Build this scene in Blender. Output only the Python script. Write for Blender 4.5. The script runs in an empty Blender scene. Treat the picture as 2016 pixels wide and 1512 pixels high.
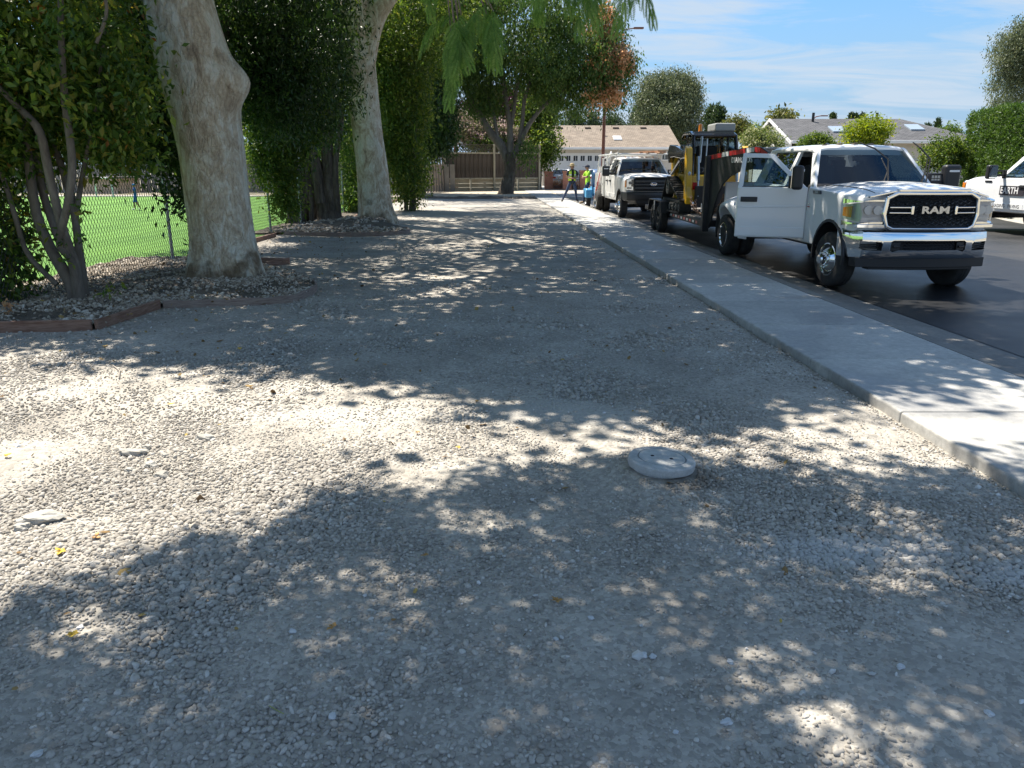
import bpy, bmesh, math, random
import numpy as np
from mathutils import Vector, Matrix, Euler

scene = bpy.context.scene
R = math.radians
PITCH = math.atan(428 / 1500.0)
CAM_H = 1.75
# ---------------------------------------------------------------- camera
cam_data = bpy.data.cameras.new('camera')
cam = bpy.data.objects.new('camera', cam_data)
scene.collection.objects.link(cam)
cam_data.sensor_width = 36.0
cam_data.lens = 36.0 * 1500.0 / 2016.0
cam_data.clip_start = 0.05
cam_data.clip_end = 3000
cam.location = (0, 0, CAM_H)
cam.rotation_euler = (math.pi / 2 - PITCH, 0, 0)
scene.camera = cam
# ---------------------------------------------------------------- sun and sky
SUN_AZ = R(-45)            # measured from +Y towards +X
SUN_EL = R(61)
sun_dir = Vector((math.sin(SUN_AZ) * math.cos(SUN_EL), math.cos(SUN_AZ) * math.cos(SUN_EL), math.sin(SUN_EL)))
sun_data = bpy.data.lights.new('sun', 'SUN')
sun_data.energy = 5.0
sun_data.angle = R(0.53)
sun_data.color = (1.0, 0.93, 0.82)
sun = bpy.data.objects.new('sun', sun_data)
scene.collection.objects.link(sun)
sun.rotation_euler = sun_dir.to_track_quat('Z', 'Y').to_euler()
sun.location = (0, 0, 60)

world = bpy.data.worlds.new('World')
scene.world = world
world.use_nodes = True
wt = world.node_tree
wt.nodes.clear()
w_out = wt.nodes.new('ShaderNodeOutputWorld')
w_bg = wt.nodes.new('ShaderNodeBackground')
w_bg.inputs['Strength'].default_value = 0.086
w_sky = wt.nodes.new('ShaderNodeTexSky')
w_sky.sky_type = 'NISHITA'
w_sky.sun_disc = False
w_sky.sun_elevation = SUN_EL
w_sky.sun_rotation = SUN_AZ
w_sky.altitude = 50
w_sky.air_density = 1.0
w_sky.dust_density = 0.4
w_sky.ozone_density = 3.0
# thin high cloud all over the sky: noise on the direction projected to a flat layer
w_tc = wt.nodes.new('ShaderNodeTexCoord')
w_sep = wt.nodes.new('ShaderNodeSeparateXYZ')
wt.links.new(w_tc.outputs['Generated'], w_sep.inputs[0])
w_zc = wt.nodes.new('ShaderNodeMath'); w_zc.operation = 'MAXIMUM'; w_zc.inputs[1].default_value = 0.0
wt.links.new(w_sep.outputs[2], w_zc.inputs[0])
w_z = wt.nodes.new('ShaderNodeMath'); w_z.operation = 'ADD'; w_z.inputs[1].default_value = 0.09
wt.links.new(w_zc.outputs[0], w_z.inputs[0])
w_dx = wt.nodes.new('ShaderNodeMath'); w_dx.operation = 'DIVIDE'
w_dy = wt.nodes.new('ShaderNodeMath'); w_dy.operation = 'DIVIDE'
wt.links.new(w_sep.outputs[0], w_dx.inputs[0]); wt.links.new(w_z.outputs[0], w_dx.inputs[1])
wt.links.new(w_sep.outputs[1], w_dy.inputs[0]); wt.links.new(w_z.outputs[0], w_dy.inputs[1])
w_cmb = wt.nodes.new('ShaderNodeCombineXYZ')
wt.links.new(w_dx.outputs[0], w_cmb.inputs[0]); wt.links.new(w_dy.outputs[0], w_cmb.inputs[1])
w_map = wt.nodes.new('ShaderNodeMapping')
w_map.inputs['Rotation'].default_value = (0, 0, R(12))
w_map.inputs['Scale'].default_value = (0.42, 0.85, 1.0)
wt.links.new(w_cmb.outputs[0], w_map.inputs[0])
w_n1 = wt.nodes.new('ShaderNodeTexNoise')
w_n1.inputs['Scale'].default_value = 1.7; w_n1.inputs['Detail'].default_value = 9
w_n1.inputs['Roughness'].default_value = 0.62; w_n1.inputs['Distortion'].default_value = 0.9
wt.links.new(w_map.outputs[0], w_n1.inputs['Vector'])
w_r = wt.nodes.new('ShaderNodeValToRGB')
w_r.color_ramp.elements[0].position = 0.41; w_r.color_ramp.elements[0].color = (0.0, 0.0, 0.0, 1)
w_r.color_ramp.elements[1].position = 0.61; w_r.color_ramp.elements[1].color = (0.85, 0.85, 0.85, 1)
wt.links.new(w_n1.outputs['Fac'], w_r.inputs[0])
w_mix = wt.nodes.new('ShaderNodeMixRGB')
w_mix.inputs[2].default_value = (3.3, 3.9, 4.6, 1)
wt.links.new(w_r.outputs[0], w_mix.inputs[0])
# pale haze towards the horizon, the same all round
w_hz = wt.nodes.new('ShaderNodeMapRange'); w_hz.interpolation_type = 'SMOOTHSTEP'
w_hz.inputs['From Min'].default_value = 0.0; w_hz.inputs['From Max'].default_value = 0.30; w_hz.inputs['To Min'].default_value = 0.9; w_hz.inputs['To Max'].default_value = 0.0
wt.links.new(w_zc.outputs[0], w_hz.inputs[0])
w_mix2 = wt.nodes.new('ShaderNodeMixRGB'); w_mix2.inputs[2].default_value = (1.55, 2.55, 3.95, 1)
wt.links.new(w_hz.outputs[0], w_mix2.inputs[0])
w_hs = wt.nodes.new('ShaderNodeHueSaturation')
w_hs.inputs['Saturation'].default_value = 1.32
wt.links.new(w_sky.outputs[0], w_hs.inputs['Color'])
wt.links.new(w_hs.outputs[0], w_mix2.inputs[1]); wt.links.new(w_mix2.outputs[0], w_mix.inputs[1])
wt.links.new(w_mix.outputs[0], w_bg.inputs[0])
wt.links.new(w_bg.outputs[0], w_out.inputs[0])

scene.view_settings.view_transform = 'Standard'
scene.view_settings.look = 'None'
scene.view_settings.exposure = 1.14
scene.view_settings.gamma = 1.0
scene.view_settings.use_curve_mapping = False
scene.render.engine = 'CYCLES'
scene.cycles.max_bounces = 8
scene.cycles.transparent_max_bounces = 12
scene.cycles.diffuse_bounces = 4
scene.cycles.use_denoising = True
scene.cycles.sample_clamp_indirect = 6.0

# ---------------------------------------------------------------- helpers
COL = scene.collection
PC, PS = math.cos(PITCH), math.sin(PITCH)
def ray(px, py):
    u = (px - 1008) / 1500.0; v = (py - 756) / 1500.0
    return (u, PC - v * PS, -PS - v * PC)
def gnd(px, py, z=0.0):
    r = ray(px, py); t = (CAM_H - z) / -r[2]
    return (r[0] * t, r[1] * t, z)
def at(px, py, Y):
    r = ray(px, py); t = Y / r[1]
    return Vector((r[0] * t, Y, CAM_H + r[2] * t))
def topix(x, y, z):
    dz = z - CAM_H; f = y * PC - dz * PS; up = y * PS + dz * PC
    return 1008 + 1500 * x / f, 756 - 1500 * up / f
def street(a, b, z=0.0):
    return (2.95 - 0.0352 * b + a, b, z)

def tag(o, label=None, cat=None, group=None, kind=None):
    if label: o['label'] = label
    if cat: o['category'] = cat
    if group: o['group'] = group
    if kind: o['kind'] = kind
    return o
def thing(name, label, cat, loc=(0, 0, 0), rz=0.0, group=None, scale=1.0):
    o = bpy.data.objects.new(name, None); COL.objects.link(o)
    o.location = loc; o.rotation_euler = (0, 0, rz); o.scale = (scale,) * 3
    o.empty_display_size = 0.2
    return tag(o, label, cat, group)
def copy_tree(o, parent=None):
    c = o.copy(); COL.objects.link(c)
    if parent is not None: c.parent = parent
    for ch in o.children: copy_tree(ch, c)
    return c

class MB:
    """collects shapes; build() links them as one mesh object"""
    def __init__(s): s.v = []; s.f = []; s.m = []; s.cur = 0
    def mat(s, i): s.cur = i; return s
    def add(s, vs, fs):
        b = len(s.v); s.v.extend([tuple(p) for p in vs])
        s.f.extend([tuple(b + i for i in f) for f in fs]); s.m.extend([s.cur] * len(fs)); return s
    def box(s, c, d, rot=None):
        x, y, z = d[0] / 2, d[1] / 2, d[2] / 2
        vs = [Vector(p) for p in ((-x,-y,-z),(x,-y,-z),(x,y,-z),(-x,y,-z),(-x,-y,z),(x,-y,z),(x,y,z),(-x,y,z))]
        if rot is not None:
            M = Euler(rot).to_matrix(); vs = [M @ p for p in vs]
        C = Vector(c)
        return s.add([p + C for p in vs], [(3,2,1,0),(4,5,6,7),(0,1,5,4),(1,2,6,5),(2,3,7,6),(3,0,4,7)])
    def b2(s, lo, hi):
        return s.box([(a + b) / 2 for a, b in zip(lo, hi)], [abs(b - a) for a, b in zip(lo, hi)])
    def rings(s, rings, caps=True, closed=True):
        n = len(rings[0]); vs = [p for r in rings for p in r]; fs = []
        for i in range(len(rings) - 1):
            for j in range(n if closed else n - 1):
                k = (j + 1) % n
                fs.append((i * n + j, i * n + k, (i + 1) * n + k, (i + 1) * n + j))
        if caps and closed:
            fs.append(tuple(range(n - 1, -1, -1))); fs.append(tuple((len(rings) - 1) * n + j for j in range(n)))
        return s.add(vs, fs)
    def tube(s, pts, rad, n=8, caps=True):
        pts = [Vector(p) for p in pts]
        if not hasattr(rad, '__len__'): rad = [rad] * len(pts)
        rs = []; ref = None
        for i, p in enumerate(pts):
            t = (pts[min(i + 1, len(pts) - 1)] - pts[max(i - 1, 0)]).normalized()
            if ref is None:
                ref = Vector((0, 0, 1)) if abs(t.z) < 0.9 else Vector((1, 0, 0))
            u = (ref - t * ref.dot(t)).normalized(); w = t.cross(u); ref = u
            rs.append([p + (u * math.cos(a) + w * math.sin(a)) * rad[i] for a in (2 * math.pi * k / n for k in range(n))])
        return s.rings(rs, caps)
    def cyl(s, p0, p1, r0, r1=None, n=16):
        return s.tube([p0, p1], [r0, r0 if r1 is None else r1], n)
    def prism(s, poly, axis, a, b, fn=None):
        """poly of 2d points extruded along axis ('x','y','z') from a to b"""
        def P(q, d):
            if axis == 'y': p = (q[0], d, q[1])
            elif axis == 'x': p = (d, q[0], q[1])
            else: p = (q[0], q[1], d)
            return fn(p) if fn else p
        n = len(poly); vs = [P(q, a) for q in poly] + [P(q, b) for q in poly]
        fs = [tuple(range(n - 1, -1, -1)), tuple(range(n, 2 * n))]
        for j in range(n): k = (j + 1) % n; fs.append((j, k, n + k, n + j))
        return s.add(vs, fs)
    def lathe(s, prof, c, axis='y', n=32, sgn=1):
        """prof: (radius, offset along axis)"""
        rs = []; c = Vector(c)
        for r, o in prof:
            ring = []
            for k in range(n):
                a = 2 * math.pi * k / n; ca, sa = r * math.cos(a), r * math.sin(a)
                if axis == 'y': p = Vector((ca, o * sgn, sa))
                elif axis == 'x': p = Vector((o * sgn, ca, sa))
                else: p = Vector((ca, sa, o * sgn))
                ring.append(c + p)
            rs.append(ring)
        return s.rings(rs, True)
    def ball(s, c, r, n=12, m=8):
        if not hasattr(r, '__len__'): r = (r, r, r)
        rs = []
        for i in range(m + 1):
            t = -math.pi / 2 + math.pi * (0.02 + 0.96 * i / m)
            rs.append([(c[0] + r[0] * math.cos(t) * math.cos(a), c[1] + r[1] * math.cos(t) * math.sin(a), c[2] + r[2] * math.sin(t))
                       for a in (2 * math.pi * k / n for k in range(n))])
        return s.rings(rs, True)
    def sheet(s, quad):
        return s.add(quad, [tuple(range(len(quad)))])
    def xf(s, M):
        s.v = [tuple(M @ Vector(p)) for p in s.v]; return s
    def map(s, fn):
        s.v = [tuple(fn(Vector(p))) for p in s.v]; return s
    def build(s, name, mats, parent=None, smooth=None, bevel=0, seg=2, subsurf=0, fix=True, kind=None):
        me = bpy.data.meshes.new(name)
        me.from_pydata(s.v, [], s.f)
        if not isinstance(mats, (list, tuple)): mats = [mats]
        for m in mats: me.materials.append(m)
        if len(mats) > 1: me.polygons.foreach_set('material_index', s.m)
        if fix:
            bm = bmesh.new(); bm.from_mesh(me)
            bmesh.ops.recalc_face_normals(bm, faces=bm.faces); bm.to_mesh(me); bm.free()
        if smooth is not None or subsurf:
            me.polygons.foreach_set('use_smooth', [True] * len(me.polygons))
            if smooth is not None and smooth < 179: me.set_sharp_from_angle(angle=R(smooth))
        o = bpy.data.objects.new(name, me); COL.objects.link(o)
        if parent is not None: o.parent = parent
        if bevel:
            b = o.modifiers.new('bevel', 'BEVEL'); b.width = bevel; b.segments = seg; b.limit_method = 'ANGLE'; b.angle_limit = R(35)
        if subsurf:
            u = o.modifiers.new('sub', 'SUBSURF'); u.levels = subsurf; u.render_levels = subsurf
        if kind: o['kind'] = kind
        return o

DEBUG_CUT = False
def bake(o, angle=35):
    """apply the modifiers of o and set sharp edges by angle"""
    dg = bpy.context.evaluated_depsgraph_get()
    me = bpy.data.meshes.new_from_object(o.evaluated_get(dg))
    o.modifiers.clear(); o.data = me
    me.polygons.foreach_set('use_smooth', [True] * len(me.polygons))
    me.set_sharp_from_angle(angle=R(angle)); return o
def cut(o, cutters, angle=35):
    for c in cutters:
        c.parent = o.parent
        bpy.context.view_layer.update()
        m = o.modifiers.new('cut', 'BOOLEAN'); m.operation = 'DIFFERENCE'; m.object = c; m.solver = 'EXACT'; m.material_mode = 'TRANSFER'
        dg = bpy.context.evaluated_depsgraph_get(); dg.update()
        me = bpy.data.meshes.new_from_object(o.evaluated_get(dg)); o.modifiers.clear()
        if DEBUG_CUT: print('CUT', o.name, len(o.data.polygons), len(me.polygons))
        o.data = me
    me.polygons.foreach_set('use_smooth', [True] * len(me.polygons)); me.set_sharp_from_angle(angle=R(angle))
    for c in cutters: bpy.data.objects.remove(c, do_unlink=True)
    return o
def text(name, body, size, material, parent=None, extrude=0.004, M=None, sx=1.0, align='CENTER', offset=0.0, shear=0.0, space=1.0):
    cu = bpy.data.curves.new(name, 'FONT'); cu.body = body; cu.size = size; cu.extrude = extrude
    cu.align_x = align; cu.align_y = 'CENTER'; cu.offset = offset; cu.shear = shear; cu.space_character = space
    cu.materials.append(material)
    o = bpy.data.objects.new(name, cu); COL.objects.link(o)
    dg = bpy.context.evaluated_depsgraph_get(); me = bpy.data.meshes.new_from_object(o.evaluated_get(dg))
    bpy.data.objects.remove(o, do_unlink=True)
    for v in me.vertices: v.co.x *= sx
    if M is not None: me.transform(M)
    o = bpy.data.objects.new(name, me); COL.objects.link(o)
    if parent is not None: o.parent = parent
    return o
def frame_mat(origin, xdir, ydir):
    x = Vector(xdir).normalized(); y = Vector(ydir); y = (y - x * y.dot(x)).normalized(); z = x.cross(y)
    M = Matrix((x, y, z)).transposed().to_4x4(); M.translation = Vector(origin); return M

# ---------------------------------------------------------------- materials
MATS = {}
def mat(name, col, rough=0.6, metal=0.0, col2=None, nscale=4.0, ndetail=6.0, ncontrast=(0.35, 0.65), bump=0.0, bscale=40.0, bdist=0.01,
        spec=0.5, coat=0.0, rvar=0.0, stretch=None, emit=None):
    if name in MATS: return MATS[name]
    m = bpy.data.materials.new(name); m.use_nodes = True; t = m.node_tree; N = t.nodes; L = t.links
    b = N['Principled BSDF']
    b.inputs['Base Color'].default_value = (*col, 1); b.inputs['Roughness'].default_value = rough
    b.inputs['Metallic'].default_value = metal; b.inputs['Specular IOR Level'].default_value = spec
    if coat: b.inputs['Coat Weight'].default_value = coat; b.inputs['Coat Roughness'].default_value = 0.05
    tc = N.new('ShaderNodeTexCoord'); vec = tc.outputs['Object']
    if stretch:
        mp = N.new('ShaderNodeMapping'); mp.inputs['Scale'].default_value = stretch; L.new(vec, mp.inputs[0]); vec = mp.outputs[0]
    if col2 is not None:
        n = N.new('ShaderNodeTexNoise'); n.inputs['Scale'].default_value = nscale; n.inputs['Detail'].default_value = ndetail
        n.inputs['Roughness'].default_value = 0.6; L.new(vec, n.inputs['Vector'])
        r = N.new('ShaderNodeValToRGB')
        r.color_ramp.elements[0].position = ncontrast[0]; r.color_ramp.elements[0].color = (*col, 1)
        r.color_ramp.elements[1].position = ncontrast[1]; r.color_ramp.elements[1].color = (*col2, 1)
        L.new(n.outputs['Fac'], r.inputs[0]); L.new(r.outputs[0], b.inputs['Base Color'])
        if rvar:
            mr = N.new('ShaderNodeMapRange'); mr.inputs['To Min'].default_value = rough; mr.inputs['To Max'].default_value = rough + rvar
            L.new(n.outputs['Fac'], mr.inputs[0]); L.new(mr.outputs[0], b.inputs['Roughness'])
    if bump:
        n2 = N.new('ShaderNodeTexNoise'); n2.inputs['Scale'].default_value = bscale; n2.inputs['Detail'].default_value = 5; L.new(vec, n2.inputs['Vector'])
        bp = N.new('ShaderNodeBump'); bp.inputs['Strength'].default_value = bump; bp.inputs['Distance'].default_value = bdist
        L.new(n2.outputs['Fac'], bp.inputs['Height']); L.new(bp.outputs[0], b.inputs['Normal'])
    if emit: b.inputs['Emission Color'].default_value = (*emit[0], 1); b.inputs['Emission Strength'].default_value = emit[1]
    MATS[name] = m; return m
def glass(name, tint=(0.75, 0.8, 0.8), alpha_mix=0.35, rough=0.0):
    """thin pane: part clear, part mirror by Fresnel"""
    if name in MATS: return MATS[name]
    m = bpy.data.materials.new(name); m.use_nodes = True; t = m.node_tree; N = t.nodes; L = t.links
    N.clear(); out = N.new('ShaderNodeOutputMaterial')
    tr = N.new('ShaderNodeBsdfTransparent'); tr.inputs[0].default_value = (*tint, 1)
    gl = N.new('ShaderNodeBsdfGlossy'); gl.inputs['Roughness'].default_value = rough; gl.inputs[0].default_value = (0.95, 0.97, 1, 1)
    lw = N.new('ShaderNodeLayerWeight'); lw.inputs[0].default_value = 0.5
    pw = N.new('ShaderNodeMath'); pw.operation = 'POWER'; pw.inputs[1].default_value = 4.0; L.new(lw.outputs['Facing'], pw.inputs[0])
    fr = N.new('ShaderNodeMath'); fr.operation = 'MULTIPLY_ADD'; fr.inputs[1].default_value = 0.75; fr.inputs[2].default_value = 0.05; L.new(pw.outputs[0], fr.inputs[0])
    mx = N.new('ShaderNodeMixShader'); L.new(fr.outputs[0], mx.inputs[0]); L.new(tr.outputs[0], mx.inputs[1]); L.new(gl.outputs[0], mx.inputs[2])
    L.new(mx.outputs[0], out.inputs[0]); MATS[name] = m; return m
def leafmat(name, stops, trans=0.35, rough=0.5, spec=0.35):
    """leaf colour varies from leaf to leaf through the attribute rnd"""
    if name in MATS: return MATS[name]
    m = bpy.data.materials.new(name); m.use_nodes = True; t = m.node_tree; N = t.nodes; L = t.links
    b = N['Principled BSDF']; out = N['Material Output']
    a = N.new('ShaderNodeAttribute'); a.attribute_name = 'rnd'
    r = N.new('ShaderNodeValToRGB'); cr = r.color_ramp
    while len(cr.elements) < len(stops): cr.elements.new(0.5)
    for e, (p, c) in zip(cr.elements, stops): e.position = p; e.color = (*c, 1)
    L.new(a.outputs['Fac'], r.inputs[0]); L.new(r.outputs[0], b.inputs['Base Color'])
    b.inputs['Roughness'].default_value = rough; b.inputs['Specular IOR Level'].default_value = spec
    tl = N.new('ShaderNodeBsdfTranslucent')
    hs = N.new('ShaderNodeHueSaturation'); hs.inputs['Value'].default_value = 1.5; hs.inputs['Saturation'].default_value = 1.1; hs.inputs['Hue'].default_value = 0.485
    L.new(r.outputs[0], hs.inputs['Color']); L.new(hs.outputs[0], tl.inputs[0])
    mx = N.new('ShaderNodeMixShader'); mx.inputs[0].default_value = trans
    L.new(b.outputs[0], mx.inputs[1]); L.new(tl.outputs[0], mx.inputs[2]); L.new(mx.outputs[0], out.inputs[0])
    MATS[name] = m; return m

white_paint = mat('white_paint', (0.80, 0.81, 0.82), 0.28, coat=0.6)
work_white = mat('work_white', (0.74, 0.74, 0.72), 0.35, col2=(0.66, 0.65, 0.62), nscale=3, coat=0.3)
chrome = mat('chrome', (0.86, 0.87, 0.88), 0.06, 1.0)
black_plastic = mat('black_plastic', (0.018, 0.018, 0.02), 0.45)
black_gloss = mat('black_gloss', (0.012, 0.012, 0.014), 0.2, coat=0.5)
# a hook for marks that lie on the lot: pale cement dust, damp soil round the cover
HOLE_XY = (0.88, 4.16)
def lot_marks(t, col):
    N = t.nodes; L = t.links; g = N.new('ShaderNodeNewGeometry')
    nz = N.new('ShaderNodeTexNoise'); nz.inputs['Scale'].default_value = 2.2; nz.inputs['Detail'].default_value = 7; nz.inputs['Roughness'].default_value = .7; L.new(g.outputs['Position'], nz.inputs['Vector'])
    def spot(cx, cy, rx, ry, colour, amount, col):
        mp = N.new('ShaderNodeMapping'); mp.vector_type = 'POINT'; mp.inputs['Location'].default_value = (-cx / rx, -cy / ry, 0); mp.inputs['Scale'].default_value = (1 / rx, 1 / ry, 0); L.new(g.outputs['Position'], mp.inputs[0])
        ln = N.new('ShaderNodeVectorMath'); ln.operation = 'LENGTH'; L.new(mp.outputs[0], ln.inputs[0])
        ad = N.new('ShaderNodeMath'); ad.operation = 'MULTIPLY_ADD'; ad.inputs[1].default_value = 2.2; L.new(nz.outputs['Fac'], ad.inputs[0]); L.new(ln.outputs['Value'], ad.inputs[2])
        mr = N.new('ShaderNodeMapRange'); mr.inputs['From Min'].default_value = 1.5; mr.inputs['From Max'].default_value = 2.1; mr.inputs['To Min'].default_value = amount; mr.inputs['To Max'].default_value = 0; L.new(ad.outputs[0], mr.inputs[0])
        mx = N.new('ShaderNodeMixRGB'); mx.inputs[2].default_value = (*colour, 1); L.new(mr.outputs[0], mx.inputs[0]); L.new(col, mx.inputs[1]); return mx.outputs[0]
    col = spot(1.5, 3.25, .62, .22, (0.50, 0.50, 0.49), .6, col); col = spot(2.3, 3.0, .3, .16, (0.50, 0.50, 0.49), .5, col)
    col = spot(-1.3, 5.3, 1.6, .35, (0.46, 0.43, 0.38), .5, col); col = spot(.35, 5.35, .7, .4, (0.48, 0.46, 0.42), .5, col)
    col = spot(HOLE_XY[0] + .06, HOLE_XY[1] - .12, .33, .22, (0.10, 0.082, 0.062), .8, col); return col
trailer_black = mat('trailer_black', (0.016, 0.017, 0.019), 0.42, col2=(0.05, 0.046, 0.042), nscale=5, ncontrast=(0.5, 0.8), rvar=0.2)
rubber = mat('rubber', (0.028, 0.028, 0.029), 0.85, col2=(0.05, 0.048, 0.045), nscale=9, bump=0.3, bscale=60)
interior_dark = mat('interior_dark', (0.02, 0.021, 0.024), 0.8)
seat_cloth = mat('seat_cloth', (0.03, 0.032, 0.036), 0.9)
pane = glass('pane', (0.55, 0.62, 0.62))
pane_dark = glass('pane_dark', (0.22, 0.25, 0.26))
pane_clear = glass('pane_clear', (0.82, 0.86, 0.86))
lamp_lens = glass('lamp_lens', (0.9, 0.92, 0.95))
amber = mat('amber', (0.75, 0.22, 0.01), 0.2, coat=0.5)
red_lens = mat('red_lens', (0.5, 0.01, 0.015), 0.2, coat=0.5)
tape_red = mat('tape_red', (0.55, 0.03, 0.035), 0.35)
tape_white = mat('tape_white', (0.75, 0.75, 0.76), 0.3)
yellow_paint = mat('yellow_paint', (0.62, 0.36, 0.012), 0.35, col2=(0.42, 0.26, 0.03), nscale=4, ncontrast=(0.5, 0.8), coat=0.2)
steel = mat('steel', (0.45, 0.46, 0.47), 0.3, 1.0)
galv = mat('galv', (0.34, 0.37, 0.39), 0.45, 0.7, col2=(0.42, 0.44, 0.45), nscale=8)
rust = mat('rust', (0.16, 0.075, 0.04), 0.8, col2=(0.26, 0.17, 0.11), nscale=20)

# ---------------------------------------------------------------- noise (numpy value noise)
_rng = np.random.default_rng(7)
_perm = _rng.random((256, 256))
def vnoise(x, y, seed=0):
    x = np.asarray(x, float) + seed * 17.31; y = np.asarray(y, float) + seed * 9.73
    xi = np.floor(x).astype(int); yi = np.floor(y).astype(int); fx = x - xi; fy = y - yi
    fx = fx * fx * (3 - 2 * fx); fy = fy * fy * (3 - 2 * fy)
    g = lambda a, b: _perm[a & 255, b & 255]
    return (g(xi, yi) * (1 - fx) + g(xi + 1, yi) * fx) * (1 - fy) + (g(xi, yi + 1) * (1 - fx) + g(xi + 1, yi + 1) * fx) * fy
def fbm(x, y, octv=4, seed=0):
    v = 0; a = 0.5; s = 0
    for o in range(octv):
        v = v + a * vnoise(np.asarray(x) * 2 ** o, np.asarray(y) * 2 ** o, seed + o); s += a; a *= 0.5
    return v / s
def inpoly(px, py, poly):
    px = np.asarray(px, float); py = np.asarray(py, float); r = np.zeros(px.shape, bool); n = len(poly)
    for i in range(n):
        x0, y0 = poly[i]; x1, y1 = poly[(i + 1) % n]
        c = ((y0 > py) != (y1 > py)) & (px < (x1 - x0) * (py - y0) / (y1 - y0 + 1e-12) + x0)
        r ^= c
    return r
def np_mesh(name, V, Fq, material, parent=None, smooth=False, rnd=None):
    """V (n,3), Fq (m,k) -> mesh object, rnd per vertex"""
    me = bpy.data.meshes.new(name); V = np.asarray(V, np.float32); Fq = np.asarray(Fq, np.int32); k = Fq.shape[1]
    me.vertices.add(len(V)); me.vertices.foreach_set('co', V.ravel())
    me.loops.add(Fq.size); me.loops.foreach_set('vertex_index', Fq.ravel())
    me.polygons.add(len(Fq)); me.polygons.foreach_set('loop_start', np.arange(0, Fq.size, k, dtype=np.int32))
    if smooth: me.polygons.foreach_set('use_smooth', np.ones(len(Fq), bool))
    if rnd is not None:
        at_ = me.attributes.new('rnd', 'FLOAT', 'POINT'); at_.data.foreach_set('value', np.asarray(rnd, np.float32))
    me.update(calc_edges=True); me.validate()
    me.materials.append(material)
    o = bpy.data.objects.new(name, me); COL.objects.link(o)
    if parent is not None: o.parent = parent
    return o
# ================================================================ GROUND
def shader_ground(name, colA, colB, nscale, stone_scale, bump, rough=0.9, colC=None, fine=90.0):
    m = bpy.data.materials.new(name); m.use_nodes = True; t = m.node_tree; N = t.nodes; L = t.links
    b = N['Principled BSDF']; b.inputs['Roughness'].default_value = rough; b.inputs['Specular IOR Level'].default_value = 0.3
    tc = N.new('ShaderNodeTexCoord'); vec = tc.outputs['Object']
    n = N.new('ShaderNodeTexNoise'); n.inputs['Scale'].default_value = nscale; n.inputs['Detail'].default_value = 8; n.inputs['Roughness'].default_value = 0.62
    L.new(vec, n.inputs['Vector'])
    r = N.new('ShaderNodeValToRGB'); r.color_ramp.elements[0].position = 0.34; r.color_ramp.elements[0].color = (*colA, 1)
    r.color_ramp.elements[1].position = 0.66; r.color_ramp.elements[1].color = (*colB, 1)
    L.new(n.outputs['Fac'], r.inputs[0]); col = r.outputs[0]
    v = N.new('ShaderNodeTexVoronoi'); v.inputs['Scale'].default_value = stone_scale; v.inputs['Randomness'].default_value = 1.0
    wn = N.new('ShaderNodeTexNoise'); wn.inputs['Scale'].default_value = stone_scale * 0.7; L.new(vec, wn.inputs['Vector'])
    mixv = N.new('ShaderNodeMixRGB'); mixv.inputs[0].default_value = 0.03; L.new(vec, mixv.inputs[1]); L.new(wn.outputs['Color'], mixv.inputs[2])
    L.new(mixv.outputs[0], v.inputs['Vector'])
    # each pebble its own shade
    mm = N.new('ShaderNodeMixRGB'); mm.blend_type = 'OVERLAY'; mm.inputs[0].default_value = 0.3
    bw = N.new('ShaderNodeRGBToBW'); L.new(v.outputs['Color'], bw.inputs[0]); L.new(col, mm.inputs[1]); L.new(bw.outputs[0], mm.inputs[2])
    L.new(lot_marks(t, mm.outputs[0]) if name == 'gravel_lot' else mm.outputs[0], b.inputs['Base Color'])
    n3 = N.new('ShaderNodeTexNoise'); n3.inputs['Scale'].default_value = fine; n3.inputs['Detail'].default_value = 4; L.new(vec, n3.inputs['Vector'])
    inv = N.new('ShaderNodeMath'); inv.operation = 'MULTIPLY_ADD'; inv.inputs[1].default_value = -0.9; inv.inputs[2].default_value = 1.0
    L.new(v.outputs['Distance'], inv.inputs[0])
    ad = N.new('ShaderNodeMath'); ad.operation = 'MULTIPLY_ADD'; ad.inputs[1].default_value = 0.5
    L.new(n3.outputs['Fac'], ad.inputs[0]); L.new(inv.outputs[0], ad.inputs[2])
    bp = N.new('ShaderNodeBump'); bp.inputs['Strength'].default_value = bump; bp.inputs['Distance'].default_value = 0.6 / stone_scale
    L.new(ad.outputs[0], bp.inputs['Height']); L.new(bp.outputs[0], b.inputs['Normal'])
    MATS[name] = m; return m

m_gravel = shader_ground('gravel_lot', (0.285, 0.262, 0.228), (0.43, 0.40, 0.352), 1.1, 46.0, 0.42)
m_soil = shader_ground('soil', (0.10, 0.085, 0.068), (0.17, 0.145, 0.115), 2.0, 30.0, 0.7)
m_peagravel = shader_ground('pea_gravel', (0.40, 0.34, 0.25), (0.52, 0.46, 0.36), 2.0, 22.0, 0.7)
m_yard = shader_ground('yard_soil', (0.20, 0.18, 0.13), (0.30, 0.27, 0.2), 0.6, 8.0, 0.4)

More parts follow.
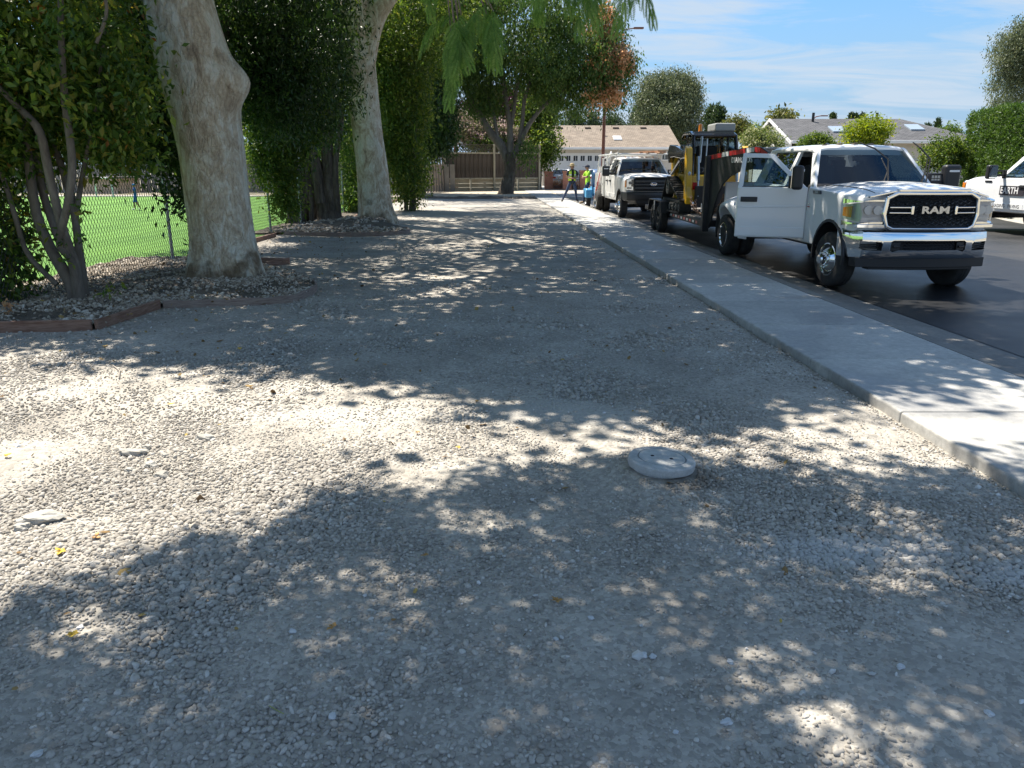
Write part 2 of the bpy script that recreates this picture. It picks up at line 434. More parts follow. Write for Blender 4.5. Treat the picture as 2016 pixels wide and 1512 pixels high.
def asphalt_mat():
    m = bpy.data.materials.new('asphalt'); m.use_nodes = True; t = m.node_tree; N = t.nodes; L = t.links
    b = N['Principled BSDF']; tc = N.new('ShaderNodeTexCoord'); vec = tc.outputs['Object']
    n = N.new('ShaderNodeTexNoise'); n.inputs['Scale'].default_value = 0.35; n.inputs['Detail'].default_value = 6; L.new(vec, n.inputs['Vector'])
    n2 = N.new('ShaderNodeTexNoise'); n2.inputs['Scale'].default_value = 160; n2.inputs['Detail'].default_value = 3; L.new(vec, n2.inputs['Vector'])
    r = N.new('ShaderNodeValToRGB'); r.color_ramp.elements[0].position = 0.35; r.color_ramp.elements[0].color = (0.018, 0.019, 0.021, 1)
    r.color_ramp.elements[1].position = 0.7; r.color_ramp.elements[1].color = (0.042, 0.0415, 0.041, 1); L.new(n.outputs['Fac'], r.inputs[0])
    mx = N.new('ShaderNodeMixRGB'); mx.blend_type = 'OVERLAY'; mx.inputs[0].default_value = 0.5; L.new(r.outputs[0], mx.inputs[1]); L.new(n2.outputs['Fac'], mx.inputs[2])
    L.new(mx.outputs[0], b.inputs['Base Color'])
    mr = N.new('ShaderNodeMapRange'); mr.inputs['From Min'].default_value = 0.35; mr.inputs['From Max'].default_value = 0.65
    mr.inputs['To Min'].default_value = 0.38; mr.inputs['To Max'].default_value = 0.62
    L.new(n.outputs['Fac'], mr.inputs[0]); L.new(mr.outputs[0], b.inputs['Roughness'])
    bp = N.new('ShaderNodeBump'); bp.inputs['Strength'].default_value = 0.5; bp.inputs['Distance'].default_value = 0.006
    L.new(n2.outputs['Fac'], bp.inputs['Height']); L.new(bp.outputs[0], b.inputs['Normal'])
    return m
m_asphalt = asphalt_mat()
def concrete_mat(name, a, b_, stain=(0.5, 0.7)):
    m = bpy.data.materials.new(name); m.use_nodes = True; t = m.node_tree; N = t.nodes; L = t.links
    b = N['Principled BSDF']; b.inputs['Roughness'].default_value = 0.8; tc = N.new('ShaderNodeTexCoord'); vec = tc.outputs['Object']
    oi = N.new('ShaderNodeObjectInfo'); ofs = N.new('ShaderNodeVectorMath'); ofs.operation = 'ADD'
    cmb = N.new('ShaderNodeCombineXYZ'); L.new(oi.outputs['Random'], cmb.inputs[2]); sc = N.new('ShaderNodeVectorMath'); sc.operation = 'SCALE'; sc.inputs[3].default_value = 9
    L.new(cmb.outputs[0], sc.inputs[0]); L.new(vec, ofs.inputs[0]); L.new(sc.outputs[0], ofs.inputs[1]); vec2 = ofs.outputs[0]
    n = N.new('ShaderNodeTexNoise'); n.inputs['Scale'].default_value = 1.3; n.inputs['Detail'].default_value = 10; n.inputs['Roughness'].default_value = 0.65; n.inputs['Distortion'].default_value = 0.6
    L.new(vec2, n.inputs['Vector'])
    r = N.new('ShaderNodeValToRGB'); r.color_ramp.elements[0].position = 0.3; r.color_ramp.elements[0].color = (*a, 1)
    r.color_ramp.elements[1].position = 0.7; r.color_ramp.elements[1].color = (*b_, 1); L.new(n.outputs['Fac'], r.inputs[0])
    n2 = N.new('ShaderNodeTexNoise'); n2.inputs['Scale'].default_value = 120; n2.inputs['Detail'].default_value = 4; L.new(vec, n2.inputs['Vector'])
    n4 = N.new('ShaderNodeTexNoise'); n4.inputs['Scale'].default_value = 22; n4.inputs['Detail'].default_value = 6; L.new(vec, n4.inputs['Vector'])
    mx = N.new('ShaderNodeMixRGB'); mx.blend_type = 'OVERLAY'; mx.inputs[0].default_value = 0.28; L.new(r.outputs[0], mx.inputs[1]); L.new(n2.outputs['Fac'], mx.inputs[2])
    mx2 = N.new('ShaderNodeMixRGB'); mx2.blend_type = 'OVERLAY'; mx2.inputs[0].default_value = 0.35; L.new(mx.outputs[0], mx2.inputs[1]); L.new(n4.outputs['Fac'], mx2.inputs[2])
    hv = N.new('ShaderNodeHueSaturation'); mr = N.new('ShaderNodeMapRange'); mr.inputs['To Min'].default_value = 0.86; mr.inputs['To Max'].default_value = 1.1
    L.new(oi.outputs['Random'], mr.inputs[0]); L.new(mr.outputs[0], hv.inputs['Value']); L.new(mx2.outputs[0], hv.inputs['Color'])
    if name == 'sidewalk_concrete':      # damp stains that run over several slabs
        g = N.new('ShaderNodeNewGeometry'); nw = N.new('ShaderNodeTexNoise'); nw.inputs['Scale'].default_value = 0.55; nw.inputs['Detail'].default_value = 5; nw.inputs['Distortion'].default_value = 0.4; L.new(g.outputs['Position'], nw.inputs['Vector'])
        rw = N.new('ShaderNodeMapRange'); rw.inputs['From Min'].default_value = 0.53; rw.inputs['From Max'].default_value = 0.60; L.new(nw.outputs['Fac'], rw.inputs[0])
        mw = N.new('ShaderNodeMixRGB'); mw.blend_type = 'MULTIPLY'; mw.inputs[2].default_value = (0.66, 0.66, 0.67, 1); L.new(rw.outputs[0], mw.inputs[0]); L.new(hv.outputs[0], mw.inputs[1]); L.new(mw.outputs[0], b.inputs['Base Color'])
        rr = N.new('ShaderNodeMapRange'); rr.inputs['To Min'].default_value = 0.82; rr.inputs['To Max'].default_value = 0.42; L.new(rw.outputs[0], rr.inputs[0]); L.new(rr.outputs[0], b.inputs['Roughness'])
    else: L.new(hv.outputs[0], b.inputs['Base Color'])
    bp = N.new('ShaderNodeBump'); bp.inputs['Strength'].default_value = 0.25; bp.inputs['Distance'].default_value = 0.004
    L.new(n2.outputs['Fac'], bp.inputs['Height']); L.new(bp.outputs[0], b.inputs['Normal'])
    MATS[name] = m; return m
m_walk = concrete_mat('sidewalk_concrete', (0.38, 0.372, 0.348), (0.50, 0.488, 0.455))
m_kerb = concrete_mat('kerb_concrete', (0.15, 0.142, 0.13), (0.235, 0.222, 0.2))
m_oldconc = concrete_mat('old_concrete', (0.30, 0.285, 0.25), (0.42, 0.40, 0.36))
def turf_mat():
    m = mat('turf', (0.09, 0.22, 0.026), 0.75, col2=(0.13, 0.29, 0.04), nscale=0.5, bump=0.8, bscale=220, bdist=0.02, spec=0.25)
    return m
m_turf = turf_mat()

# one sheet to the horizon, then the sheets that lie on it
o = MB().sheet([(-900, -300, -0.22), (900, -300, -0.22), (900, 1500, -0.22), (-900, 1500, -0.22)]).build('ground', m_yard, fix=False)
tag(o, kind='structure')

HOLE = gnd(1300, 940)[:2]
def lot_low(x, y):
    z = 0.026 * (fbm(x * 0.5, y * 0.5, 2, 3) - 0.5)
    d2 = (x - HOLE[0]) ** 2 + (y - HOLE[1]) ** 2
    return z + 0.07 * np.exp(-(d2 / (2 * 0.24 ** 2)) ** 1.5)
def coarse(x, y):
    return np.clip((fbm(x * 1.1, y * 1.1, 4, 21) - 0.28) / 0.44, 0, 1)
def lot_z(x, y):
    return lot_low(x, y) - 0.016 * (coarse(x, y) - 0.42) + 0.024 * (fbm(x * 2.1, y * 2.1, 4, 5) - 0.5) + 0.006 * (fbm(x * 9, y * 9, 2, 6) - 0.5)
ny, nx = 300, 230
Ys = 0.9 * (46.0 / 0.9) ** (np.linspace(0, 1, ny))
U = np.linspace(0, 1, nx)
YY, UU = np.meshgrid(Ys, U, indexing='ij')
XL = np.full_like(YY, -6.45); XR = 2.95 - 0.0352 * YY + 0.03
XX = XL + (XR - XL) * UU
ZZ = lot_z(XX, YY) - 0.02 * np.clip((0.12 - (XR - XX)) / 0.12, 0, 1)
idx = np.arange(ny * nx).reshape(ny, nx)
Fq = np.stack([idx[:-1, :-1], idx[:-1, 1:], idx[1:, 1:], idx[1:, :-1]], -1).reshape(-1, 4)
o = np_mesh('gravel_lot', np.stack([XX, YY, ZZ], -1).reshape(-1, 3), Fq, m_gravel, smooth=True)
tag(o, kind='structure')
MB().sheet([(-6.45, -6, -0.03), (3.1, -6, -0.03), (3.0, 1.2, -0.03), (-6.45, 1.2, -0.03)]).build('gravel_lot_behind_camera', m_gravel, fix=False)['kind'] = 'structure'
# pea gravel strip in front of the board fence
nY, nX = 24, 40
gx, gy = np.meshgrid(np.linspace(-7.5, 2.9, nX), np.linspace(45.6, 63, nY))
gz = 0.05 + 0.05 * (fbm(gx * 0.8, gy * 0.8, 3, 9) - 0.5)
idx = np.arange(nX * nY).reshape(nY, nX)
o = np_mesh('pea_gravel_ground', np.stack([gx, gy, gz], -1).reshape(-1, 3), np.stack([idx[:-1, :-1], idx[:-1, 1:], idx[1:, 1:], idx[1:, :-1]], -1).reshape(-1, 4), m_peagravel, smooth=True)
tag(o, kind='structure')

# ---- scattered pebbles: instances on points
def pebble_protos(tagname, material, n=6, flat=0.6, seed=1, angular=False):
    coll = bpy.data.collections.new(tagname); r = random.Random(seed)
    for i in range(n):
        bm = bmesh.new(); bmesh.ops.create_icosphere(bm, subdivisions=1 if angular else 2, radius=1.0)
        sx, sy = r.uniform(0.75, 1.35), r.uniform(0.7, 1.0)
        ph = [r.uniform(0, 6) for _ in range(6)]; am = 0.22 if angular else 0.12
        for v in bm.verts:
            c = v.co; k = 1 + am * math.sin(2.1 * c.x + ph[0]) + am * math.sin(2.7 * c.y + ph[1]) + am * math.sin(3.1 * c.z + ph[2] + c.x)
            v.co = Vector((c.x * sx * k, c.y * sy * k, c.z * flat * k))
        me = bpy.data.meshes.new('pebble'); bm.to_mesh(me); bm.free()
        me.polygons.foreach_set('use_smooth', [not angular] * len(me.polygons)); me.materials.append(material)
        ob = bpy.data.objects.new('pebble_shape', me); coll.objects.link(ob)
    return coll
def scatter(name, P, S, coll, seed=1, tilt=0.35, kind='stuff'):
    r = np.random.default_rng(seed); n = len(P)
    me = bpy.data.meshes.new(name); me.vertices.add(n); me.vertices.foreach_set('co', np.asarray(P, np.float32).ravel())
    a = me.attributes.new('sc', 'FLOAT_VECTOR', 'POINT'); S = np.asarray(S); S3 = S[:, None] * r.uniform(0.8, 1.2, (n, 3)); a.data.foreach_set('vector', S3.astype(np.float32).ravel())
    a = me.attributes.new('ro', 'FLOAT_VECTOR', 'POINT')
    ro = np.stack([r.normal(0, tilt, n), r.normal(0, tilt, n), r.uniform(0, 6.28, n)], -1); a.data.foreach_set('vector', ro.astype(np.float32).ravel())
    a = me.attributes.new('ix', 'INT', 'POINT'); a.data.foreach_set('value', r.integers(0, 1000, n).astype(np.int32))
    o = bpy.data.objects.new(name, me); COL.objects.link(o)
    ng = bpy.data.node_groups.new(name + '_nodes', 'GeometryNodeTree')
    ng.interface.new_socket('Geometry', in_out='INPUT', socket_type='NodeSocketGeometry')
    ng.interface.new_socket('Geometry', in_out='OUTPUT', socket_type='NodeSocketGeometry')
    N = ng.nodes; L = ng.links
    gi = N.new('NodeGroupInput'); go = N.new('NodeGroupOutput'); iop = N.new('GeometryNodeInstanceOnPoints'); ci = N.new('GeometryNodeCollectionInfo')
    ci.inputs['Collection'].default_value = coll; ci.inputs['Separate Children'].default_value = True; ci.inputs['Reset Children'].default_value = True
    iop.inputs['Pick Instance'].default_value = True
    def na(nm, ty):
        q = N.new('GeometryNodeInputNamedAttribute'); q.data_type = ty; q.inputs['Name'].default_value = nm; return q.outputs['Attribute']
    L.new(gi.outputs[0], iop.inputs['Points']); L.new(ci.outputs[0], iop.inputs['Instance'])
    L.new(na('sc', 'FLOAT_VECTOR'), iop.inputs['Scale']); L.new(na('ro', 'FLOAT_VECTOR'), iop.inputs['Rotation']); L.new(na('ix', 'INT'), iop.inputs['Instance Index'])
    L.new(iop.outputs[0], go.inputs[0])
    o.modifiers.new('scatter', 'NODES').node_group = ng
    o['kind'] = kind
    return o
def stone_mat(name, stops, rough=0.85):
    m = bpy.data.materials.new(name); m.use_nodes = True; t = m.node_tree; N = t.nodes; L = t.links
    b = N['Principled BSDF']; b.inputs['Roughness'].default_value = rough; b.inputs['Specular IOR Level'].default_value = 0.3
    oi = N.new('ShaderNodeObjectInfo'); r = N.new('ShaderNodeValToRGB'); cr = r.color_ramp
    while len(cr.elements) < len(stops): cr.elements.new(0.5)
    for e, (p, c) in zip(cr.elements, stops): e.position = p; e.color = (*c, 1)
    L.new(oi.outputs['Random'], r.inputs[0])
    tc = N.new('ShaderNodeTexCoord'); n = N.new('ShaderNodeTexNoise'); n.inputs['Scale'].default_value = 1.6; n.inputs['Detail'].default_value = 6; L.new(tc.outputs['Object'], n.inputs['Vector'])
    mx = N.new('ShaderNodeMixRGB'); mx.blend_type = 'OVERLAY'; mx.inputs[0].default_value = 0.35; L.new(r.outputs[0], mx.inputs[1]); L.new(n.outputs['Fac'], mx.inputs[2])
    L.new(lot_marks(t, mx.outputs[0]) if name == 'dusty_pebbles' else mx.outputs[0], b.inputs['Base Color']); return m
m_peb = stone_mat('dusty_pebbles', [(0.0, (0.255, 0.233, 0.202)), (0.5, (0.36, 0.332, 0.292)), (0.93, (0.445, 0.414, 0.368)), (1.0, (0.55, 0.525, 0.48))])
m_chip = stone_mat('white_chips', [(0.0, (0.42, 0.41, 0.39)), (0.6, (0.58, 0.57, 0.55)), (1.0, (0.72, 0.71, 0.7))])
m_river = stone_mat('river_stones', [(0.0, (0.13, 0.105, 0.08)), (0.35, (0.30, 0.25, 0.195)), (0.75, (0.46, 0.40, 0.325)), (1.0, (0.62, 0.57, 0.5))])
rng = np.random.default_rng(11)
def jitter_grid(x0, x1, y0, y1, sp):
    gx, gy = np.meshgrid(np.arange(x0, x1, sp), np.arange(y0, y1, sp * 0.88)); gx = gx + rng.uniform(-.5, .5, gx.shape) * sp; gy = gy + rng.uniform(-.5, .5, gy.shape) * sp
    return gx.ravel(), gy.ravel()
def in_view(x, y, pad=0.25):
    return np.abs(x) < 0.70 * y + pad + 0.25
Ps, Ss = [], []
for (y0, y1, sp, sz) in ((1.55, 3.4, 0.0165, 0.0085), (3.4, 5.2, 0.0175, 0.0078), (5.2, 8.0, 0.026, 0.0095), (8.0, 12.5, 0.05, 0.0145)):
    x, y = jitter_grid(-6.3, 3.0, y0, y1, sp)
    k = in_view(x, y) & (x < 2.95 - 0.0352 * y - 0.02); x = x[k]; y = y[k]
    pat = coarse(x, y)                                    # coarse and fine areas
    k = rng.random(len(x)) < np.clip(0.30 + 0.75 * pat - 0.35 * np.clip(pat - .7, 0, 1) * 2, 0.12, 0.97); x = x[k]; y = y[k]; pat = pat[k]
    k = rng.random(len(x)) < np.clip(1.25 - .12 * (y - 3.0), .35, 1); x = x[k]; y = y[k]; pat = pat[k]
    s = sz * np.exp(np.clip(rng.normal(0, 0.30, len(x)), -.7, .62)) * (0.65 + 0.95 * pat ** 1.5)
    z = lot_low(x, y) - 0.010 * (pat - 0.42) + 0.0005 + 0.05 * s + rng.normal(0, 0.0018, len(x)) + 0.5 * 0.024 * (fbm(x * 2.1, y * 2.1, 4, 5) - 0.5)
    d = np.hypot(x - HOLE[0], y - HOLE[1]); k = d > 0.21
    Ps.append(np.stack([x, y, z], -1)[k]); Ss.append(s[k])
P = np.concatenate(Ps); S = np.concatenate(Ss)
peb = pebble_protos('pebble_shapes', m_peb, 7, 0.62, 3)
o = scatter('gravel', P, S, peb, 4); tag(o, 'grey dusty rounded gravel pressed into the lot', 'gravel')
# pale loose chips, mostly towards the sidewalk
n = 1500
y = rng.uniform(2.0, 12, n); e = 2.95 - 0.0352 * y
x = np.where(rng.random(n) < 0.6, e - 0.05 - rng.exponential(0.75, n), rng.uniform(-5, 2.6, n))
k = (fbm(x * 0.9, y * 0.9, 2, 40) > 0.42) & in_view(x, y) & (x < e - 0.04) & (np.hypot(x - HOLE[0], y - HOLE[1]) > 0.3); x = x[k]; y = y[k]
s = 0.007 * np.exp(rng.normal(0, 0.4, len(x)))
chip = pebble_protos('chip_shapes', m_chip, 5, 0.6, 9, True)
o = scatter('pale_stone_chips', np.stack([x, y, lot_z(x, y) + 0.006], -1), s, chip, 6); tag(o, 'pale loose stone chips strewn along the sidewalk edge', 'stone chips')

# dry leaf scraps blown about the lot and into the beds
m_litter = stone_mat('leaf_litter', [(0.0, (0.10, 0.06, 0.03)), (0.5, (0.22, 0.14, 0.06)), (0.9, (0.34, 0.24, 0.09)), (1.0, (0.45, 0.33, 0.08))])
litter = pebble_protos('scrap_shapes', m_litter, 4, 0.10, 19, True)
y = rng.uniform(2.2, 20, 900); x = np.where(rng.random(900) < .55, -4.4 + rng.exponential(1.3, 900) * rng.choice([-1, 1], 900), rng.uniform(-6, 2.7, 900)); k = in_view(x, y) & (x < 2.85 - .0352 * y) & (x > -6.3); x = x[k]; y = y[k]
inb = ((y > 8.2) & (y < 14) & (x < -3)) | ((y > 20) & (x < -3.2)); z = lot_z(x, y) + 0.012 + inb * .11
o = scatter('leaf_litter', np.stack([x, y, z], -1), 0.016 * np.exp(rng.normal(0, .35, len(x))), litter, 26, .5); tag(o, 'dry brown leaf scraps strewn over the lot', 'leaf litter')

# ================================================================ ROAD, KERB, SIDEWALK
DIRS = Vector((-0.0352, 1, 0)).normalized()
def strip(name, prof, b0, b1, m, kind='structure', step=3.0):
    """prof: (a, z) outline extruded along the street"""
    mb = MB(); rings = []
    n = max(1, int((b1 - b0) / step))
    for i in range(n + 1):
        b = b0 + (b1 - b0) * i / n
        rings.append([street(a, b, z) for a, z in prof])
    mb.rings(rings); o = mb.build(name, m, bevel=0.0); o['kind'] = kind; return o
bed = strip('sidewalk', [(0.02, -0.1), (0.02, 0.03), (1.49, 0.03), (1.49, -0.1)], -4, 58, m_kerb)
rnd_ = random.Random(5)
i = 0; b = -2.66
while b < 57:
    L_ = 1.565; g = 0.007
    mb = MB(); q = []
    nseg = 14
    left = []
    for k in range(nseg + 1):
        bb = b + g + (L_ - 2 * g) * k / nseg
        left.append((rnd_.uniform(-0.008, 0.008) + (0.012 if rnd_.random() < 0.08 else 0), bb))
    right = [(1.493, b + L_ - g), (1.493, b + g)]
    top = 0.072 + rnd_.uniform(-0.002, 0.002)
    poly = [street(a_, b_)[:2] for a_, b_ in left + right]
    mb.prism([(p[0], p[1]) for p in poly], 'z', -0.09, top)
    o = mb.build('slab', m_walk, bed, bevel=0.018 if b < 20 else 0, seg=3)
    b += L_; i += 1
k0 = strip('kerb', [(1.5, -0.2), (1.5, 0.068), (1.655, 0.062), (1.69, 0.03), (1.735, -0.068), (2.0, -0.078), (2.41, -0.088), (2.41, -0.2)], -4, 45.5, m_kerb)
# road: crowned sheet from the gutter to the far kerb, which swings away to the right
RC = [(-4, 14.0), (5, 14.6), (12, 15.15), (17, 15.6), (20, 15.9), (22, 16.2), (24.5, 16.7), (28, 17.6), (33, 19.5), (39, 21), (45.4, 21.5)]
def rc(b):
    return float(np.interp(b, [p[0] for p in RC], [p[1] for p in RC]))
rows = []
bs = np.concatenate([np.arange(-4, 20, 2.0), np.arange(20, 45.5, 1.5), [45.4]])
for b in bs:
    x0 = street(2.412, b)[0]; x1 = rc(b)
    rows.append([(x0 + (x1 - x0) * t, b, -0.09 + 0.05 * math.sin(math.pi * t)) for t in np.linspace(0, 1, 13)])
o = MB().rings(rows, caps=False, closed=False).build('road', m_asphalt, smooth=180, fix=False); o['kind'] = 'structure'
m_dark_lane = mat('dark_asphalt', (0.008, 0.0085, 0.0095), 0.30, spec=.38, col2=(0.015, 0.0155, 0.017), nscale=1.2, bump=.5, bscale=150, bdist=.006, rvar=.25)  # darker, glossier asphalt than the rest of the road
rows = []
for b in np.arange(-3, 26.1, 1.0):
    x0 = street(2.44, b)[0]; xe_ = street(7.4 + .25 * math.sin(b * .9), b)[0]; x1 = rc(b); xs_ = street(2.412, b)[0]
    zf_ = lambda x: -0.09 + 0.05 * math.sin(math.pi * (x - xs_) / (x1 - xs_)) + .004
    rows.append([(x0 + (xe_ - x0) * t, b, zf_(x0 + (xe_ - x0) * t)) for t in np.linspace(0, 1, 8)])
o = MB().rings(rows, caps=False, closed=False).build('dark_lane', m_dark_lane, smooth=180, fix=False); o['kind'] = 'structure'
# far kerb with gutter, built along the curve
rings = []
for b in bs:
    x1 = rc(b) + 0.004
    rings.append([(x1 + a, b + 0.2 * a, z) for a, z in ((0, -0.2), (0, -0.085), (0.42, -0.075), (0.47, 0.06), (0.62, 0.065), (0.62, -0.2))])
o = MB().rings(rings).build('far_kerb', m_oldconc); o['kind'] = 'structure'
rings = [[(rc(b) + 0.63, b, 0.062), (rc(b) + 2.1, b, 0.064)] for b in bs]
o = MB().rings(rings, caps=False, closed=False).build('far_sidewalk', m_oldconc, fix=False); o['kind'] = 'structure'
rings = [[(rc(b) + 2.1, b, 0.05), (rc(b) + 60, b, 0.06)] for b in bs]
o = MB().rings(rings, caps=False, closed=False).build('far_yard', m_yard, fix=False); o['kind'] = 'structure'
o = MB().b2((street(1.5, 45.5)[0], 45.5, -0.2), (24, 45.7, 0.062)).build('end_kerb', m_oldconc, bevel=0.02); o['kind'] = 'structure'
o = MB().sheet([(2.9, 45.71, 0.055), (24, 45.71, 0.055), (24, 57, 0.055), (2.9, 57, 0.055)]).build('end_pavement', m_oldconc, fix=False); o['kind'] = 'structure'
o = MB().sheet([(2.4, 57, 0.06), (40, 57, 0.06), (40, 76, 0.1), (2.4, 76, 0.1)]).build('driveway', m_oldconc, fix=False); o['kind'] = 'structure'

# ================================================================ TURF FIELD
o = MB().sheet([(-90, -5, 0.015), (-6.46, -5, 0.015), (-6.46, 47, 0.015), (-90, 47, 0.015)]).build('turf_field', m_turf, fix=False); o['kind'] = 'structure'
o = MB().b2((-90, 47, -0.1), (-6.46, 48.2, 0.05)).build('field_border', m_oldconc); o['kind'] = 'structure'

# ================================================================ PLANTING BEDS
def catmull(pts, n=8):
    out = []; P = [np.array(p, float) for p in pts]; P = [2 * P[0] - P[1]] + P + [2 * P[-1] - P[-2]]
    for i in range(1, len(P) - 2):
        for k in range(n):
            t = k / n
            out.append(tuple(0.5 * ((2 * P[i]) + (-P[i-1] + P[i+1]) * t + (2*P[i-1] - 5*P[i] + 4*P[i+1] - P[i+2]) * t*t + (-P[i-1] + 3*P[i] - 3*P[i+1] + P[i+2]) * t**3)))
    out.append(tuple(P[-2])); return out
m_board = mat('redwood_board', (0.17, 0.085, 0.055), 0.8, col2=(0.30, 0.19, 0.14), nscale=6, stretch=(1, 1, 9), bump=0.4, bscale=30)
m_board_grey = mat('weathered_board', (0.20, 0.14, 0.115), 0.85, col2=(0.33, 0.27, 0.23), nscale=7, stretch=(1, 1, 9), bump=0.4, bscale=30)
def board(path, h, th, m, parent, z0=-0.02, name='board'):
    rings = []
    for i, p in enumerate(path):
        q0 = Vector((*path[max(i - 1, 0)], 0)); q1 = Vector((*path[min(i + 1, len(path) - 1)], 0)); t = (q1 - q0).normalized(); nrm = Vector((-t.y, t.x, 0)) * th / 2
        c = Vector((p[0], p[1], 0)); w = 0.008 * math.sin(i * 1.7)
        rings.append([c - nrm + Vector((0, 0, z0)), c + nrm + Vector((0, 0, z0)), c + nrm + Vector((0, 0, h + w)), c - nrm + Vector((0, 0, h + w))])
    return MB().rings(rings).build(name, m, parent, bevel=0.006, seg=2)
E1 = [(-7.4, 8.08), (-4.66, 8.3)]
E2 = [(-4.62, 8.32), (-4.5, 9.62)]
E3 = catmull([(-4.47, 9.66), (-3.75, 9.79), (-3.03, 10.05), (-2.86, 10.7), (-2.93, 11.35), (-3.31, 12.1)], 6)
edg = thing('bed_edging', 'red-brown timber edging boards round the stone bed of the big knobbly tree', 'garden edging', (0, 0, 0))
board(E1, 0.115, 0.045, m_board, edg); board(E2, 0.115, 0.045, m_board, edg); board(E3, 0.10, 0.028, m_board_grey, edg)
board([(-3.33, 12.14), (-4.46, 13.75)], 0.07, 0.03, m_board, edg)
board([(-4.44, 13.72), (-4.16, 14.3)], 0.11, 0.04, m_board, edg); board([(-4.2, 14.32), (-6.3, 14.9)], 0.10, 0.04, m_board, edg)
E4 = [(-6.2, 17.2), (-6.1, 19.95)]
E5 = catmull([(-6.05, 20.5), (-4.9, 20.15), (-4.09, 20.2), (-3.2, 20.55), (-2.82, 21.3), (-3.15, 22.3), (-3.9, 23.6), (-4.2, 25.2), (-5.5, 27.3)], 5)
edg2 = thing('bed_edging', 'grey timber edging bent round the mulch bed of the farther forked tree', 'garden edging', (0, 0, 0))
board(E4, 0.10, 0.04, m_board, edg2); board(E5, 0.10, 0.03, m_board_grey, edg2)
board([(-5.55, 27.35), (-5.9, 36)], 0.10, 0.04, m_board, edg2); board([(-5.9, 36.1), (-6.2, 45)], 0.10, 0.04, m_board, edg2)
def bed_mesh(name, poly, zf, sp, m):
    xs = [p[0] for p in poly]; ys = [p[1] for p in poly]
    gx, gy = np.meshgrid(np.arange(min(xs), max(xs) + sp, sp), np.arange(min(ys), max(ys) + sp, sp))
    ins = inpoly(gx, gy, poly); gz = zf(gx, gy)
    idx = np.arange(gx.size).reshape(gx.shape)
    k = ins[:-1, :-1] & ins[1:, 1:] & ins[:-1, 1:] & ins[1:, :-1]
    Fq = np.stack([idx[:-1, :-1], idx[:-1, 1:], idx[1:, 1:], idx[1:, :-1]], -1)[k]
    used = np.unique(Fq); rem = np.full(gx.size, -1); rem[used] = np.arange(len(used))
    V = np.stack([gx, gy, gz], -1).reshape(-1, 3)[used]
    o = np_mesh(name, V, rem[Fq], m, smooth=True); o['kind'] = 'structure'; return o
def offset_in(path): return path
BED1 = [(-7.4, 8.1)] + E2[:1] + E2[1:] + E3 + [(-4.46, 13.75), (-6.4, 14.9), (-7.4, 14.9)]
BED1 = [(x, y + 0.02) for x, y in BED1]
T1 = gnd(448, 556)[:2]
def bed1_z(x, y):
    return 0.055 + 0.05 * (fbm(x * 1.2, y * 1.2, 3, 12) - 0.4) + 0.10 * np.exp(-((x - T1[0]) ** 2 + (y - T1[1]) ** 2) / (2 * 0.8 ** 2)) + 0.06 * np.exp(-((x + 5.5) ** 2 + (y - 9.75) ** 2) / (2 * 0.35 ** 2))
bed_mesh('planting_bed', BED1, bed1_z, 0.06, m_soil)
BED2 = E5 + [(-7.0, 28), (-7.0, 20.4)]
T2 = gnd(741, 440)[:2]
def bed2_z(x, y):
    return 0.06 + 0.06 * (fbm(x * 1.2, y * 1.2, 3, 15) - 0.4) + 0.16 * np.exp(-((x - T2[0]) ** 2 + (y - T2[1] + 1) ** 2) / (2 * 1.2 ** 2))
bed_mesh('mulch_bed', BED2, bed2_z, 0.09, m_soil)
BED3 = [(-6.45, 27.4), (-5.6, 27.4), (-5.95, 36), (-6.25, 45), (-6.45, 45)]
bed_mesh('fence_bed', BED3, lambda x, y: 0.04 + 0.05 * fbm(x, y, 2, 4), 0.12, m_soil)
river = pebble_protos('river_shapes', m_river, 6, 0.6, 15)
x, y = jitter_grid(-7.4, -2.8, 8.1, 14.9, 0.029); k = inpoly(x, y, BED1) & (rng.random(len(x)) < np.clip((fbm(x * 1.5, y * 1.5, 3, 33) - 0.30) * 3.2, 0.06, 0.9)); x = x[k]; y = y[k]
k = np.hypot(x - T1[0], y - T1[1]) > 0.5; x = x[k]; y = y[k]
o = scatter('river_stones', np.stack([x, y, bed1_z(x, y) + 0.008], -1), 0.0145 * np.exp(rng.normal(0, 0.35, len(x))), river, 8, 0.5); tag(o, 'tan and grey river stones mulching the bed round the knobbly tree', 'stones')
x, y = jitter_grid(-6.4, -2.8, 20.1, 27.5, 0.085); k = inpoly(x, y, BED2) & (rng.random(len(x)) < np.clip((fbm(x * 1.1, y * 1.1, 3, 35) - 0.33) * 3, 0.02, 0.8)); x = x[k]; y = y[k]
o = scatter('mulch_stones', np.stack([x, y, bed2_z(x, y) + 0.01], -1), 0.035 * np.exp(rng.normal(0, 0.3, len(x))), river, 10, 0.5); tag(o, 'scattered stones and clods in the bed of the forked tree', 'stones')
# low dirt ridge where the lot meets the pea gravel
gx, gy = np.meshgrid(np.linspace(-6.3, 1.3, 90), np.linspace(-0.75, 0.75, 14))
cy = 45.0 + 0.5 * np.sin(gx * 0.7) - 0.25 * (gx + 2) * (gx > 0)
gz = 0.0 + 0.17 * np.exp(-(gy / 0.38) ** 2) * (0.35 + 1.2 * fbm(gx * 1.5, gy * 1.5, 3, 50)) + 0.05 * (fbm(gx * 6, gy * 6 + 9, 3, 51) - 0.5) - 0.03
idx = np.arange(gx.size).reshape(gx.shape)
o = np_mesh('dirt_ridge', np.stack([gx, cy + gy, gz], -1).reshape(-1, 3), np.stack([idx[:-1, :-1], idx[:-1, 1:], idx[1:, 1:], idx[1:, :-1]], -1).reshape(-1, 4), m_soil, smooth=True); o['kind'] = 'structure'
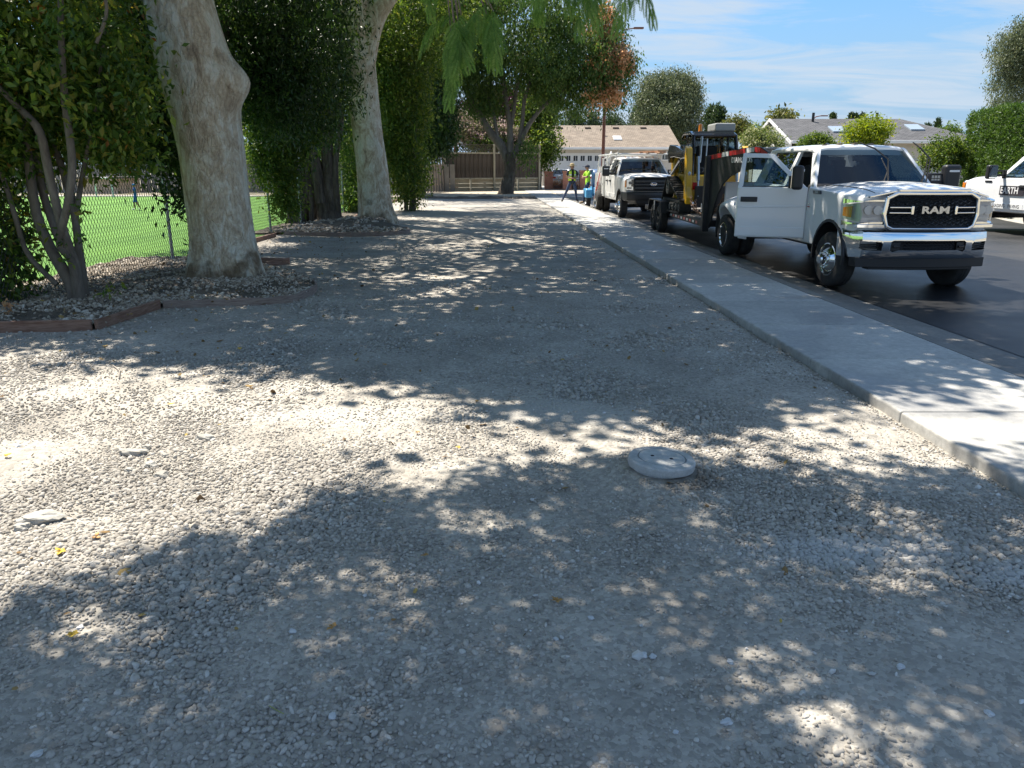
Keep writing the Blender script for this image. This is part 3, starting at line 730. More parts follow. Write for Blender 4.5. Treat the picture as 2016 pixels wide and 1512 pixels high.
# ================================================================ TREES
def bark_mat(name, stops, scale=3.0, stretch=(1, 1, 0.35), bump=0.6, bscale=14, dist=0.03, crack=0.0, base=0.0):
    m = bpy.data.materials.new(name); m.use_nodes = True; t = m.node_tree; N = t.nodes; L = t.links
    b = N['Principled BSDF']; b.inputs['Roughness'].default_value = 0.9; b.inputs['Specular IOR Level'].default_value = 0.25
    tc = N.new('ShaderNodeTexCoord'); mp = N.new('ShaderNodeMapping'); mp.inputs['Scale'].default_value = stretch; L.new(tc.outputs['Object'], mp.inputs[0]); vec = mp.outputs[0]
    n = N.new('ShaderNodeTexNoise'); n.inputs['Scale'].default_value = scale; n.inputs['Detail'].default_value = 9; n.inputs['Roughness'].default_value = 0.7; n.inputs['Distortion'].default_value = 0.8
    L.new(vec, n.inputs['Vector'])
    r = N.new('ShaderNodeValToRGB'); cr = r.color_ramp
    while len(cr.elements) < len(stops): cr.elements.new(0.5)
    for e, (p, c) in zip(cr.elements, stops): e.position = p; e.color = (*c, 1)
    L.new(n.outputs['Fac'], r.inputs[0])
    n2 = N.new('ShaderNodeTexNoise'); n2.inputs['Scale'].default_value = bscale; n2.inputs['Detail'].default_value = 8; n2.inputs['Roughness'].default_value = 0.7; L.new(vec, n2.inputs['Vector'])
    v = N.new('ShaderNodeTexVoronoi'); v.feature = 'DISTANCE_TO_EDGE'; v.inputs['Scale'].default_value = bscale * 0.6; L.new(vec, v.inputs['Vector'])
    mx = N.new('ShaderNodeMixRGB'); mx.blend_type = 'OVERLAY'; mx.inputs[0].default_value = 0.7; L.new(r.outputs[0], mx.inputs[1]); L.new(n2.outputs['Fac'], mx.inputs[2])
    outc = mx.outputs[0]
    if base:                              # old rough bark left round the foot of the trunk
        sp = N.new('ShaderNodeSeparateXYZ'); L.new(tc.outputs['Object'], sp.inputs[0]); n5 = N.new('ShaderNodeTexNoise'); n5.inputs['Scale'].default_value = 2.6; n5.inputs['Detail'].default_value = 7; L.new(tc.outputs['Object'], n5.inputs['Vector'])
        q5 = N.new('ShaderNodeMath'); q5.operation = 'MULTIPLY_ADD'; q5.inputs[1].default_value = 0.30; L.new(sp.outputs[2], q5.inputs[0]); L.new(n5.outputs['Fac'], q5.inputs[2])
        m5 = N.new('ShaderNodeMapRange'); m5.inputs['From Min'].default_value = 0.52; m5.inputs['From Max'].default_value = 0.64; m5.inputs['To Min'].default_value = base; m5.inputs['To Max'].default_value = 0; L.new(q5.outputs[0], m5.inputs[0])
        x5 = N.new('ShaderNodeMixRGB'); x5.blend_type = 'MULTIPLY'; x5.inputs[2].default_value = (0.34, 0.29, 0.24, 1); L.new(m5.outputs[0], x5.inputs[0]); L.new(outc, x5.inputs[1]); outc = x5.outputs[0]
    L.new(outc, b.inputs['Base Color'])
    ad = N.new('ShaderNodeMath'); ad.operation = 'ADD'; L.new(n2.outputs['Fac'], ad.inputs[0])
    mr = N.new('ShaderNodeMapRange'); mr.inputs['From Max'].default_value = 0.12; mr.inputs['To Max'].default_value = crack; L.new(v.outputs['Distance'], mr.inputs[0]); L.new(mr.outputs[0], ad.inputs[1])
    ad2 = N.new('ShaderNodeMath'); ad2.operation = 'ADD'; L.new(ad.outputs[0], ad2.inputs[0]); L.new(n.outputs['Fac'], ad2.inputs[1])
    bp = N.new('ShaderNodeBump'); bp.inputs['Strength'].default_value = bump; bp.inputs['Distance'].default_value = dist
    L.new(ad2.outputs[0], bp.inputs['Height']); L.new(bp.outputs[0], b.inputs['Normal'])
    MATS[name] = m; return m
m_plane = bark_mat('plane_bark', [(0.28, (0.22, 0.165, 0.115)), (0.38, (0.42, 0.345, 0.25)), (0.46, (0.53, 0.455, 0.34)), (0.52, (0.59, 0.53, 0.42)), (0.56, (0.69, 0.66, 0.56)), (0.70, (0.57, 0.57, 0.47))], 4.8, (1, 1, 0.5), 0.85, 22, 0.03, 0.5, base=.9)
m_rough = bark_mat('rough_bark', [(0.3, (0.055, 0.042, 0.032)), (0.55, (0.12, 0.10, 0.08)), (0.75, (0.19, 0.165, 0.135))], 4, (1, 1, 0.25), 0.9, 10, 0.04, 0.8)
m_smooth = bark_mat('smooth_bark', [(0.3, (0.10, 0.085, 0.07)), (0.6, (0.19, 0.165, 0.14)), (0.8, (0.26, 0.235, 0.2))], 3, (1, 1, 0.3), 0.5, 16, 0.015, 0.2)

def limb(pts, n=10, seg=5, noise=0.06, seed=0, bumps=(), twist=0.0):
    """pts: (x,y,z,r). returns verts, quads of a tapering, uneven tube"""
    P = np.array(catmull([tuple(p) for p in pts], seg)); c = P[:, :3]; r = P[:, 3]
    m = len(P); V = []; ref = None
    for i in range(m):
        t = Vector(c[min(i + 1, m - 1)] - c[max(i - 1, 0)]).normalized()
        if ref is None: ref = Vector((1, 0, 0)) if abs(t.x) < 0.9 else Vector((0, 0, 1))
        u = (ref - t * ref.dot(t)).normalized(); w = t.cross(u); ref = u
        for k in range(n):
            a = 2 * math.pi * k / n
            f = 1 + noise * (math.sin(2 * a + 0.9 * i / seg + seed) + 0.7 * math.sin(3 * a - 0.6 * i / seg + 2.1 * seed) + 0.5 * math.sin(5 * a + 1.3 * i / seg + seed * 3.3))
            for (bz, ba, sz, sa, amp) in bumps:
                da = (a - ba + math.pi) % (2 * math.pi) - math.pi
                f += amp * math.exp(-((c[i][2] - bz) / sz) ** 2 - (da / sa) ** 2)
            d = (u * math.cos(a) + w * math.sin(a)) * (r[i] * f)
            V.append((c[i][0] + d.x, c[i][1] + d.y, c[i][2] + d.z))
    F = []
    for i in range(m - 1):
        for k in range(n):
            k2 = (k + 1) % n; F.append((i * n + k, i * n + k2, (i + 1) * n + k2, (i + 1) * n + k))
    return V, F
def limb_obj(name, pts, m, parent, **kw):
    V, F = limb(pts, **kw); return np_mesh(name, V, F, m, parent, smooth=True)

def leaves(C, per, rad, L, W, droop=0.3, seed=0, crn=None, lrn=0.5, fold=0.25, flat=1.0):
    r = np.random.default_rng(seed); C = np.asarray(C, float); n = len(C)
    if not hasattr(rad, '__len__'): rad = np.full(n, rad)
    rep = np.repeat(np.arange(n), per); M = len(rep)
    off = r.normal(0, 0.55, (M, 3)); off[:, 2] *= flat
    pos = C[rep] + off * rad[rep][:, None]
    d = r.normal(0, 1, (M, 3)); d[:, 2] -= droop * 2; d /= np.linalg.norm(d, axis=1)[:, None] + 1e-9
    q = r.normal(0, 1, (M, 3)); q[:, 2] += 0.6; s = np.cross(d, q); s /= np.linalg.norm(s, axis=1)[:, None] + 1e-9
    nr = np.cross(s, d)
    ll = L * np.exp(r.normal(0, 0.22, M))[:, None]; ww = ll * (W / L)
    base = pos; tip = pos + d * ll; mid = pos + d * ll * 0.45
    le = mid + s * ww / 2 + nr * ww * fold; ri = mid - s * ww / 2 + nr * ww * fold
    V = np.stack([base, le, tip, ri], 1).reshape(-1, 3)
    b = np.arange(M) * 4
    F = np.concatenate([np.stack([b, b + 2, b + 1], -1), np.stack([b, b + 3, b + 2], -1)])
    if crn is None: crn = r.random(n)
    rn = np.clip(crn[rep] * (1 - lrn) + r.random(M) * lrn, 0, 1)
    return V, F, np.repeat(rn, 4)
def shell(ells, n, seed=0, inner=0.45):
    """cluster centres in ellipsoids (cx,cy,cz,rx,ry,rz), denser towards the outside"""
    r = np.random.default_rng(seed); E = np.array(ells, float); vol = E[:, 3] * E[:, 4] * E[:, 5]; vol = vol ** 0.75
    k = r.choice(len(E), n, p=vol / vol.sum()); d = r.normal(0, 1, (n, 3)); d /= np.linalg.norm(d, axis=1)[:, None]
    rr = (inner ** 3 + (1 - inner ** 3) * r.random(n)) ** (1 / 3.0)
    az = np.arctan2(d[:, 1], d[:, 0]); lump = fbm(az * 1.6 + k * 3.1 + 20, d[:, 2] * 2.6 + k * 1.7 + 20, 3, seed % 50)   # uneven outline
    rr = rr * (0.60 + 0.80 * lump)
    return E[k, :3] + d * rr[:, None] * E[k, 3:]
def crown(name, C, per, rad, L, W, m, parent, **kw):
    V, F, rn = leaves(C, per, rad, L, W, **kw); return np_mesh(name, V, F, m, parent, rnd=rn)

SUNV = np.array(sun_dir)
# where the photograph shows sunlit ground: crown gaps along the sun's rays
LIT = [
 [(-400, 650), (0, 680), (120, 678), (230, 705), (330, 738), (440, 712), (600, 714), (700, 756), (820, 758), (900, 772), (1010, 792), (1180, 812), (1330, 845), (1480, 828), (1640, 808), (1700, 780), (1800, 800), (1900, 760), (2016, 760), (2500, 760),
  (2500, 930), (2016, 930), (1900, 925), (1780, 945), (1640, 930), (1500, 925), (1400, 925), (1330, 915), (1230, 922), (1000, 935), (800, 965), (650, 985), (560, 1015), (480, 1060), (410, 1085), (300, 1100), (200, 1155), (100, 1190), (0, 1205), (-400, 1265)],
 [(-500, 640), (0, 662), (140, 664), (200, 678), (120, 690), (-500, 690)],
 [(1940, 470), (2300, 470), (2300, 560), (1990, 560)],
 [(1080, 398), (1180, 398), (1225, 440), (1190, 462), (1160, 455)],
 [(880, 372), (1300, 372), (1300, 388), (1040, 386)],
]
_dap = np.random.default_rng(5).random((400, 400))
def lit_filter(C, holes=0.0, freq=1.5):
    C = np.asarray(C); t = C[:, 2] / SUNV[2]; gx = C[:, 0] - SUNV[0] * t; gy = C[:, 1] - SUNV[1] * t
    keep = np.ones(len(C), bool); ok = gy > 1.2
    px = np.full(len(C), -9999.0); py = px.copy(); f = gy * PC + CAM_H * PS; up = gy * PS - CAM_H * PC
    px[ok] = 1008 + 1500 * gx[ok] / f[ok]; py[ok] = 756 - 1500 * up[ok] / f[ok]
    wob = 14 * np.sin(px * 0.021) + 8 * np.sin(px * 0.063 + 1)
    for poly in LIT: keep &= ~inpoly(px, py + wob * (py > 600), poly)
    t3 = (C[:, 2] - 3.0) / SUNV[2]; hx = C[:, 0] - SUNV[0] * t3; hy = C[:, 1] - SUNV[1] * t3
    keep &= ~((hx < -6.5) & (hy > 17) & (hy < 40))          # sun reaches the field side of the shrub row
    # the parked vehicles stand mostly in the sun
    t2 = (C[:, 2] - 1.6) / SUNV[2]; vx = C[:, 0] - SUNV[0] * t2; vy = C[:, 1] - SUNV[1] * t2
    keep &= ~((vx > 4.6 + 0.35 * np.sin(vy * 2.1)) & (vy > 10.2) & (fbm(vx * 1.3, vy * 1.3, 2, 91) < 0.62))
    if holes:                                             # uneven, dappled gaps
        h = fbm(gx * freq, gy * freq, 3, 77); keep &= ~(h < holes)
    return C[keep]
def off_frame(C, x_free=650):
    px, py = topix(C[:, 0], C[:, 1], C[:, 2]); f = C[:, 1] * PC - (C[:, 2] - CAM_H) * PS
    return C[(py < -40) | (f < 0.2) | ((px < x_free) & (px > -3000)) | (px > 2300)]

lf_plane = leafmat('plane_leaves', [(0, (0.045, 0.095, 0.018)), (0.6, (0.075, 0.15, 0.028)), (1, (0.12, 0.19, 0.04))], 0.4)
lf_photinia = leafmat('photinia_leaves', [(0, (0.03, 0.07, 0.015)), (0.45, (0.075, 0.145, 0.026)), (0.75, (0.19, 0.245, 0.04)), (0.92, (0.24, 0.21, 0.04)), (1, (0.34, 0.10, 0.035))], 0.4, 0.35)
lf_dark = leafmat('dark_leaves', [(0, (0.014, 0.034, 0.011)), (0.6, (0.036, 0.078, 0.02)), (1, (0.10, 0.15, 0.03))], 0.3, 0.4)
lf_mid = leafmat('mid_leaves', [(0, (0.03, 0.068, 0.016)), (0.6, (0.07, 0.135, 0.027)), (1, (0.19, 0.24, 0.05))], 0.4)
lf_bright = leafmat('bright_leaves', [(0, (0.03, 0.07, 0.016)), (0.5, (0.08, 0.14, 0.025)), (0.85, (0.17, 0.22, 0.04)), (1, (0.30, 0.31, 0.07))], 0.45)
lf_olive = leafmat('olive_leaves', [(0, (0.05, 0.065, 0.02)), (0.6, (0.10, 0.12, 0.03)), (1, (0.22, 0.19, 0.06))], 0.4)
lf_gold = leafmat('goldenrain_leaves', [(0, (0.03, 0.075, 0.018)), (0.55, (0.07, 0.13, 0.028)), (0.88, (0.13, 0.18, 0.04)), (1, (0.20, 0.21, 0.06))], 0.35)
lf_pod = leafmat('seed_pods', [(0, (0.34, 0.20, 0.08)), (0.5, (0.58, 0.36, 0.19)), (1, (0.70, 0.50, 0.32))], 0.5)
lf_plum = leafmat('plum_leaves', [(0, (0.018, 0.008, 0.014)), (0.6, (0.05, 0.018, 0.03)), (1, (0.12, 0.05, 0.07))], 0.3)
lf_pink = leafmat('pink_flowers', [(0, (0.07, 0.10, 0.035)), (0.45, (0.15, 0.15, 0.08)), (0.75, (0.36, 0.25, 0.25)), (1, (0.52, 0.42, 0.40))], 0.35)
lf_gum = leafmat('gum_leaves', [(0, (0.05, 0.07, 0.035)), (0.6, (0.115, 0.145, 0.07)), (1, (0.23, 0.25, 0.14))], 0.25)
lf_pine = leafmat('pine_needles', [(0, (0.03, 0.06, 0.03)), (0.7, (0.07, 0.11, 0.05)), (1, (0.12, 0.16, 0.07))], 0.2)
lf_cyp = leafmat('cypress_sprays', [(0, (0.018, 0.04, 0.016)), (0.7, (0.045, 0.08, 0.025)), (1, (0.09, 0.12, 0.04))], 0.2)
lf_hedge = leafmat('hedge_sprays', [(0, (0.035, 0.08, 0.014)), (0.6, (0.07, 0.14, 0.024)), (1, (0.14, 0.21, 0.04))], 0.3)
lf_yel = leafmat('yellow_green_leaves', [(0, (0.10, 0.17, 0.02)), (0.6, (0.20, 0.27, 0.03)), (1, (0.38, 0.38, 0.04))], 0.45)
lf_albizia = leafmat('albizia_leaflets', [(0, (0.05, 0.12, 0.025)), (0.6, (0.11, 0.21, 0.04)), (1, (0.22, 0.32, 0.08))], 0.55, 0.45)
lf_cream = leafmat('cream_flowers', [(0, (0.08, 0.13, 0.03)), (0.6, (0.15, 0.2, 0.05)), (0.85, (0.4, 0.4, 0.22)), (1, (0.6, 0.58, 0.42))], 0.35)

def P4(px, py, Y, rpx):
    p = at(px, py, Y); return (p.x, p.y, p.z, rpx * Y / 1500.0)
# ---- plane tree with the burl
Y1 = T1[1]
t1 = thing('plane_tree', 'huge pale plane tree with a knobbly burl standing in the stone bed', 'tree', (0, 0, 0))
zb = at(470, 165, Y1).z
tr = [P4(448, 600, Y1, 92), P4(448, 556, Y1, 76), P4(444, 520, Y1, 68), P4(438, 470, Y1, 62), P4(428, 390, Y1, 60), P4(418, 310, Y1, 59), P4(408, 250, Y1, 60), P4(396, 180, Y1, 64), P4(380, 110, Y1, 64), P4(365, 50, Y1, 62), P4(350, -10, Y1, 60), P4(330, -90, Y1, 58), P4(315, -160, Y1, 50)]
limb_obj('trunk', tr, m_plane, t1, n=48, seg=9, noise=0.022, seed=1.3, bumps=[(zb, 0.0, 0.24, 0.55, 0.34), (zb - 0.12, 0.25, 0.16, 0.3, 0.12), (zb - 0.35, -1.45, 0.2, 0.4, 0.05), (zb + 0.1, 3.0, 0.3, 0.5, 0.06), (0.05, 1.2, 0.4, 0.3, 0.20), (0.05, -2.3, 0.45, 0.35, 0.20), (0.05, -0.7, 0.4, 0.3, 0.18), (0.05, 2.6, 0.4, 0.3, 0.16), (0.05, -1.5, 0.3, 0.22, 0.12)])
top = tr[-1]
rl = random.Random(3)
for k, (dx, dy, dz) in enumerate([(2.5, -0.6, 2.2), (-1.5, 2.2, 3.0), (4.2, 2.2, 2.6), (0.6, -2.4, 2.4), (-2.6, -0.8, 2.4), (1.2, 3.8, 3.2)]):
    limb_obj('limb', [(top[0], top[1], top[2] - 0.5, 0.22), (top[0] + dx * .3, top[1] + dy * .3, top[2] + dz * .4, 0.17), (top[0] + dx * .7, top[1] + dy * .7, top[2] + dz * .75, 0.11), (top[0] + dx * 1.25, top[1] + dy * 1.25, top[2] + dz, 0.05)], m_plane, t1, n=10, seg=4, seed=k)
C = shell([(-2.2, 13.5, 8.3, 7.0, 6.5, 3.2), (1.2, 15.0, 8.6, 4.5, 5.5, 2.6), (-1.0, 10.2, 7.6, 5.0, 3.4, 2.2), (-4.5, 11.5, 8.5, 4, 4, 2.5)], 1500, 21, 0.2)
C = off_frame(lit_filter(C, 0.335, 1.1), 640); C = C[C[:, 2] > 5.0]
crown('crown', C, 42, 0.55, 0.19, 0.16, lf_plane, t1, droop=0.3, seed=2)
# ---- plane tree with the fork
Y2 = T2[1]
t2 = thing('plane_tree', 'pale forked plane tree leaning slightly behind the mulch bed', 'tree', (0, 0, 0))
tr = [P4(742, 458, Y2, 46), P4(741, 436, Y2, 37), P4(739, 400, Y2, 33), P4(733, 330, Y2, 30), P4(724, 270, Y2, 28), P4(716, 200, Y2, 27), P4(710, 130, Y2, 26), P4(705, 70, Y2, 25), P4(700, 10, Y2, 27), P4(694, -60, Y2, 25), P4(690, -150, Y2, 20)]
limb_obj('trunk', tr, m_plane, t2, n=36, seg=7, noise=0.03, seed=2.2, bumps=[(0.15, 0.2, 0.3, 0.4, 0.18), (0.15, -1.8, 0.3, 0.4, 0.12)])
limb_obj('limb', [P4(722, 130, Y2, 16), P4(728, 70, Y2, 19), P4(738, 30, Y2, 20), P4(760, -5, Y2, 18), P4(800, -60, Y2, 15), P4(860, -150, Y2, 9)], m_plane, t2, n=20, seg=6, noise=0.03, seed=5)
top = tr[-1]
for k, (dx, dy, dz) in enumerate([(-2.5, -0.6, 2.2), (-1.0, 2.6, 2.6), (2.2, -3.0, 2.6), (0.6, -3.4, 2.0)]):
    limb_obj('limb', [(top[0], top[1], top[2] - 0.5, 0.2), (top[0] + dx * .3, top[1] + dy * .3, top[2] + dz * .4, 0.16), (top[0] + dx * .7, top[1] + dy * .7, top[2] + dz * .75, 0.1), (top[0] + dx * 1.25, top[1] + dy * 1.25, top[2] + dz, 0.05)], m_plane, t2, n=10, seg=4, seed=k)
C = shell([(-3.2, 25, 10.5, 6.5, 6.5, 3.5), (1.0, 25.5, 10.6, 5.5, 6.5, 3.0), (-1, 20.5, 9.8, 6.5, 3.5, 3.0), (-2, 30, 11, 6, 5, 3)], 1150, 23, 0.2)
C = off_frame(lit_filter(C, 0.36, 0.8), 640)
crown('crown', C, 42, 0.62, 0.21, 0.17, lf_plane, t2, droop=0.3, seed=4)

# ---- the row of shrubs and trees along the wire fence
def ell(px, py, Y, rx, ry, dY):
    """ellipsoid from a picture outline at depth Y, rx, ry in photo pixels"""
    p = at(px, py, Y); k = Y / 1500.0; return (p.x, p.y, p.z, rx * k, dY, ry * k)
h1 = thing('photinia_shrub', 'many-stemmed photinia shrub with reddish new leaves beside the wire fence', 'shrub', (0, 0, 0))
YA = 9.75
stems = [
 [P4(152, 618, YA, 14.8), P4(140, 560, YA, 11.7), P4(100, 490, YA, 10.1), P4(72, 420, YA + .1, 9.4), P4(58, 330, YA + .1, 8.6), P4(45, 230, YA + .2, 7.8), P4(20, 60, YA + .3, 6.2)],
 [P4(156, 618, YA, 14.0), P4(150, 540, YA, 10.9), P4(120, 440, YA - .1, 8.6), P4(98, 350, YA - .1, 8.6), P4(78, 260, YA - .2, 7.8), P4(40, 215, YA - .2, 6.2), P4(-10, 165, YA - .3, 4.7)],
 [P4(160, 615, YA, 12.5), P4(142, 520, YA - .1, 7.0), P4(118, 478, YA - .1, 7.8), P4(134, 400, YA - .2, 7.8), P4(142, 320, YA - .2, 7.0), P4(128, 200, YA - .2, 6.2), P4(121, 90, YA - .2, 5.5), P4(119, -20, YA - .2, 4.7)],
 [P4(172, 612, YA + .3, 10.1), P4(158, 520, YA + .3, 7.8), P4(146, 420, YA + .4, 7.0), P4(122, 330, YA + .5, 6.2), P4(100, 270, YA + .6, 4.7)],
 [P4(112, 560, YA, 5.5), P4(55, 500, YA, 4.7), P4(28, 420, YA, 4.7), P4(5, 350, YA, 3.9), P4(-30, 300, YA, 3.1)],
 [P4(118, 480, YA + .1, 7.0), P4(85, 380, YA + .3, 7.0), P4(62, 260, YA + .4, 6.2), P4(55, 120, YA + .5, 4.7)],
 [P4(150, 420, YA + .4, 5.5), P4(165, 330, YA + .5, 3.9), P4(190, 200, YA + .4, 3.1), P4(205, 60, YA + .3, 3.1)],
 [P4(190, 85, YA - .2, 3.1), P4(205, 45, YA - .2, 3.1), P4(210, 15, YA - .2, 3.1), P4(203, -20, YA - .2, 3.1)],
]
for k, s in enumerate(stems): limb_obj('stem', s, m_smooth, h1, n=12, seg=5, noise=0.05, seed=k * 1.1)
C = np.concatenate([shell([ell(60, 60, YA + .2, 190, 150, 1.1), ell(170, 170, YA + .4, 120, 130, 0.9), ell(20, 250, YA + .3, 90, 110, .8), ell(-160, 150, YA, 200, 250, 1.2), ell(90, 60, YA + 2.2, 190, 190, .7), ell(60, 240, YA + 2.0, 110, 70, .5)], 820, 31, 0.25),
                    shell([ell(20, 440, YA + .7, 45, 110, .3), ell(5, 540, YA + .2, 45, 70, .4), ell(-120, 400, YA, 120, 250, .8)], 190, 32, 0.2),
                    shell([ell(225, 285, YA + 1.0, 60, 45, .6)], 36, 33)])
crown('crown', C, 40, 0.27, 0.105, 0.046, lf_photinia, h1, droop=0.35, seed=6, lrn=0.55)
# sprays on the stems and a seedling at the foot
C = np.array([at(px, py, YA - .25)[:] for px, py in ((93, 445), (160, 470), (155, 405), (165, 420), (125, 475), (230, 562), (215, 570), (130, 510))])
crown('sprays', C, 12, 0.09, 0.085, 0.038, lf_photinia, h1, droop=0.2, seed=7)

h2 = thing('evergreen_tree', 'dense dark evergreen tree hanging over the wire fence behind the burled trunk', 'tree', (0, 0, 0))
YB = 17.0
limb_obj('trunk', [P4(420, 460, YB, 20), P4(415, 330, YB, 16), P4(430, 200, YB, 13), P4(445, 40, YB, 9)], m_rough, h2, n=12, seed=3)
limb_obj('limb', [P4(416, 330, YB, 9), P4(380, 260, YB, 7), P4(330, 200, YB, 5), P4(290, 160, YB, 3)], m_rough, h2, n=8, seed=4)
C = np.concatenate([shell([ell(330, 90, YB, 150, 130, 1.8), ell(560, 70, YB + 2, 150, 140, 1.8), ell(420, -60, YB + .5, 250, 120, 2.5), ell(610, 190, YB + 3, 80, 90, 1.4)], 950, 35, 0.45),
                    shell([ell(300, 262, 13.3, 82, 58, .6), ell(368, 345, 13.5, 30, 58, .5), ell(280, 190, 13.6, 110, 90, .9), ell(250, 90, 13.8, 120, 110, 1.0)], 620, 36, 0.2),
                    shell([ell(540, 150, YB + .8, 75, 110, 1.0), ell(560, 215, YB + 2.2, 50, 40, .8)], 300, 37, 0.2)])
crown('crown', C, 48, 0.36, 0.11, 0.042, lf_dark, h2, droop=0.5, seed=8)

h3 = thing('evergreen_tree', 'bushy evergreen on a bundle of dark bare stems beside the forked trunk', 'tree', (0, 0, 0))
YC = 24.2
for k, s in enumerate([
 [P4(650, 452, YC, 24), P4(640, 400, YC, 17), P4(620, 330, YC, 15), P4(595, 270, YC, 13), P4(570, 205, YC, 11), P4(555, 150, YC, 7)],
 [P4(655, 450, YC, 20), P4(648, 380, YC, 12), P4(644, 300, YC, 11), P4(650, 230, YC, 10), P4(665, 150, YC, 9), P4(675, 90, YC, 7)],
 [P4(625, 450, YC + .6, 22), P4(617, 400, YC + .6, 17), P4(610, 320, YC + .6, 13), P4(600, 250, YC + .6, 8)],
 [P4(665, 445, YC, 10), P4(660, 330, YC, 6), P4(672, 240, YC, 5), P4(668, 200, YC, 4)],
 [P4(630, 400, YC - .2, 10), P4(622, 330, YC - .2, 9), P4(612, 270, YC - .2, 7)]]):
    limb_obj('stem', s, m_rough, h3, n=12, seed=k)
for k in range(9):
    x0 = 566 + k * 5 + (k % 3) * 2; limb_obj('stem', [P4(x0 + 4, 452, YC - .3 + .1 * (k % 4), 5), P4(x0 + 2, 380, YC - .3, 4.2), P4(x0 + (k % 4) * 2 - 4, 320, YC - .2, 3.5), P4(x0 - 6 + (k % 3) * 6, 240, YC - .1, 2.5)], m_rough, h3, n=7, seed=k)
crown('sun_coloured_foliage', shell([ell(545, 300, 19.9, 52, 75, .4), ell(566, 385, 20.1, 24, 48, .35), ell(560, 225, 20.2, 75, 60, .6)], 420, 41, 0.2), 44, 0.27, 0.10, 0.042, lf_bright, h3, droop=0.5, seed=109)  # brighter leaves here: sunshine put into the leaf colour
C = np.concatenate([shell([ell(600, 130, YC + .3, 80, 130, 1.4), ell(620, 130, YC + 3.2, 110, 130, 1.6), ell(690, 230, YC + 3, 50, 90, .9), ell(520, -20, YC, 150, 110, 2.2)], 760, 42, 0.4)])
crown('crown', C, 48, 0.42, 0.125, 0.05, lf_mid, h3, droop=0.5, seed=9, crn=np.random.default_rng(2).random(len(C)) * np.where(C[:, 0] < -6.9, 1.0, 0.7))  # field-side leaves toned lighter than the rest, sunlight put into their colour

h4 = thing('laurel_shrub', 'bright green tall shrub just past the forked trunk', 'shrub', (0, 0, 0))
YD = 32.0
for k, (xb, xt) in enumerate([(815, 812), (800, 790), (690, 700), (808, 820)]):
    limb_obj('stem', [P4(xb, 415, YD, 4), P4((xb + xt) / 2, 330, YD, 3), P4(xt, 220, YD, 2.5), P4(xt - 5, 120, YD, 2)], m_smooth, h4, n=7, seed=k)
C = np.concatenate([shell([ell(780, 180, YD, 62, 130, 1.6), ell(800, 310, YD, 36, 90, 1.2), ell(690, 340, YD - 1, 28, 75, 1.0), ell(700, 390, YD - 2, 25, 30, .6)], 900, 45, 0.3),
                    shell([ell(760, 60, YD, 120, 110, 2.0), ell(870, 40, YD + 2, 70, 70, 1.6)], 480, 46, 0.4)])
crown('crown', C, 40, 0.42, 0.14, 0.06, lf_bright, h4, droop=0.4, seed=11)
h5 = thing('evergreen_tree', 'dark drooping evergreen tree overhanging the leaning plank fence', 'tree', (0, 0, 0))
YE = 46.0
limb_obj('trunk', [P4(800, 395, YE, 9), P4(805, 300, YE, 7), P4(830, 200, YE, 6), P4(840, 90, YE, 4)], m_rough, h5, n=10, seed=2)
C = shell([ell(835, 190, YE, 50, 110, 2.6), ell(862, 240, YE, 34, 62, 1.6), ell(820, 250, YE, 34, 60, 1.5), ell(870, 130, YE, 30, 60, 1.5)], 1000, 48, 0.3)
C2 = shell([(-4.6, 42.5, 12.2, 5.5, 5.0, 2.2), (-2.2, 38.5, 11.6, 4.5, 4.0, 1.8), (-3.0, 46.5, 13, 5.0, 4.0, 2.2)], 520, 148, 0.1); C2 = off_frame(lit_filter(C2, .42, .7), -9999); C = np.concatenate([C, C2])  # unseen high crown, added to shade the far end of the lot
crown('crown', C, 42, 0.6, 0.2, 0.08, lf_dark, h5, droop=0.6, seed=12)
limb_obj('limb', [P4(840, 90, YE, 4), (-4.6, 44.5, 10.8, .12), (-3.4, 41, 12, .06)], m_rough, h5, n=8, seed=5)  # limb up to the added crown above the view
h6 = thing('olive_tree', 'yellowish olive-green tree filling the sky gap above the leaning fence', 'tree', (0, 0, 0))
limb_obj('trunk', [P4(770, 395, 52, 7), P4(775, 250, 52, 6), P4(800, 120, 52, 4), P4(830, 20, 52, 3)], m_smooth, h6, n=8, seed=6)
C = shell([ell(830, 60, 52, 65, 90, 2.6), ell(785, 130, 52, 60, 100, 2.4), ell(900, 20, 52, 80, 60, 2.5)], 800, 49, 0.3)
crown('crown', C, 40, 0.7, 0.23, 0.10, lf_olive, h6, droop=0.4, seed=13)

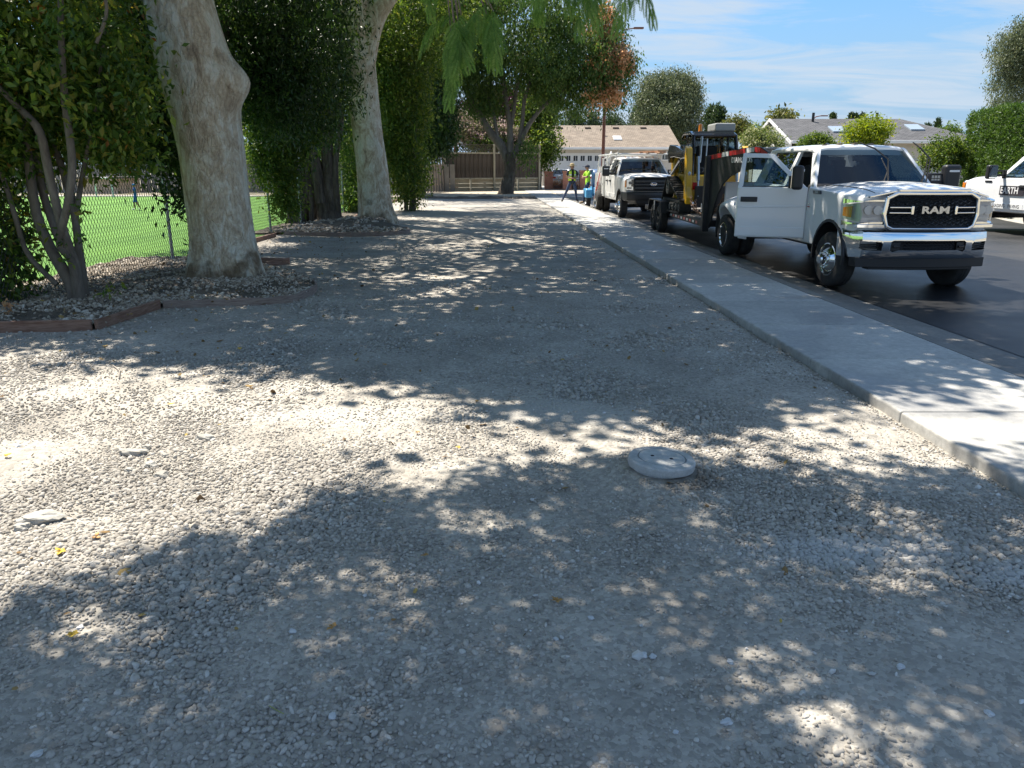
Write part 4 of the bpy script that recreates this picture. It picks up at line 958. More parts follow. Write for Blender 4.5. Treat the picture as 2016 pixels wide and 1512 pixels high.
# ---- golden rain tree in front of the board fence
g1 = thing('golden_rain_tree', 'spreading tree with salmon seed pods before the lattice-topped fence', 'tree', (0, 0, 0))
YG = 51.0
limbs = [
 [P4(994, 392, YG, 16), P4(999, 365, YG, 13), P4(1004, 335, YG, 12), P4(1003, 315, YG, 12), P4(1001, 300, YG, 9)],
 [P4(1000, 318, YG, 9), P4(985, 285, YG, 8), P4(966, 262, YG, 7), P4(944, 225, YG, 5.5), P4(925, 190, YG, 4.5), P4(890, 130, YG, 3)],
 [P4(1003, 315, YG, 8), P4(1004, 280, YG, 6), P4(1003, 240, YG, 5), P4(996, 200, YG, 4.5), P4(988, 140, YG, 4), P4(975, 60, YG, 2.5)],
 [P4(1003, 262, YG, 4), P4(1010, 225, YG, 4), P4(1018, 170, YG, 3.5), P4(1040, 100, YG, 2.5)],
 [P4(1005, 318, YG, 8), P4(1020, 290, YG, 6), P4(1036, 255, YG, 5), P4(1056, 225, YG, 4), P4(1085, 195, YG, 3.5), P4(1130, 160, YG, 3), P4(1190, 130, YG, 2)],
 [P4(1020, 290, YG, 4.5), P4(1028, 240, YG, 4), P4(1034, 190, YG, 3.5), P4(1060, 120, YG, 3), P4(1100, 60, YG, 2)],
 [P4(982, 282, YG, 4), P4(975, 245, YG, 3.5), P4(970, 220, YG, 3), P4(950, 170, YG, 2)],
]
limb_obj('trunk', limbs[0], m_rough, g1, n=14, seg=6, seed=2)
for k, s in enumerate(limbs[1:]): limb_obj('limb', s, m_smooth, g1, n=9, seg=5, seed=k)
C = np.concatenate([shell([ell(1000, 70, YG, 150, 110, 4.0), ell(1120, 110, YG, 85, 75, 3.0), ell(1190, 175, YG, 42, 40, 1.6), ell(880, 60, YG, 80, 70, 3.0), ell(1100, 175, YG + 1, 75, 45, 2.0), ell(925, 120, YG, 70, 70, 2.5), ell(1195, 60, YG, 30, 55, 1.3)], 1250, 51, 0.35),
                    shell([ell(1200, 130, YG, 42, 32, 1.4)], 110, 54, 0.1),
                    shell([ell(1035, 300, YG - .5, 13, 22, .5), ell(950, 205, YG, 45, 16, 1.0)], 45, 52, 0.2)])
C = C[~((np.abs(topix(C[:, 0], C[:, 1], C[:, 2])[0] - 895) < 22) & (np.abs(topix(C[:, 0], C[:, 1], C[:, 2])[1] - 185) < 26))]
crown('crown', C, 60, 0.66, 0.21, 0.075, lf_gold, g1, droop=0.9, seed=14)
C = np.concatenate([shell([ell(1205, 125, YG - .6, 40, 22, 1.2)], 75, 55, 0.5), shell([ell(1190, 188, YG - .8, 34, 18, 1.0)], 30, 56, 0.5), shell([ell(1185, 45, YG - .5, 28, 22, 1.0), ell(1205, 85, YG - .5, 18, 14, .8)], 30, 57, 0.4),
                    shell([ell(860, 20, YG - 1, 45, 22, 1.8)], 14, 58, 0.4)])
crown('seed_pods', C, 42, 0.42, 0.17, 0.12, lf_pod, g1, droop=0.2, seed=15)

# ---- behind the fence
def bush(name, label, cat, ells, n, per, rad, L, W, m, seed, stem=None, droop=0.3, group=None, mb_=m_smooth, rp=4):
    t = thing(name, label, cat, (0, 0, 0), group=group)
    if stem:
        px, pyb, pyt, Y = stem
        limb_obj('trunk', [P4(px, pyb, Y, rp), P4(px + 2, (pyb + pyt) / 2, Y, rp * .8), P4(px - 2, pyt, Y, rp * .4)], mb_, t, n=8, seed=seed)
    crown('crown', shell(ells, n, seed, 0.35), per, rad, L, W, m, t, droop=droop, seed=seed + 100)
    return t
bush('plum_tree', 'purple-leaved plum tree behind the lattice-topped fence', 'tree', [ell(985, 215, 66, 60, 40, 2.5), ell(1025, 225, 66, 35, 30, 2), ell(930, 235, 66, 40, 28, 2)], 420, 36, 0.7, 0.28, 0.13, lf_plum, 61, (985, 350, 200, 66))
bush('flowering_shrub', 'pinkish flowering shrub leaning over the lattice top of the fence', 'shrub', [ell(945, 262, 60.5, 45, 28, 1.0), ell(985, 270, 60.5, 40, 22, 1.0), ell(905, 250, 61.5, 28, 26, 1.0)], 330, 40, 0.5, 0.17, 0.10, lf_pink, 62, (945, 350, 250, 60.5))
bush('vine_shrub', 'green creeper mounded along the top of the lattice fence', 'shrub', [ell(955, 287, 59.5, 40, 10, .5), ell(1000, 288, 59.7, 40, 10, .5)], 90, 40, 0.4, 0.15, 0.09, lf_mid, 63, (960, 360, 290, 59.5))
bush('maple_tree', 'fresh green tree at the right end of the board fence', 'tree', [ell(1060, 225, 63, 38, 50, 1.8), ell(1075, 290, 60.5, 22, 36, 1.0), ell(1045, 275, 63, 30, 40, 1.5)], 480, 36, 0.6, 0.22, 0.12, lf_bright, 64, (1062, 372, 230, 62))

# ---- beyond the turf field and far behind
bush('field_tree', 'grey-green tree behind the far end of the turf field', 'tree', [ell(200, 270, 66, 90, 80, 3), ell(330, 290, 66, 80, 60, 3), ell(80, 250, 66, 110, 90, 3)], 420, 30, 1.1, 0.4, 0.2, lf_mid, 65, (205, 385, 300, 66), rp=8)
bush('field_tree', 'pale tree seen beyond the field between the bare stems and the burled trunk', 'tree', [ell(520, 300, 66, 70, 90, 3), ell(600, 260, 66, 80, 110, 3), ell(690, 330, 64, 60, 60, 3), ell(760, 280, 64, 80, 100, 3)], 520, 30, 1.1, 0.4, 0.2, lf_bright, 66, (540, 385, 300, 66), rp=8)
bush('gum_tree', 'big round grey-green gum tree behind the brown-roofed house', 'tree', [ell(1320, 195, 110, 58, 46, 4), ell(1322, 240, 108, 62, 45, 4), ell(1300, 175, 110, 30, 24, 2.5), ell(1345, 185, 110, 30, 30, 2.5), ell(1275, 215, 109, 22, 24, 2)], 1000, 70, 1.0, 0.30, 0.11, lf_gum, 67, (1320, 330, 200, 110), 0.7, rp=8)
bush('gum_tree', 'tall gum tree rising above the clipped hedge at the picture edge', 'tree', [ell(1998, 95, 62, 38, 40, 2), ell(2050, 90, 62, 60, 60, 3), ell(1985, 160, 62, 26, 30, 1.5), ell(2060, 170, 62, 60, 60, 3), ell(1970, 205, 61, 24, 16, 1.2)], 560, 70, 0.6, 0.19, 0.07, lf_gum, 68, (2050, 340, 100, 62), 0.7, rp=10)
for k, (px, top_, w, lab) in enumerate([(1128, 216, 20, 'ragged pine just left of the lamp post behind the brown roof'), (1165, 222, 26, 'broad pine nearest the lamp post on its left'), (1205, 226, 11, 'slim pine just right of the lamp post'), (1215, 233, 10, 'small pine peeking over the ridge right of the lamp post'), (1253, 218, 10, 'lone narrow pine standing clear beside the big gum tree')]):
    es = [ell(px + (3 if i % 2 else -3), top_ + 8 + i * 11, 120, w * (0.35 + 0.16 * i), 9, 1.0 + .3 * i) for i in range(5)]
    bush('pine_tree', lab, 'tree', es, 150, 34, 0.9, 0.5, 0.12, lf_pine, 70 + k, (px, 330, top_ + 4, 120), 0.1, 'pines behind the brown roof', m_rough, 2)
for k, (px, top_, bot, w, Y, lab) in enumerate([(1414, 206, 268, 9, 95, 'tallest dark cypress column right of the big gum tree'), (1402, 212, 268, 9, 97, 'cypress column close left of the tallest one'), (1640, 222, 240, 2.6, 150, 'tiny cypress spike above the middle of the grey ridge'), (1676, 225, 240, 2.2, 150, 'first of the tiny cypress spikes beside the chimney cap'), (1686, 225, 240, 2.4, 150, 'second of the tiny cypress spikes beside the chimney cap'), (1698, 226, 240, 2.6, 150, 'third of the tiny cypress spikes beside the chimney cap'), (1827, 245, 262, 3, 140, 'small cypress tip right of the grey roof skylight'), (1846, 238, 262, 3.6, 140, 'pointed cypress above the low end of the grey roof')]):
    h = bot - top_; es = [ell(px, top_ + h * f, Y, w * g, h * .2, w * g * Y / 1500) for f, g in ((.18, .45), (.42, .8), (.68, 1.0), (.9, 1.0))]
    bush('cypress_tree', lab, 'tree', es, 90 if h > 40 else 40, 40, 0.5 if h > 40 else 0.35, 0.4, 0.14, lf_cyp, 80 + k, (px, 330, top_ + 6, Y), -0.6, 'cypresses on the skyline', m_rough, 1.2)
bush('scrub_tree', 'thin brownish tree between the cypresses and the grey house', 'tree', [ell(1452, 250, 90, 18, 16, 1.5), ell(1435, 258, 90, 16, 14, 1.5)], 120, 34, 0.6, 0.3, 0.12, lf_olive, 90, (1450, 330, 240, 90), rp=2)
bush('flowering_shrub', 'cream-flowered shrub in front of the grey house gable', 'shrub', [ell(1503, 276, 42, 34, 18, 1.0), ell(1485, 270, 42, 18, 16, .8)], 130, 46, 0.3, 0.11, 0.06, lf_cream, 91, (1503, 345, 270, 42))
bush('round_bush', 'clipped round green bush before the grey roof', 'bush', [ell(1606, 282, 40, 30, 15, .8)], 200, 46, 0.2, 0.10, 0.05, lf_bright, 92, (1606, 345, 275, 40))
bush('ash_tree', 'small yellow-green tree rising behind the pickup cab', 'tree', [ell(1710, 262, 38, 40, 20, 1.1), ell(1684, 254, 38, 20, 14, .8), ell(1735, 252, 38, 22, 16, .8), ell(1710, 240, 38, 16, 9, .6), ell(1700, 276, 38, 50, 12, 1.0)], 210, 34, 0.26, 0.12, 0.05, lf_yel, 93, (1712, 345, 250, 38), rp=4)
bush('creeper_shrub', 'leafy creeper sprawling between the grey house and the clipped hedge', 'shrub', [ell(1862, 300, 33, 26, 26, .7), ell(1880, 310, 33, 20, 20, .6), ell(1840, 310, 34, 22, 18, .6)], 170, 40, 0.28, 0.10, 0.06, lf_bright, 94, (1862, 345, 290, 33))
for k, (px, py, r, Y, lab) in enumerate([(1240, 262, 14, 140, 'distant low tree below the slim pines'), (1475, 262, 14, 95, 'low green tree just left of the grey house gable'), (1870, 262, 16, 120, 'faint distant tree at the end of the grey roof'), (1540, 238, 11, 70, 'olive tuft showing above the left end of the grey ridge')]):
    bush('distant_tree', lab, 'tree', [ell(px, py, Y, r * 1.2, r * .7, 1.5)], 70, 36, 0.7, 0.35, 0.15, lf_olive if k == 3 else lf_mid, 95 + k, (px, 330, py, Y), rp=2)

# ---- tall clipped hedge across the road
def hedge(name, label, p0, p1, depth, h, seed):
    t = thing(name, label, 'hedge', (0, 0, 0))
    r = np.random.default_rng(seed); p0 = np.array(p0); p1 = np.array(p1); d = (p1 - p0); Lh = np.linalg.norm(d); d /= Lh; nrm = np.array([d[1], -d[0]])
    c = (p0 + p1) / 2 - nrm * depth / 2
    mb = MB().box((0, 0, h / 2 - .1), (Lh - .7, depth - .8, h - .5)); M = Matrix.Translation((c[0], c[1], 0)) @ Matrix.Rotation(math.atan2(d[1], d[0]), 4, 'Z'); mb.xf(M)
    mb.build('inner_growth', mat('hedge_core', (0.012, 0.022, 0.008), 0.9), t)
    n = int(Lh * h * 45); a = r.random(n) * Lh; z = r.random(n) * h; f = p0 + np.outer(a, d)
    bul = 0.1 * (fbm(a * 1.2, z * 1.2, 3, seed) - 0.5)
    C1 = np.stack([f[:, 0] + nrm[0] * bul, f[:, 1] + nrm[1] * bul, z], -1)
    n2 = int(Lh * depth * 26); a = r.random(n2) * Lh; w = r.random(n2) * depth; f = p0 + np.outer(a, d) - np.outer(w, nrm)
    C2 = np.stack([f[:, 0], f[:, 1], np.full(n2, h) + r.normal(0, .04, n2)], -1)
    n3 = int(depth * h * 45); w = r.random(n3) * depth; f = p0 - np.outer(w, nrm); C3 = np.stack([f[:, 0], f[:, 1], r.random(n3) * h], -1); C3 = np.concatenate([C3, C3 + np.array([d[0] * Lh, d[1] * Lh, 0])])
    crown('foliage', np.concatenate([C1, C2, C3]), 24, 0.11, 0.11, 0.033, lf_hedge, t, droop=-0.4, seed=seed + 3)
q0 = at(1893, 345, 34); q1 = at(1974, 345, 29.2); q2 = at(1982, 345, 28.8); q3 = at(2150, 345, 25)
hedge('clipped_hedge', 'tall clipped green hedge block beside the grey house', (q0.x, q0.y), (q1.x, q1.y), 1.6, at(1940, 218, 31.5).z, 5)
hedge('clipped_hedge', 'second clipped hedge block past the dark gap, at the picture edge', (q2.x, q2.y), (q3.x, q3.y), 1.8, at(2010, 214, 28).z, 6)

# ---- albizia whose feathery leaves hang into the top of the picture
al = thing('albizia_tree', 'feathery albizia branch hanging into the top of the picture', 'tree', (0, 0, 0))
limb_obj('trunk', [(-5.6, 2.2, -0.1, 0.2), (-5.5, 2.2, 0.6, 0.16), (-5.3, 2.3, 1.8, 0.14), (-4.8, 2.5, 3.0, 0.11), (-3.6, 2.9, 3.9, 0.08), (-1.8, 3.6, 4.4, 0.05), (0.2, 4.4, 4.7, 0.03)], m_smooth, al, n=12, seed=3)
for k, q in enumerate([(-3.4, 4.4, 4.6), (-1.6, 4.6, 4.6), (1.2, 5.2, 4.8)]):
    limb_obj('limb', [(-3.8, 2.85, 3.8, 0.045), ((-3.8 + q[0]) / 2, (2.85 + q[1]) / 2, 4.3, 0.03), (*q, 0.012)], m_smooth, al, n=8, seed=k)
limb_obj('limb', [(-3.6, 2.9, 3.9, 0.05), (-2.2, 3.2, 4.0, 0.035), (-1.0, 3.1, 3.5, 0.025), (-0.45, 2.75, 2.85, 0.014), (-0.22, 2.6, 2.45, 0.006)], m_smooth, al, n=8, seed=9)
limb_obj('limb', [(-1.0, 3.3, 3.5, 0.025), (-0.2, 2.9, 3.1, 0.015), (0.25, 2.65, 2.62, 0.008), (0.42, 2.6, 2.45, 0.005)], m_smooth, al, n=8, seed=10)
C = shell([(-1.2, 5.0, 4.9, 3.8, 3.4, 1.0), (0.8, 5.6, 4.9, 2.4, 2.2, 0.8), (-3.2, 4.2, 4.6, 2.6, 2.6, 1.0), (-1.0, 3.4, 4.8, 2.6, 1.6, .7), (1.2, 4.2, 4.9, 1.8, 1.8, .7), (-3.9, 4.6, 4.8, 1.4, 1.3, .6)], 2900, 25, 0.1)
C = off_frame(lit_filter(C, 0.455, 2.3), -9999); C = C[C[:, 2] > 3.7]
crown('crown', C, 60, 0.20, 0.085, 0.036, lf_albizia, al, droop=0.2, seed=5)
def frond_mesh(seed):
    r = random.Random(seed); V = []; F = []; rn = []
    def quad(b, d, s, L, W, v):
        i = len(V); m_ = b + d * L * 0.5
        V.extend([tuple(b), tuple(m_ + s * W), tuple(b + d * L), tuple(m_ - s * W)]); F.append((i, i + 1, i + 2, i + 3)); rn.extend([v] * 4)
    L = 0.20; n = 7; pts = [Vector((0.0, L * t, -0.05 * t * t - 0.10 * t ** 3)) for t in (i / n for i in range(n + 1))]
    for i in range(1, n + 1):
        p = pts[i]; fw = (pts[i] - pts[i - 1]).normalized()
        for sd in (-1, 1):
            out = Vector((sd, 0, 0)); d = (fw * r.uniform(0.55, 0.9) + out * r.uniform(0.45, 0.8) * (1 - 0.5 * i / n) + Vector((0, 0, -r.uniform(0.5, 1.1)))).normalized()
            pl = 0.135 * (0.75 + 0.25 * math.sin(math.pi * i / n)) * r.uniform(0.9, 1.1); m = 19; q = p.copy(); dd = d.copy()
            sw = dd.cross(Vector((r.uniform(-.4, .4), r.uniform(-.4, .4), 1)) if abs(dd.z) < 0.95 else Vector((0, 1, 0))).normalized()
            v = r.random()
            for k in range(m):
                t = k / m; dd = (dd + Vector((0, 0, -0.02))).normalized(); q0 = q.copy(); q = q + dd * (pl / m)
                ll = 0.021 * (0.45 + 0.75 * math.sin(math.pi * min(1, t * 0.9 + 0.12)))
                for s2 in (-1, 1):
                    ld = (dd * 0.55 + sw * s2).normalized(); wv = (dd - ld * dd.dot(ld)).normalized()
                    quad(q0, ld, wv, ll, 0.0027, min(1, max(0, v * .7 + r.random() * .3)))
                if k % 3 == 0: quad(q0, dd, sw, pl / m * 3, 0.0006, 0.1)
    for a, b in zip(pts, pts[1:]):
        dd = b - a; quad(a, dd.normalized(), Vector((1, 0, 0)), dd.length, 0.0012, 0.0)
    o = np_mesh('frond', np.array(V), np.array(F), lf_albizia, None, rnd=rn); me = o.data; bpy.data.objects.remove(o); return me
fm = [frond_mesh(s) for s in (1, 2, 3)]
rf = random.Random(8)
spots = [(908, 30, 2.6, 178), (893, 42, 2.55, 186), (905, 62, 2.6, 172), (888, 70, 2.6, 180), (900, 92, 2.6, 188), (960, 10, 2.6, 170), (970, 20, 2.55, 185), (958, 28, 2.6, 176), (902, 26, 2.6, 100), (1090, -66, 2.6, 170), (1112, -64, 2.65, 30), (1140, -54, 2.6, 190), (1160, -56, 2.65, 172), (1132, -42, 2.65, 180), (1150, -30, 2.65, 186), (1040, -85, 2.6, 170), (1062, -82, 2.6, 20), (1238, -50, 2.5, 188), (1246, -46, 2.5, 165), (1200, -85, 2.6, 30), (1000, -88, 2.6, 180), (850, -88, 2.6, 20)]
for k, (px, py, Y, a) in enumerate(spots):
    o = bpy.data.objects.new('frond', fm[k % 3]); COL.objects.link(o); o.parent = al
    o.location = at(px, py, Y); o.rotation_euler = (R(rf.uniform(-25, 5)), R(rf.uniform(-20, 20)), R(a + rf.uniform(-20, 20))); s = rf.uniform(0.54, 0.66); o.scale = (s, s, s)
tw = MB()
for k, (px, py, Y, a) in enumerate(spots):
    p = at(px, py, Y); hub = Vector((-0.22, 2.6, 2.45)) if px < 1000 else Vector((0.42, 2.6, 2.45)); tw.tube([hub, (hub + p) / 2 + Vector((0, 0, .05)), p], 0.0022, 5)
tw.build('twigs', m_smooth, al, smooth=180)
# ================================================================ VEHICLES
def smooth01(a, b, x):
    t = min(1, max(0, (x - a) / (b - a))); return t * t * (3 - 2 * t)
def nose(p, k=0.17):
    return Vector((p.x - k * p.y * p.y * smooth01(0.15, 0.9, p.x), p.y, p.z))
def half_loft(stations, nx=4, ny=3):
    """stations: (x, [(y,z)...] bottom to top centre). smooth closed shell, both halves"""
    K = len(stations[0][1]); rows = []
    A = [np.array([x] + [c for q in pts for c in q]) for x, pts in stations]
    A = np.array(catmull([tuple(a) for a in A], nx))
    for a in A:
        pts = [(a[1 + 2 * i], a[2 + 2 * i]) for i in range(K)]
        pts = catmull(pts, ny); pts[0] = (0, pts[0][1]); pts[-1] = (0, pts[-1][1])
        ring = [Vector((a[0], -y, z)) for y, z in pts] + [Vector((a[0], y, z)) for y, z in reversed(pts[1:-1])]
        rows.append(ring)
    return rows
def wheel(root, x, y, sgn, r=0.405, w=0.25, style='steel', steer=0.0, n=40):
    """tyre with rim and hub as its sub-parts; sgn = outer side (+1 left, -1 right)"""
    e = bpy.data.objects
    mb = MB(); h = w / 2
    mb.lathe([(r * .56, -h * .8), (r * .62, -h), (r * .85, -h * 1.03), (r * .96, -h * .9), (r, -h * .7), (r, -h * .25), (r * .985, -h * .22), (r * .985, -h * .12), (r, -h * .1), (r, h * .1), (r * .985, h * .12), (r * .985, h * .22), (r, h * .25), (r, h * .7), (r * .96, h * .9), (r * .85, h * 1.03), (r * .62, h), (r * .56, h * .8)], (0, 0, 0), 'y', n)
    t = mb.build('wheel', rubber, root, smooth=40); t.location = (x, y, r); t.rotation_euler = (0, 0, steer)
    rim = MB()
    if style == 'dually_front':
        rim.lathe([(r * .57, h * .2), (r * .60, h * 1.0), (r * .56, h * 1.02), (r * .53, h * .7), (r * .47, h * .75), (r * .34, h * 1.25), (r * .30, h * 1.3), (r * .01, h * 1.3)], (0, 0, 0), 'y', n, sgn)
        hub = [(r * .22, h * 1.28), (r * .21, h * 1.9), (r * .16, h * 2.05), (r * .01, h * 2.08)]; bolts = (r * .29, h * 1.3)
    elif style == 'dually_rear':
        rim.lathe([(r * .57, -h * .2), (r * .60, h * 1.0), (r * .56, h * 1.02), (r * .52, h * .5), (r * .44, -h * .5), (r * .34, -h * .62), (r * .01, -h * .62)], (0, 0, 0), 'y', n, sgn)
        hub = [(r * .22, -h * .6), (r * .20, h * .3), (r * .01, h * .35)]; bolts = (r * .3, -h * .6)
    else:
        rim.lathe([(r * .57, h * .2), (r * .60, h * 1.0), (r * .56, h * 1.02), (r * .52, h * .55), (r * .35, h * .6), (r * .25, h * .75), (r * .01, h * .78)], (0, 0, 0), 'y', n, sgn)
        hub = [(r * .16, h * .7), (r * .15, h * .95), (r * .01, h * .98)]; bolts = (r * .24, h * .72)
    rm = chrome if style.startswith('dually') or style == 'chrome' else (galv if style == 'steel' else black_plastic)
    rim.build('rim', rm, t, smooth=35)
    hb = MB().lathe(hub, (0, 0, 0), 'y', 20, sgn)
    for k in range(8):
        a = k * math.pi / 4; c = (bolts[0] * math.cos(a), bolts[1] * sgn, bolts[0] * math.sin(a))
        hb.lathe([(0.013, -.01), (0.013, .03), (0.004, .035)], c, 'y', 6, sgn)
    hb.build('hub', rm, t, smooth=35)
    return t

def pickup(root, cab='crew', front='ram', paint=white_paint, open_door=False, bed='box', wheels='dually', wb=4.3, lw=1.0, detail=True):
    """x forward from the front axle, y left, z up from the road"""
    cab_end = {'crew': -3.42, 'extended': -2.95, 'regular': -2.35}[cab]
    def S(x, yw, zb, zm, zs, zf, yf, yh, zh, zc):
        return (x, [(0, zb), (yw * .55, zb), (yw - .06, zb + .01), (yw - .005, zb + .12), (yw, zm), (yw - .012, zs), (yf, zf), (yh + .09, zh - .025), (yh, zh), (yh * .5, zc - .008), (0, zc)])
    st = [S(.80, .90, .62, .95, 1.22, 1.325, .86, .66, 1.395, 1.415), S(.70, .955, .60, .95, 1.25, 1.345, .88, .67, 1.42, 1.445), S(.45, 1.0, .58, .95, 1.29, 1.37, .905, .69, 1.45, 1.485),
          S(0, 1.015, .56, .95, 1.32, 1.40, .915, .70, 1.472, 1.515), S(-.5, 1.015, .55, .95, 1.345, 1.42, .925, .72, 1.482, 1.525), S(-.74, 1.012, .55, .95, 1.35, 1.43, .93, .74, 1.465, 1.495),
          S(-.86, 1.01, .55, .95, 1.36, 1.437, .945, .78, 1.445, 1.45), S(-1.5, 1.01, .55, .95, 1.36, 1.438, .95, .8, 1.442, 1.443), S(cab_end + .15, 1.01, .55, .95, 1.36, 1.438, .95, .8, 1.442, 1.443), S(cab_end, 1.0, .56, .95, 1.36, 1.435, .945, .8, 1.44, 1.44)]
    rows = half_loft(st, 5, 3)
    body = MB().rings(rows); body.map(nose); body = body.build('body', [paint, interior_dark], root)
    for s in (-1, 1):     # seam between hood and fender
        sm = [nose(Vector((x_, s * (yh_ + .075), zh_ - .016))) for x_, yh_, zh_ in ((.76, .665, 1.405), (.6, .68, 1.433), (.45, .69, 1.45), (.2, .697, 1.463), (0, .70, 1.472), (-.25, .71, 1.478), (-.5, .72, 1.482), (-.70, .735, 1.47))]
        MB().tube(sm, .006, 6).build('hood_seam', interior_dark, root, smooth=180)
    cs = []
    for s in (-1, 1):
        c = MB().cyl((0, s * .60, .47), (0, s * 1.3, .47), .50, n=40); cs.append(c.build('cutter', interior_dark))
    if open_door:
        cs.append(MB().b2((-1.93, -1.2, .66), (-.90, -.25, 1.7)).build('cutter', interior_dark))
    cut(body, cs, 32)
    for s in (-1, 1):      # wheel-well lips
        lip = MB(); rr = []
        for k in range(17):
            a = math.pi * (k / 16.0) * 1.12 - .06 * math.pi
            rr.append([(r_ * math.cos(a), s * y_, .47 + r_ * math.sin(a)) for r_, y_ in ((.485, .99), (.525, .99), (.525, 1.022), (.485, 1.022))])
        lip.rings(rr).build('arch_lip', black_plastic, root, smooth=40)
    zt = 2.02
    def ytum(z): return .962 - .20 * max(0, (z - 1.43)) / .59 - .04 * max(0, (z - 1.43) / .59) ** 2
    def side(s, poly, mm, name, d0=0.0, d1=.05, parent=root):
        return MB().prism(poly, 'y', d0, d1, lambda p: Vector((p[0], s * (ytum(p[2]) - p[1]), p[2]))).build(name, mm, parent)
    # roof
    def RS(x, z, w=1.0): return (x, [(0, z - .09), (.60 * w, z - .09), (.735 * w, z - .085), (.755 * w, z - .06), (.735 * w, z - .02), (.62 * w, z + .012), (.3 * w, z + .03), (0, z + .036)])
    rr = cab_end + .12
    MB().rings(half_loft([RS(-1.36, zt - .01), RS(-1.46, zt + .022), RS(-1.9, zt + .045), RS(rr + .35, zt + .045), RS(rr + .08, zt + .02), RS(rr, zt - .02)], 4, 3)).build('roof', paint, root, smooth=40)
    xb = -1.97; xr = cab_end + .36
    for s in (-1, 1):
        side(s, [(-.80, 1.43), (-.93, 1.43), (-1.48, 1.98), (-1.40, 2.035), (-1.33, 2.015)], paint, 'windshield_pillar')
        side(s, [(-1.40, 2.035), (-1.48, 1.975), (rr - .02, 1.975), (rr - .02, 2.035)], paint, 'roof_rail')
        if cab != 'regular':
            side(s, [(xb + .05, 1.43), (xb - .07, 1.43), (xb - .07, 1.98), (xb + .03, 1.98)], black_gloss if not open_door or s > 0 else paint, 'door_pillar')
        side(s, [(xr + .05, 1.43), (cab_end + .02, 1.43), (rr, 2.0), (xr + .03, 2.0)], paint, 'rear_pillar')
        # side glass
        if not (open_door and s < 0):
            side(s, [(-.98, 1.45), (xb + .05 if cab != 'regular' else xr + .05, 1.45), (xb + .03 if cab != 'regular' else xr + .03, 1.975), (-1.46, 1.975)], pane, 'front_side_window', .02, .026)
        if cab != 'regular':
            side(s, [(xb - .07, 1.45), (xr + .05, 1.45), (xr + .03, 1.975), (xb - .07, 1.975)], pane_dark, 'rear_side_window', .02, .026)
    # windshield, bowed
    g = []
    for i in range(7):
        t = i / 6; z = 1.455 + (2.0 - 1.455) * t; w = (.90 - .17 * t); x = -.80 - .585 * t
        g.append([(x + .10 * (1 - (v) ** 2) * (1 - .4 * t), v * w, z) for v in np.linspace(-1, 1, 11)])
    MB().rings(g, caps=False, closed=False).build('windshield', glass('pane_wind', (0.36, 0.43, 0.46)), root, smooth=180)
    gb = []
    for t in (-.02, .05):
        z = 1.455 + .545 * t; gb.append([(-.80 - .585 * t + .10 * (1 - v * v) + .004, v * .9, z) for v in np.linspace(-1, 1, 11)])
    MB().rings(gb, caps=False, closed=False).build('cowl_trim', black_plastic, root, smooth=180)
    MB().b2((rr + .0, -.66, 1.46), (rr + .006, .66, 1.98)).build('rear_window', pane_dark, root)
    # cabin
    MB().b2((-1.28, -.86, 1.33), (-.92, .86, 1.465)).build('dashboard', interior_dark, root, bevel=.04)
    MB().b2((cab_end + .1, -.9, .70), (-1.0, .9, .78)).build('cabin_floor', interior_dark, root)
    for y in (-.42, .42):
        MB().box((-1.86, y, 1.38), (.16, .50, .78), (0, R(-8), 0)).build('seat', seat_cloth, root, bevel=.06, seg=3)
        MB().box((-1.92, y, 1.84), (.10, .28, .20)).build('headrest', seat_cloth, root, bevel=.05, seg=3)
        MB().b2((-1.8, y - .26, .80), (-1.30, y + .26, 1.0)).build('seat', seat_cloth, root, bevel=.05)
        if cab == 'crew':
            MB().box((-2.95, y, 1.36), (.14, .58, .76), (0, R(-8), 0)).build('seat', seat_cloth, root, bevel=.06, seg=3)
            MB().box((-3.0, y, 1.79), (.09, .26, .15)).build('headrest', seat_cloth, root, bevel=.04, seg=3)
    ring = [(-1.27 + .17 * math.sin(a) * .35, .42 + .185 * math.cos(a), 1.44 + .185 * math.sin(a) * .9) for a in np.linspace(0, 2 * math.pi, 25)]
    MB().tube(ring, .016, 8).build('steering_wheel', black_plastic, root, smooth=180)
    MB().box((-1.36, 0, 1.86), (.02, .24, .07)).build('rear_view_mirror', black_plastic, root, bevel=.01)
    # doors
    def dpoly(x0, x1): return [(x0, .63), (x1, .63), (x1, 1.425), (x0, 1.425)]
    def door(s, x0, x1, parent):
        d = MB().prism(dpoly(x0, x1), 'y', 0, 1, lambda p: Vector((p[0], s * (.94 + (.078 if p[1] > .5 else 0) - (.02 if p[2] > 1.3 and p[1] > .5 else 0)), p[2]))).build('door', paint, parent, bevel=.014, seg=2)
        MB().prism([(x0 + .0, .65), (x1, .65), (x1, .80), (x0, .80)], 'y', s * 1.0, s * 1.026).build('door_moulding', paint, d, bevel=.008)
        hm = MB().box((x1 + .14, s * 1.045, 1.23), (.20, .035, .045)); hm.box((x1 + .14, s * 1.015, 1.23), (.23, .012, .075))
        hm.build('handle', black_plastic, d, bevel=.01)
        return d
    def mirror(s, parent, x=-1.02):
        h = MB().box((x + .02, s * 1.33, 1.585), (.16, .26, .36)).build('mirror', black_plastic, parent, bevel=.045, seg=3)
        MB().b2((x - .07, s * 1.225, 1.43), (x - .064, s * 1.435, 1.73)).build('mirror_glass', chrome, h)
        MB().b2((x + .096, s * 1.26, 1.655), (x + .106, s * 1.42, 1.685)).build('mirror_lamp', tape_white, h)
        a = MB().box((x - .0, s * 1.12, 1.50), (.07, .30, .05)); a.box((x - .0, s * 1.12, 1.62), (.05, .30, .035)); a.box((x + .0, s * .985, 1.53), (.16, .03, .22)); a.build('mirror_arm', black_plastic, h, bevel=.012)
